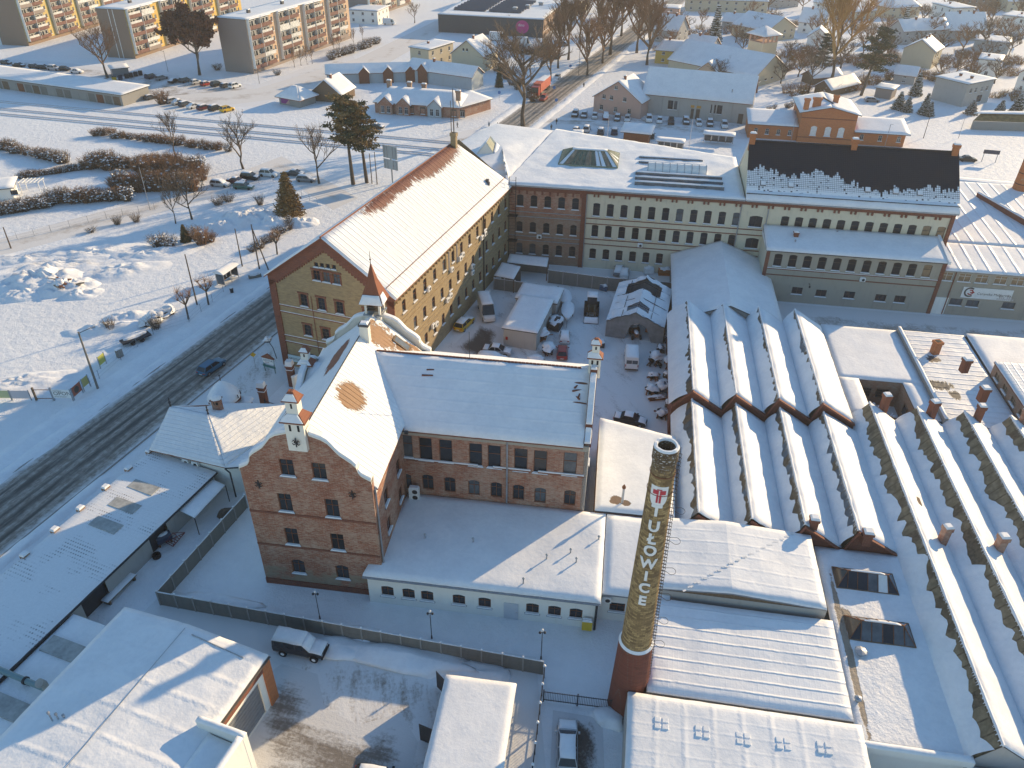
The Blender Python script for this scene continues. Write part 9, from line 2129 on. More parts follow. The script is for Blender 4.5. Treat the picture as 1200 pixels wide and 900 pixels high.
def pollard(base,top,label,seed):
 p=P(*base);h=hgt(base,top);rr=random.Random(seed);t=thing('pollard_tree',label,'tree',(p.x,p.y,0),0,'pollarded trees along the road')
 tk=MB();tk.tube((0,0,0),(0.1,0,h*0.45),0.16,0.13,7);ends=[]
 for k in range(6):
  a=k*1.05+rr.uniform(-.3,.3);e=Vector((0.1+math.cos(a)*h*0.18,math.sin(a)*h*0.18,h*rr.uniform(0.6,0.78)));tk.tube((0.1,0,h*0.42),e,0.1,0.07,5);tk.blob(e.x,e.y,e.z-0.08,0.14,0.14,0.2,0,k,0.3,6,3);ends.append(e)
 tk.build('trunk',M['bark'],t);cr=MB()
 for e in ends:
  for _ in range(34):
   d=Vector((rr.gauss(0,.5),rr.gauss(0,.5),rr.uniform(0.1,1.0))).normalized();L=h*rr.uniform(0.12,0.30);m_=e+d*L*0.5+Vector((0,0,.03));cr.tube(e,m_,0.016,0.012,3,caps=False);cr.tube(m_,e+d*L+Vector((rr.gauss(0,.05),rr.gauss(0,.05),0)),0.012,0.006,3,caps=False)
 cr.build('crown',M['twig_red'],t)
pollard((221,374),(214,334),'pollarded tree left of the brown pole by the road',3);pollard((244.5,357),(240,320),'pollarded tree right of the brown pole by the road',4);pollard((325,298),(322,269),'pollarded tree close to the left eaves of the long brick block',5)
def needles(mb,c,r,n,rr,flat_=0.6,size=0.3):
 for _ in range(n):
  d=Vector((rr.gauss(0,1),rr.gauss(0,1),rr.gauss(0,flat_)));d=d.normalized()*r*rr.random()**0.45;d.z*=flat_;q=c+d;a=Vector((rr.gauss(0,1),rr.gauss(0,1),rr.gauss(0,.6))).normalized()*size;b=a.orthogonal().normalized()*size*0.38
  mb.quad(q-a-b,q+a-b,q+a*1.1+b,q-a+b)
def pine(base,top,label,seed,crown0=0.5,rad=0.2,mats=('needle','needle_brown'),snow=0.0,lean=0.02):
 p=P(*base);h=hgt(base,top);rr=random.Random(seed);t=thing('pine_tree',label,'tree',(p.x,p.y,0));tk=MB();pts=[Vector((lean*h*f,rr.uniform(-.1,.1),h*0.95*f))for f in(0,.25,.5,.75,1)]
 for i in range(4):tk.tube(pts[i],pts[i+1],0.024*h*(1-0.22*i),0.024*h*(1-0.22*(i+1)),7)
 A=[MB(),MB(),MB()];n=34
 for k in range(n):
  f=crown0+(1.0-crown0)*(k+0.5)/n;i=min(3,int(f*0.98*4));c=pts[i].lerp(pts[i+1],min(1,f*4-i));az=k*2.39;L=h*rad*(1.0-0.55*((f-crown0)/(1-crown0))**2)*rr.uniform(0.5,1.1);e=c+Vector((math.cos(az)*L,math.sin(az)*L,L*rr.uniform(-.05,.35)))
  tk.tube(c,e,0.05*h/14,0.02,4,caps=False)
  for g in(0.55,0.95):needles(A[k%2],c.lerp(e,g),h*0.062*rr.uniform(0.8,1.3),55,rr,0.55,h*0.014)
  if rr.random()<snow:needles(A[2],c.lerp(e,0.9)+Vector((0,0,h*0.03)),h*0.05,18,rr,0.2,h*0.018)
 tk.build('trunk',M['bark'],t)
 for q,nm in((0,mats[0]),(1,mats[1])):A[q].build('crown',M[nm],t)
 if A[2].v:A[2].build('snow_on_boughs',M['snow'],t)
pine((414,216),(410,108),'left of two tall pines with rounded crowns beside the long brick block',3,0.45,0.22,lean=-0.02);pine((430,214),(424,116),'right of two tall pines with rounded crowns beside the long brick block',4,0.42,0.21,lean=-0.04)
pine((1009,112),(1030,28),'dark leaning evergreen right of the golden tree',6,0.35,0.25,('needle','needle_dark'),lean=0.12);pine((960,92),(966,38),'dark snow-flecked conifer left of the golden tree',7,0.3,0.22,('needle_dark','needle_dark'),0.3)
def spruce(base,top,label,seed,rad=0.22,mats=('needle_brown','needle'),snow=0.0,name='spruce_tree'):
 p=P(*base);h=hgt(base,top);rr=random.Random(seed);t=thing(name,label,'tree',(p.x,p.y,0));tk=MB();tk.tube((0,0,0),(0,0,h*0.97),h*0.022,0.02,7);tk.build('trunk',M['bark'],t);A=[MB(),MB(),MB()];k=0;z=h*0.05
 while z<h*0.97:
  R=h*rad*(1-z/h)**0.85;n=max(4,int(11*(1-z/h))+3)
  for i in range(n):
   az=k*0.7+2*PI*i/n;L=R*rr.uniform(0.75,1.12);d=Vector((math.cos(az),math.sin(az),-0.22));c=Vector((0,0,z))
   for g in(0.35,0.65,0.95):needles(A[(i+k)%2],c+d*L*g,h*0.035+R*0.10,14,rr,0.4,h*0.018+0.03)
   if rr.random()<snow:needles(A[2],c+d*L*0.8+Vector((0,0,h*0.02)),h*0.03+R*0.1,12,rr,0.15,h*0.022)
  z+=h*0.055;k+=1
 for q in(0,1):A[q].build('crown',M[mats[q]],t)
 if A[2].v:A[2].build('snow_on_boughs',M['snow'],t)
spruce((340,252),(338,199),'bronze-green conical spruce near the side lane',2,0.36,('needle_brown','needle_brown'));spruce((837,48),(838,4),'blue spruce laden with snow among the gardens',3,0.2,('needle_dark','needle_dark'),0.75);spruce((585,102),(583,72),'dark columnar cypress at the end of the pale blue hall',4,0.16,('needle_dark','needle'))
SPN='snowy garden conifers in front of the big pale house'
for k,(x,y,ty,rd,lab)in enumerate(((1052,128,106,0.42,'leftmost rounded conifer'),(1062,131,112,0.4,'low rounded conifer, second from the left'),(1082,134,108,0.3,'tall conifer, third from the left'),(1088,136,118,0.36,'rightmost small conifer'),(1072,112,84,0.3,'dark conifer standing behind'))):
 spruce((x,y),(x,ty),lab+' of the snowy group below the big pale house',10+k,rd,('needle_dark','needle_dark'),0.8)
spruce((1137,134),(1138,116),'round snow-filled bush by the pale house gate',21,0.5,('needle_dark','twig'),0.9);spruce((1190,132),(1190,108),'snow-laden conifer at the right edge',22,0.4,('needle_dark','needle_dark'),0.9);spruce((1170,136),(1171,116),'snow-laden conifer left of the one at the right edge',23,0.45,('needle_dark','needle_dark'),0.9)
spruce((218,283),(209,262),'small dark juniper among the bushes by the lane',24,0.3,('needle_brown','needle'))
spruce((1056,42),(1055,6),'slim snowy conifer behind the golden tree',25,0.18,('needle_dark','needle_dark'),0.5)
def bush_proto(seed,n,m,snowy):
 rr=random.Random(seed);b=MB();s=MB()
 for i in range(n):
  a=rr.uniform(0,2*PI);r0=0.35*rr.random();d=Vector((math.cos(a)*rr.uniform(.1,.75),math.sin(a)*rr.uniform(.1,.75),1)).normalized();L=rr.uniform(0.6,1.1);p0=Vector((math.cos(a)*r0,math.sin(a)*r0,0));p1=p0+d*L*0.55;p2=p1+(d+Vector((rr.gauss(0,.3),rr.gauss(0,.3),0))).normalized()*L*0.5
  b.tube(p0,p1,0.014,0.011,3,caps=False);b.tube(p1,p2,0.011,0.005,3,caps=False)
  for _ in range(3):q=p1.lerp(p2,rr.random());b.tube(q,q+Vector((rr.gauss(0,.13),rr.gauss(0,.13),rr.uniform(.02,.2))),0.007,0.004,3,caps=False)
 for i in range(snowy):
  a=rr.uniform(0,2*PI);r=0.6*rr.random()**0.5;z=rr.uniform(0.25,0.85);s.blob(math.cos(a)*r,math.sin(a)*r,z,rr.uniform(.04,.12),rr.uniform(.04,.12),rr.uniform(.03,.07),0,i,0.4,6,2)
 return b.mesh('stems',m),(s.mesh('snow_tufts',M['snow'],True)if snowy else None)
BP=[bush_proto(1,150,M['twig_red'],9),bush_proto(2,110,M['twig'],44),bush_proto(3,120,M['twig'],60),bush_proto(4,80,M['twig'],0),bush_proto(5,140,M['twig_red'],30)]
nb=[0]
MASS={}
def mass_bush(x,y,r,h,proto):
 0
 key=(1 if proto==2 else 0)
 if('p',proto)not in MASS:a,s=bush_proto(proto+40,46,M['twig'],7);MASS[('p',proto)]=([v.co.copy()for v in a.vertices],[tuple(f.vertices)for f in a.polygons],[v.co.copy()for v in s.vertices],[tuple(f.vertices)for f in s.polygons])
 av,af,sv,sf=MASS[('p',proto)];p=P(x,y);c,s_=math.cos(x*3+y),math.sin(x*3+y);mb=MASS.setdefault('mb',MB());R_=r*1.35
 for V,Fc,m in((av,af,key),(sv,sf,2)):
  k=len(mb.v);mb.v+=[(p.x+(v.x*c-v.y*s_)*R_+(0.02 if m<2 else 0)*v.z,p.y+(v.x*s_+v.y*c)*R_,v.z*h)for v in V];mb.f+=[[k+i for i in f]for f in Fc];mb.m+=[m]*len(Fc)
def bush(x,y,r,h,proto,label,group):
 p=P(x,y);t=thing('bush',label,'bush',(p.x,p.y,0),nb[0]*47%360,group);nb[0]+=1
 a,s=BP[proto];place('stems',a,t,(0,0,0),0,(r*1.25,r*1.25,h))
 if s:place('snow_tufts',s,t,(0,0,0),0,(r*1.25,r*1.25,h))['kind']='stuff'
def bush_line(a,b,n,r,h,protos,label,group,jit=3.0,seed=1):
 rr=random.Random(seed)
 for i in range(n):
  f=(i+0.5)/n
  if 'far quarter' in group:mass_bush(a[0]+(b[0]-a[0])*f+rr.uniform(-jit,jit),a[1]+(b[1]-a[1])*f+rr.uniform(-jit,jit)*0.4,r*rr.uniform(.8,1.3),h*rr.uniform(.75,1.25),protos[i%len(protos)]);continue
  bush(a[0]+(b[0]-a[0])*f+rr.uniform(-jit,jit),a[1]+(b[1]-a[1])*f+rr.uniform(-jit,jit)*0.4,r*rr.uniform(.8,1.3),h*rr.uniform(.75,1.25),protos[i%len(protos)],label,group)
bush_line((112,158),(268,177),30,1.5,2.0,(0,4,1),'russet bush in the long brown hedge by the railway','brown hedge by the railway')
bush_line((0,174),(80,192),20,1.8,2.4,(2,1,4),'snow-clotted bush in the dark hedge at the left edge','dark hedge at the left edge')
bush_line((24,209),(108,197),22,1.1,1.5,(2,2,0),'clipped greenish bush in the low hedge of the plot','clipped hedge of the plot',1.0)
bush_line((108,196),(232,200),24,2.4,3.4,(0,4,2),'tall brown bush at the rear of the thicket','brown thicket of the plot',5)
bush_line((130,222),(236,222),26,2.4,3.6,(0,4,0,1),'tall brown bush at the front of the thicket','brown thicket of the plot',6,2)
bush_line((168,208),(236,211),14,2.6,3.8,(0,0,4),'tall brown bush in the heart of the thicket','brown thicket of the plot',5,5)
bush_line((0,252),(64,240),17,1.7,2.3,(2,1,2),'snow-clotted bush in the roadside hedge of the plot, left part','roadside hedge of the plot',2,3)
bush_line((64,238),(150,234),20,1.9,2.7,(4,1,0,2),'mixed russet bush in the roadside hedge of the plot, right part','roadside hedge of the plot',3,4)
for x,y,r,h,k,lab in((190,122,2.6,4.0,0,'round russet bush at the end of the garages'),(75,82,0,0,0,''),(185,288,2.2,2.4,1,'snowy bush left of the dark juniper'),(199,289,2.0,2.0,1,'low snowy bush below the dark juniper'),(237,286,2.2,3.2,0,'tall russet bush right of the dark juniper'),(228,280,1.8,2.6,1,'snowy bush right of the dark juniper'),(247,283,1.6,2.0,4,'small russet bush at the edge of the snow heap'),(305,240,1.4,2.2,3,'thin bush between the parked cars and the spruce'),(268,236,1.8,1.8,3,'grey scrub by the side lane under the thicket'),(256,240,1.8,1.8,3,'grey scrub by the side lane, below the bare tree'),(107,272,1.3,1.0,1,'low snowy bush beside the side lane'),(138,263,1.3,1.8,3,'thin grey bush on the verge of the side lane'),(160,260,1.3,1.8,3,'thin grey sapling clump on the verge of the side lane'),(325,88,1.8,1.8,2,'dark rounded shrub at the foot of the tan block'),(255,82,2.2,2.0,2,'dark hedge clump at the corner of the tan block'),(130,387,1.2,2.2,3,'thin bush poking from the snow heap by the road'),(183,385,1.4,2.2,3,'grey bush beside the snow-covered machine')):
 if r:bush(x,y,r,h,k,lab,None)
bush_line((386,70),(446,50),14,2.4,2.6,(2,1),'dark evergreen bush in the hedge beside the tan block','dark hedge beside the tan block',2,6)
bush_line((592,58),(652,70),16,2.2,3.0,(2,0),'dark bush in the hedge in front of the supermarket','hedge in front of the supermarket',3,7)
bush_line((845,92),(1000,70),34,2.2,2.8,(2,1,4),'garden bush among the houses behind the parish hall','garden bushes of the far quarter',9,8)
bush_line((1000,100),(1085,92),24,2.0,2.6,(2,4,1),'garden bush in front of the cream gable','garden bushes of the far quarter',7,9)
bush_line((1085,70),(1195,92),26,2.0,2.4,(2,1,0),'garden bush among the right-hand houses','garden bushes of the far quarter',8,10)
bush_line((800,40),(905,30),24,2.2,2.6,(1,4,2),'garden bush before the long works building','garden bushes of the far quarter',9,11)
bush_line((985,35),(1180,30),34,2.2,2.8,(1,4,2),'garden bush among the houses near the top edge','garden bushes of the far quarter',9,12)
bush_line((900,130),(945,125),6,1.0,1.5,(3,1),'thin bush in the snowy garden left of the station','thin bushes left of the station',6,13)
bush_line((585,80),(625,120),10,2.0,3.0,(3,0),'grey scrub around the big tree by the market','scrub by the market corner',7,14)
bush_line((290,298),(345,262),10,1.2,1.5,(3,1),'scrub along the left eaves of the long brick block','scrub by the long brick block',4,15)
GB_='garden bushes of the far quarter'
for k,(a,b,n,r,h,lab)in enumerate((((880,78),(960,62),26,2.4,3.4,'tall garden bush behind the square tower'),((925,112),(1010,104),22,2.2,2.8,'bush around the barn and shed'),((1000,76),(1052,70),22,2.4,3.4,'tall bush between the golden tree and the cream gable'),((1086,92),(1130,98),16,2.2,2.8,'bush between the cream gable and the big pale house'),((1120,66),(1200,76),22,2.2,2.6,'bush around the teal workshop'),((1095,36),(1190,46),24,2.2,3.0,'bush below the white cube house'),((985,14),(1180,12),36,2.4,3.0,'bush along the top edge gardens'),((820,84),(880,66),18,2.2,3.0,'bush beside the parish hall roof'),((860,44),(940,30),20,2.2,2.8,'bush around the beige house'),((770,60),(830,74),18,2.0,2.6,'bush behind the yellow house'),((1160,112),(1200,118),10,1.8,2.2,'bush at the right edge below the white gable'))):
 bush_line(a,b,n,r,h,(4,1,0,2),lab,GB_,8,30+k)
o=MASS['mb'].build('garden_shrubs',[M['twig_red'],M['needle_brown'],M['snow']]);tag(o,'brown snow-flecked shrubs filling the gardens between the far houses','shrubs',kind='stuff')
def pole(base,top,label,r=0.13,arm=False,mat='pole_wood',lamp=False,group=None,name='utility_pole'):
 p=P(*base);h=hgt(base,top);t=thing(name,label,'pole',(p.x,p.y,0),0,group);mb=MB();mb.tube((0,0,0),(0,0,h),r,r*0.65,8);mb.build('shaft',M[mat],t)
 if arm:mb=MB();mb.path([(0,0,h-0.2),(1.3,0.9,h+0.15)],0.05,5);a=mb.build('arm',M['iron'],t);mb=MB();mb.rbox(1.55,1.05,h+0.08,0.6,0.25,0.14,35);mb.build('lamp_head',M['zinc'],a)
 if lamp:mb=MB();mb.path([(0,0,h-0.1),(-0.9,0.2,h+0.1)],0.05,5);a=mb.build('arm',M['iron'],t);mb=MB();mb.rbox(-1.1,0.25,h+0.04,0.5,0.22,0.12);mb.build('lamp_head',M['zinc'],a)
 return t
pole((115,456),(89,389),'tarred concrete lamp pole beside the OPON board',0.17,True,'conc_dark')
pole((231,357),(217,298),'brown wooden pole between two pollarded trees',0.14);pole((284,312),(276,268),'short dark pole left of the braced pole',0.13);pole((13,291),(0,266),'dark pole at the left edge by the side lane',0.14)
p0=P(304,315);t=pole((304,315),(299,263),'dark pole with a slanting brace by the bus shelter',0.14);b1=P(314.5,316);h1=hgt((304,315),(299,263));mb=MB();mb.tube((b1.x-p0.x,b1.y-p0.y,0),(0,0,h1*0.93),0.12,0.10,7);mb.build('brace',M['pole_wood'],t)
pole((176,246),(164.5,196),'slim grey lamp post rising from the roadside hedge',0.08,False,'zinc',True,name='street_lamp');pole((532,158),(531,104),'tall dark mast near the level crossing',0.16);pole((529,157),(529,118),'shorter post beside the tall mast near the level crossing',0.13)
pole((436,215),(432,180),'post just right of the pines',0.12);pole((442,216),(440,178),'second post right of the pines',0.12)
pole((710,183),(711,137),'pale flag mast on the station forecourt behind the lantern',0.08,False,'chrome');pole((806,183),(809,140),'pale lamp mast near the platform shelters',0.08,False,'chrome',True)
pole((197,84),(192,60),'thin lamp post before the oak',0.08,False,'iron',True,name='street_lamp');pole((304,98),(303,80),'lamp post at the corner of the tan block',0.08,False,'iron',True,name='street_lamp')
pole((620,182),(620,150),'thin signal post by the level crossing',0.07,False,'zinc');pole((1123,162),(1138,138),'leaning pale mast right of the station',0.07,False,'zinc');pole((1082,162),(1088,136),'lattice signal mast right of the station',0.1,False,'iron');pole((678,88),(678,58),'street pole on the right kerb of the far road',0.09,False,'iron',True,name='street_lamp')
def billboard():
 p=P(460,216);t=thing('billboard','double-decked grey billboard seen from behind, right of the pines','billboard',(p.x,p.y,0),-30)
 h=hgt((460,216),(460,171));mb=MB();mb.tube((0,0.1,0),(0,0.1,h*0.75),0.18,n=8);mb.build('post',M['zinc'],t)
 for z0,z1 in((h*0.68,h),(h*0.4,h*0.65)):
  mb=MB();mb.box(-2.0,2.0,-0.1,0.0,z0,z1);q=mb.build('panel',M['wall_blue'],t);mb=MB()
  for x in(-1.6,-0.8,0.8,1.6):mb.box(x-0.05,x+0.05,-0.2,-0.1,z0,z1)
  mb.build('rib',M['zinc'],q)
billboard()
def bus_shelter():
 a=P(264,336).xy;b=P(284,322).xy;d=b-a;F=Frame(a.x,a.y,math.degrees(math.atan2(d.y,d.x)));L=max(3.6,d.length*0.8);B=Bld(F,0,0,'bus_shelter','glazed bus shelter with a vaulted snow roof beside the road','bus shelter')
 for x in(0.05,L/2,L-0.05):
  for y in(0,1.6):B.part('post',B.mb().rbox(x,y,0,0.08,0.08,2.4),M['zinc'])
 for i in range(3):B.part('pane',B.mb().box(L*i/3+0.06,L*(i+1)/3-0.06,1.58,1.61,0.3,2.2),M['glass_pale'])
 for x in(0.02,L-0.05):B.part('pane',B.mb().box(x,x+0.03,0.1,1.5,0.3,2.2),M['glass_pale'])
 mb=B.mb()
 for i in range(8):t0,t1=i/8,(i+1)/8;f=lambda t:(-0.35+2.3*t,2.4+0.45*math.sin(PI*t));mb.quad((-0.3,*f(t0)),(L+0.3,*f(t0)),(L+0.3,*f(t1)),(-0.3,*f(t1)))
 r=B.part('vault',mb,M['zinc']);mb=B.mb();f=lambda t:(-0.35+2.3*t,2.41+0.62*math.sin(PI*t))
 for i in range(8):t0,t1=i/8,(i+1)/8;mb.quad((-0.28,*f(t0)),(L+0.28,*f(t0)),(L+0.28,*f(t1)),(-0.28,*f(t1)))
 mb.add([(-0.28,*f(i/8))for i in range(9)],[list(range(9))]);mb.add([(L+0.28,*f(i/8))for i in range(9)],[list(range(9))]);B.part('snow_cover',mb,M['snow'],r,smooth=True)
 B.part('bench',B.mb().box(0.4,L-0.4,1.1,1.5,0.42,0.48),M['wood'])
bus_shelter()
p=P(272,343);t=thing('litter_bin','dark litter bin with snow beside the bus shelter','bin',(p.x,p.y,0));MB().lathe([(0.28,0),(0.34,0.9),(0.36,0.95)],10).build('body',M['iron'],t);MB().blob(0,0,0.95,0.34,0.34,0.2,0,3,0.1,10,3).build('snow_cap',M['snow'],t)
p=P(299,325);t=thing('flower_tub','snow-filled flower tub near the braced pole','planter',(p.x,p.y,0),30);MB().rbox(0,0,0,2.2,0.7,0.5).build('tub',M['conc_dark'],t);MB().blob(0,0,0.5,1.0,0.35,0.4,0,3,0.3,12,4).build('snow_cap',M['snow'],t)
def board(a,b,h0,h1,color,label,words=None,name='sign_board',frame=True):
 A=P(*a).xy;Bq=P(*b).xy;d=Bq-A;L=d.length;t=thing(name,label,'sign',(A.x,A.y,0),math.degrees(math.atan2(d.y,d.x)))
 mb=MB();mb.box(0.06,L-0.06,-0.03,0.03,h0,h1);pn=mb.build('panel',color,t)
 if frame:
  for x in(0,L):mb=MB();mb.box(x-0.05,x+0.05,-0.05,0.05,0,h1+0.1);mb.build('post',M['zinc'],t)
 for(w,x,z,s,m)in(words or[]):
  q=text(None,w,(L*x,-0.035,h0+(h1-h0)*z),s,m,pn)
 return t,L,pn
board((64,469.5),(86,470),0.5,1.9,M['white_paint'],'white board with the dark word OPON in the fence corner by the lamp pole',[('OPON',0.08,0.34,0.85,M['frame_dark']),('WYMIANA',0.1,0.78,0.26,M['frame_dark']),('SERWIS  SPRZEDAŻ',0.08,0.1,0.2,M['frame_dark'])])
t,L,pn=board((87.5,469),(97.5,460),0.5,1.9,paint('poster_rust',(0.38,0.10,0.05)),'red-brown food poster right of the OPON board');MB().add([(L*0.5+0.5*math.cos(k*0.5),-0.04,1.2+0.5*math.sin(k*0.5))for k in range(12)],[list(range(12))]).build('print',M['frame_dark'],pn)
board((99,458.5),(106,452.5),0.6,1.9,paint('poster_olive',(0.48,0.42,0.14)),'olive-yellow poster left of the lamp pole');board((118,432),(125,426),0.5,1.9,paint('poster_lime',(0.50,0.50,0.10)),'lime-yellow poster right of the lamp pole');board((-10,469),(14,469),0.4,1.6,paint('banner_green',(0.50,0.52,0.28)),'pale green banner at the left edge');board((15,469),(37,469),0.3,1.6,paint('banner_mauve',(0.55,0.52,0.55)),'washed-out mauve banner left of the field gate')
def field_gate():
 A=P(43,469).xy;Bq=P(63.5,469).xy;d=Bq-A;L=d.length;t=thing('field_gate','open tubular field gate between two rusty posts left of the OPON board','gate',(A.x,A.y,0),math.degrees(math.atan2(d.y,d.x)))
 for z in(0.3,1.75):MB().box(0.1,L,-0.03,0.03,z-0.04,z+0.04).build('rail',M['rust'],t)
 for x,m_ in((0,'wood'),(L,'zinc')):MB().box(x-0.11,x+0.11,-0.11,0.11,0,2.1).build('post',M[m_],t)
field_gate()
def wire_fence(pts,lab,h=1.5,step=3.0):
 o=P(*pts[0]).xy;t=thing('wire_fence',lab,'fence',(o.x,o.y,0));po=MB();po.tube((0,0,0),(0,0,h),0.04,n=5);po=po.mesh('post',M['zinc'])
 for i in range(len(pts)-1):
  a=P(*pts[i]).xy-o;b=P(*pts[i+1]).xy-o;n=max(1,int((b-a).length/step))
  for k in range(n+1):c=a.lerp(b,k/n);place('post',po,t,(c.x,c.y,0))
  for z in(0.3,0.8,h-0.05):MB().tube((a.x,a.y,z),(b.x,b.y,z),0.012,n=3).build('wire',M['zinc'],t)
wire_fence([(107,453),(117,444),(142,422),(180,392),(222,378),(262,342)],'thin wire fence between the field and the main road');wire_fence([(0,284),(60,272),(125,256),(200,243)],'thin wire fence along the near side of the side lane');wire_fence([(270,222),(320,212),(372,240)],'thin wire fence behind the parked cars, toward the spruce')
p=P(141,418);t=thing('cable_cabinet','grey cable cabinet by the snow-covered machine at the roadside','cabinet',(p.x,p.y,0),60);MB().box(-0.45,0.45,-0.25,0.25,0,1.3).build('body',M['conc_dark'],t);MB().box(-0.4,0.4,-0.27,-0.25,0.1,1.2).build('door',M['conc'],t);MB().rbox(0,0,1.303,0.95,0.55,0.12,0,0,0.8).build('snow_cap',M['snow'],t)
p=P(160,400);t=thing('flat_trailer','dark flat trailer by the roadside fence','trailer',(p.x,p.y,0),45);MB().box(-2.2,2.2,-0.8,0.8,0.5,0.75).build('bed',M['iron'],t)
for x in(-0.8,0.6):
 for y in(-0.85,0.85):MB().tube((x,y-0.1,0.35),(x,y+0.1,0.35),0.35,n=12).build('wheel',M['black'],t)
MB().blob(0,0.3,0.75,1.9,0.5,0.3,0,3,0.3,14,4).build('snow_cap',M['snow'],t)
for k,(x,y,lab)in enumerate(((192,370,'snow-buried machine by the wire fence, largest'),(178,378,'snow-buried machine by the wire fence, smaller, to the left'))):
 p=P(x,y);t=thing('covered_machine',lab,'machine',(p.x,p.y,0),50);MB().rbox(0,0,0,3.0,1.6,0.8,0,0,0.85).build('body',M['iron'],t);MB().blob(0,0,0.3,2.0,1.2,1.2,0,k+3,0.35,16,6).build('snow_cover',M['snow'],t,smooth=True)
def corner_signs():
 p=P(300,432);t=thing('road_sign','small yellow road sign on a post at the corner of the long brick block','road sign',(p.x,p.y,0),20);MB().tube((0,0,0),(0,0,2.6),0.035,n=6).build('post',M['zinc'],t);MB().add([(0.42*math.cos(k*PI/2),-0.05,2.45+0.42*math.sin(k*PI/2))for k in range(4)]+[(0.42*math.cos(k*PI/2),-0.03,2.45+0.42*math.sin(k*PI/2))for k in range(4)],[[0,1,2,3],[7,6,5,4],[0,4,5,1],[1,5,6,2],[2,6,7,3],[3,7,4,0]]).build('plate',paint('sign_yellow',(0.6,0.36,0.02)),t)
 p=P(317,436);t=thing('shop_sign','white shop sign with a little red roof on two green legs before the long block','shop sign',(p.x,p.y,0),-22)
 for x in(-0.9,0.9):MB().box(x-0.05,x+0.05,-0.05,0.05,0,2.5).build('leg',paint('leg_green',(0.05,0.16,0.14)),t)
 pn=MB().box(-0.95,0.95,-0.06,-0.051,1.5,2.4).build('panel',M['white_paint'],t);text(None,'GEOTUR',(-0.85,-0.065,1.9),0.42,paint('sign_navy',(0.02,0.05,0.14)),pn);text(None,'SKLEP',(-0.6,-0.065,1.58),0.28,M['lamp_red'],pn)
 MB().box(-1.1,1.1,-0.05,0.0,0.8,1.2).build('rail',paint('leg_green',(0.05,0.16,0.14)),t)
 MB().add([(-1.15,-0.2,2.45),(1.15,-0.2,2.45),(0,-0.1,3.2),(-1.15,0.15,2.45),(1.15,0.15,2.45),(0,0.1,3.2)],[[0,1,2],[5,4,3],[0,2,5,3],[1,4,5,2],[0,3,4,1]]).build('roof',M['clay'],t)
 p=P(322,420);t=thing('ornamental_lamp','leaning iron bracket with a snow-filled flower basket beside the shop sign','basket',(p.x,p.y,0),0);MB().path([(0.3,0,0),(0,0.1,1.8),(-0.5,0.1,3.0)],0.06,6).build('bracket',M['iron'],t);MB().lathe([(0.1,2.75),(0.5,3.0),(0.6,3.25)],10,-0.6,0.1).build('basket',M['iron'],t);MB().blob(-0.6,0.1,3.25,0.65,0.65,0.4,0,5,0.35,10,4).build('snow_cap',M['snow'],t)
corner_signs()
for k,(x,y,rx,ry,h,rough)in enumerate(((50,330,9,5,1.9,.3),(78,338,6,3.5,1.5,.4),(30,345,5,3,1.0,.3),(95,345,4,2.2,0.8,.4),(290,258,8,5,2.0,.3),(320,262,5,3,1.3,.3),(265,265,5,3,1.2,.3),(120,385,6,2.2,0.9,.3),(150,372,5,2.0,0.8,.3),(30,305,12,4,1.0,.3),(110,300,12,5,1.1,.3),(170,300,10,4,0.9,.3),(20,450,8,3,0.7,.35),(355,262,4,2.5,1.2,.3),(70,312,14,5,0.9,.4),(140,318,9,4,0.8,.4))):
 p=P(x,y);mb=MB();N_,Rw=44,12
 for q in range(Rw+1):
  f=q/Rw
  for i in range(N_):
   a=2*PI*i/N_;r=f;X,Y=math.cos(a)*rx*r,math.sin(a)*ry*r;nz=noise.noise(Vector((X*0.5+k*9,Y*0.5,k)))+0.7*noise.noise(Vector((X*1.4+k*9,Y*1.4,3)))+0.35*noise.noise(Vector((X*3.2,Y*3.2,3+k)))
   z=h*max(0,(1-f**1.6))*(1+rough*2.2*nz)-0.02;edge=1+0.25*noise.noise(Vector((math.cos(a)*1.5,math.sin(a)*1.5,k)));mb.v.append((X*edge,Y*edge,z if q<Rw else-0.05))
 for q in range(Rw):
  for i in range(N_):mb.f.append([q*N_+i,q*N_+(i+1)%N_,(q+1)*N_+(i+1)%N_,(q+1)*N_+i]);mb.m.append(0)
 tag(mb.build('snow_heap',M['snow_far'],None,(p.x,p.y,0),RAD(20),True),kind='structure')
for k in range(9):
 rr=random.Random(k+90);x,y=62+rr.uniform(0,36),333+rr.uniform(0,12);p=P(x,y);mb=MB();mb.rbox(0,0,0.9,rr.uniform(.8,2.4),rr.uniform(.2,.5),0.18,rr.uniform(0,180));tag(mb.build('rubble_slab',M['wood_grey']if k%2 else M['rust'],None,(p.x,p.y,rr.uniform(0,.4))),'broken slab sticking out of the big snow heap in the field','rubble','rubble in the field heap')
def plot_hut():
 B=far_house('garden_hut','white garden hut under a flat snow slab at the left edge',(-14,236),(17,233),5,2.5,0.3,M['white_wall'],None,'flat','hut',300,{'f':[(5.5,0.8,1.4,1.1,'dark_two',0)]},None,stacks=0,over=0.7,floors=1)
 p=P(40,224);t=thing('pergola','white garden pergola frame beside the hut','pergola',(p.x,p.y,0),5)
 for x in(-2,2):
  for y in(-1.3,1.3):MB().rbox(x,y,0,0.14,0.14,2.3).build('post',M['white_paint'],t)
 for y in(-1.3,1.3):MB().box(-2.3,2.3,y-0.06,y+0.06,2.303,2.45).build('beam',M['white_paint'],t)
 for k in range(6):MB().box(-2.1+k*0.84,-2.0+k*0.84,-1.6,1.6,2.453,2.55).build('rafter',M['white_paint'],t)
plot_hut()
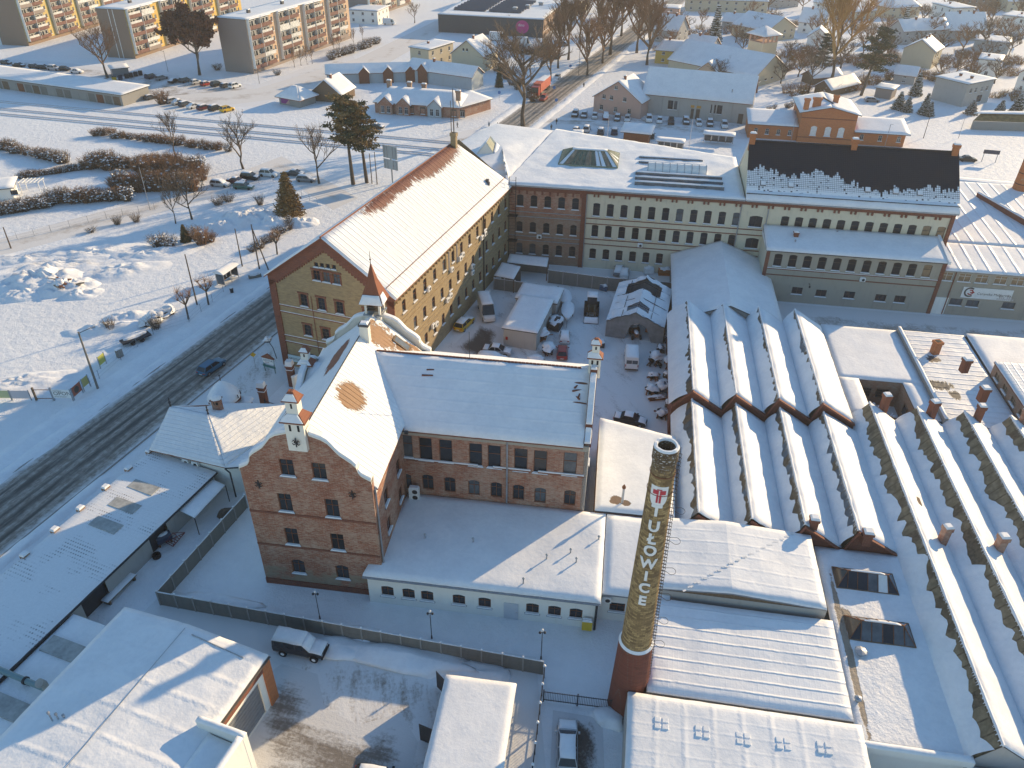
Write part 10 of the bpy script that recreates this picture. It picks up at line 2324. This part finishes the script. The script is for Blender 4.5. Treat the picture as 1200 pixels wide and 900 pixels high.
for k,(x,c,lab)in enumerate(((134.5,'yellow','yellow recycling container'),(141.5,'dark blue','blue recycling container'),(149,'black','black waste container, first right of the blue one'),(154,'black','black waste container, second right of the blue one'),(159.5,'black','black waste container, third right of the blue one'),(165,'black','black waste container, fourth right of the blue one'))):
 p=P(x,95-(x-134)*0.22);t=thing('waste_container',lab+' in the far car park','container',(p.x,p.y,0),20,'waste containers in the far car park');MB().rbox(0,0,0.1,1.3,1.1,1.2,0,0,1.08).build('body',CP[c],t);MB().rbox(0,0,1.303,1.3,1.0,0.2,0,0,0.8).build('lid',M['iron'],t)
B=far_house('bin_shelter','open bin shelter with a snow roof behind the containers',(133,90),(152,88),4.5,2.4,0.2,M['metal_grey'],None,'flat','shelter',310,{},None,stacks=0)
_pp={}
def person(px,py,label,coat,deg=0,stride=0.25):
 key=round(stride,2)
 if key not in _pp:
  me=bpy.data.meshes.new('body');V=[(0,0,.95),(0,0,1.2),(0,0,1.42),(0,0,1.52),(0.02,0,1.68),(0,.11,.9),(stride*.4,.11,.5),(stride,.11,.08),(stride+.16,.11,.05),(0,-.11,.9),(-stride*.2,-.11,.5),(-stride,-.11,.1),(-stride+.16,-.11,.05),(0,.2,1.4),(-.08,.27,1.12),(.06,.28,.88),(0,-.2,1.4),(.1,-.27,1.12),(.2,-.26,.9)]
  E_=[(0,1),(1,2),(2,3),(3,4),(0,5),(5,6),(6,7),(7,8),(0,9),(9,10),(10,11),(11,12),(2,13),(13,14),(14,15),(2,16),(16,17),(17,18)]
  me.from_pydata(V,E_,[]);o=bpy.data.objects.new('body',me);link(o);o.modifiers.new('s','SKIN');sv=me.skin_vertices[0].data
  R_=[.15,.17,.16,.06,.1,.1,.075,.05,.045,.1,.075,.05,.045,.075,.055,.04,.075,.055,.04]
  for i,r in enumerate(R_):sv[i].radius=(r,r)
  sv[0].use_root=True;o.modifiers.new('u','SUBSURF').levels=1
  me2=bpy.data.meshes.new_from_object(o.evaluated_get(bpy.context.evaluated_depsgraph_get()));me2.name='body';bpy.data.objects.remove(o)
  c=MB();c.lathe([(.235,.72),(.21,1.0),(.22,1.3),(.17,1.46),(.08,1.52)],10);hr=MB();hr.blob(0,0,1.66,.115,.115,.14,0,3,.05,10,4);_pp[key]=(me2,c.mesh('coat',M['black']),hr.mesh('hat',M['black']))
 b,c,h=_pp[key];p=P(px,py);t=thing('person',label,'person',(p.x,p.y,0),deg)
 if not b.materials:b.materials.append(M['iron'])
 place('body',b,t);q=place('coat',c,t);recolor(q,coat);q=place('hat',h,t);return t
for x,y,lab,c,d in((573,150,'pedestrian in a teal coat walking before the market','teal',0),(583,151,'pedestrian in a dark red coat walking before the market','maroon',10),(684,103,'pedestrian in black on the far pavement by the pink gable','black',70),(652,146,'pedestrian in black on the station forecourt','black',40),(646,153,'pedestrian with a dark coat at the forecourt edge','dark grey',100),(536,150,'pedestrian in grey near the tall mast','grey',30),(26,86,'pedestrian in black behind the garage row','black',60)):person(x,y,lab,CP[c],d)
for k,(x,y)in enumerate(((668,86),(651.5,127),(585,118),(649,112))):
 p=P(x,y);t=thing('traffic_sign',['blue round sign on the right kerb near the alley trees','blue round sign at the forecourt corner','blue round sign by the market corner','blue round sign beside the far road bend'][k],'traffic sign',(p.x,p.y,0),10);MB().tube((0,0,0),(0,0,2.8),0.04,n=6).build('post',M['zinc'],t);MB().tube((0,-0.05,2.5),(0,-0.09,2.5),0.5,n=16).build('disc',paint('sign_blue',(0.03,0.16,0.42)),t)
p=P(1150,152);t=thing('retaining_wall','concrete retaining wall with a grassy snow bank at the right edge','wall',(p.x,p.y,0),-4);MB().box(-3,26,-0.3,0.3,0,2.4).build('wall',M['conc'],t);MB().hexa([(-3,0.3,2.2),(26,0.3,2.2),(26,5,2.2),(1,5,2.2)],[(-3,0.3,2.4),(26,0.3,2.4),(26,5,4.4),(1,5,3.6)]).build('bank',M['needle_brown'],t)
mb=MB();snow_sheet(mb,[(-2,3.4,3.6),(26,3.4,4.0),(26,6,4.4),(1,6,3.6)],0.2,1.0,3,0.1);mb.build('snow_cover',M['snow'],t,smooth=True)
p=P(1158,190);t=thing('station_sign','dark name board on two legs beside the railway, right of the graphite roof','sign',(p.x,p.y,0),-14)
for x in(-1.6,1.6):MB().box(x-0.07,x+0.07,-0.07,0.07,0,3.0).build('leg',M['zinc'],t)
MB().box(-1.9,1.9,-0.1,-0.02,2.1,3.1).build('panel',CP['dark blue'],t)
a=P(1130,218).xy;b=P(1215,226).xy;F=Frame(a.x,a.y,math.degrees(math.atan2((b-a).y,(b-a).x)));B=Bld(F,0,0,'railway_platform','low concrete platform under snow right of the graphite roof','platform');B.part('slab',B.mb().box(-2,22,0,3.2,0,0.9),M['conc']);B.part('snow_cover',snow_sheet(B.mb(),[(-2,0,0.9),(22,0,0.9),(22,3.2,0.9),(-2,3.2,0.9)],0.25,1.0,3,0.08),M['snow'],smooth=True)
iron_fence(P(1085,226).xy,P(1215,240).xy,'thin grey railing between the factory roof and the railway',1.3,0.9,'railing',M['zinc'])
hz=MB();hz.box(-900,900,-190,900,-1.0,66.0);t=NT('haze_air');t.t.nodes.remove(t.b);pv=t.t.nodes.new('ShaderNodeVolumePrincipled');pv.inputs['Color'].default_value=(0.95,0.96,1.0,1);pv.inputs['Density'].default_value=0.00022;pv.inputs['Anisotropy'].default_value=0.3
t.t.links.new(pv.outputs[0],t.t.nodes['Material Output'].inputs['Volume']);tag(hz.build('haze',t.mat),kind='stuff')
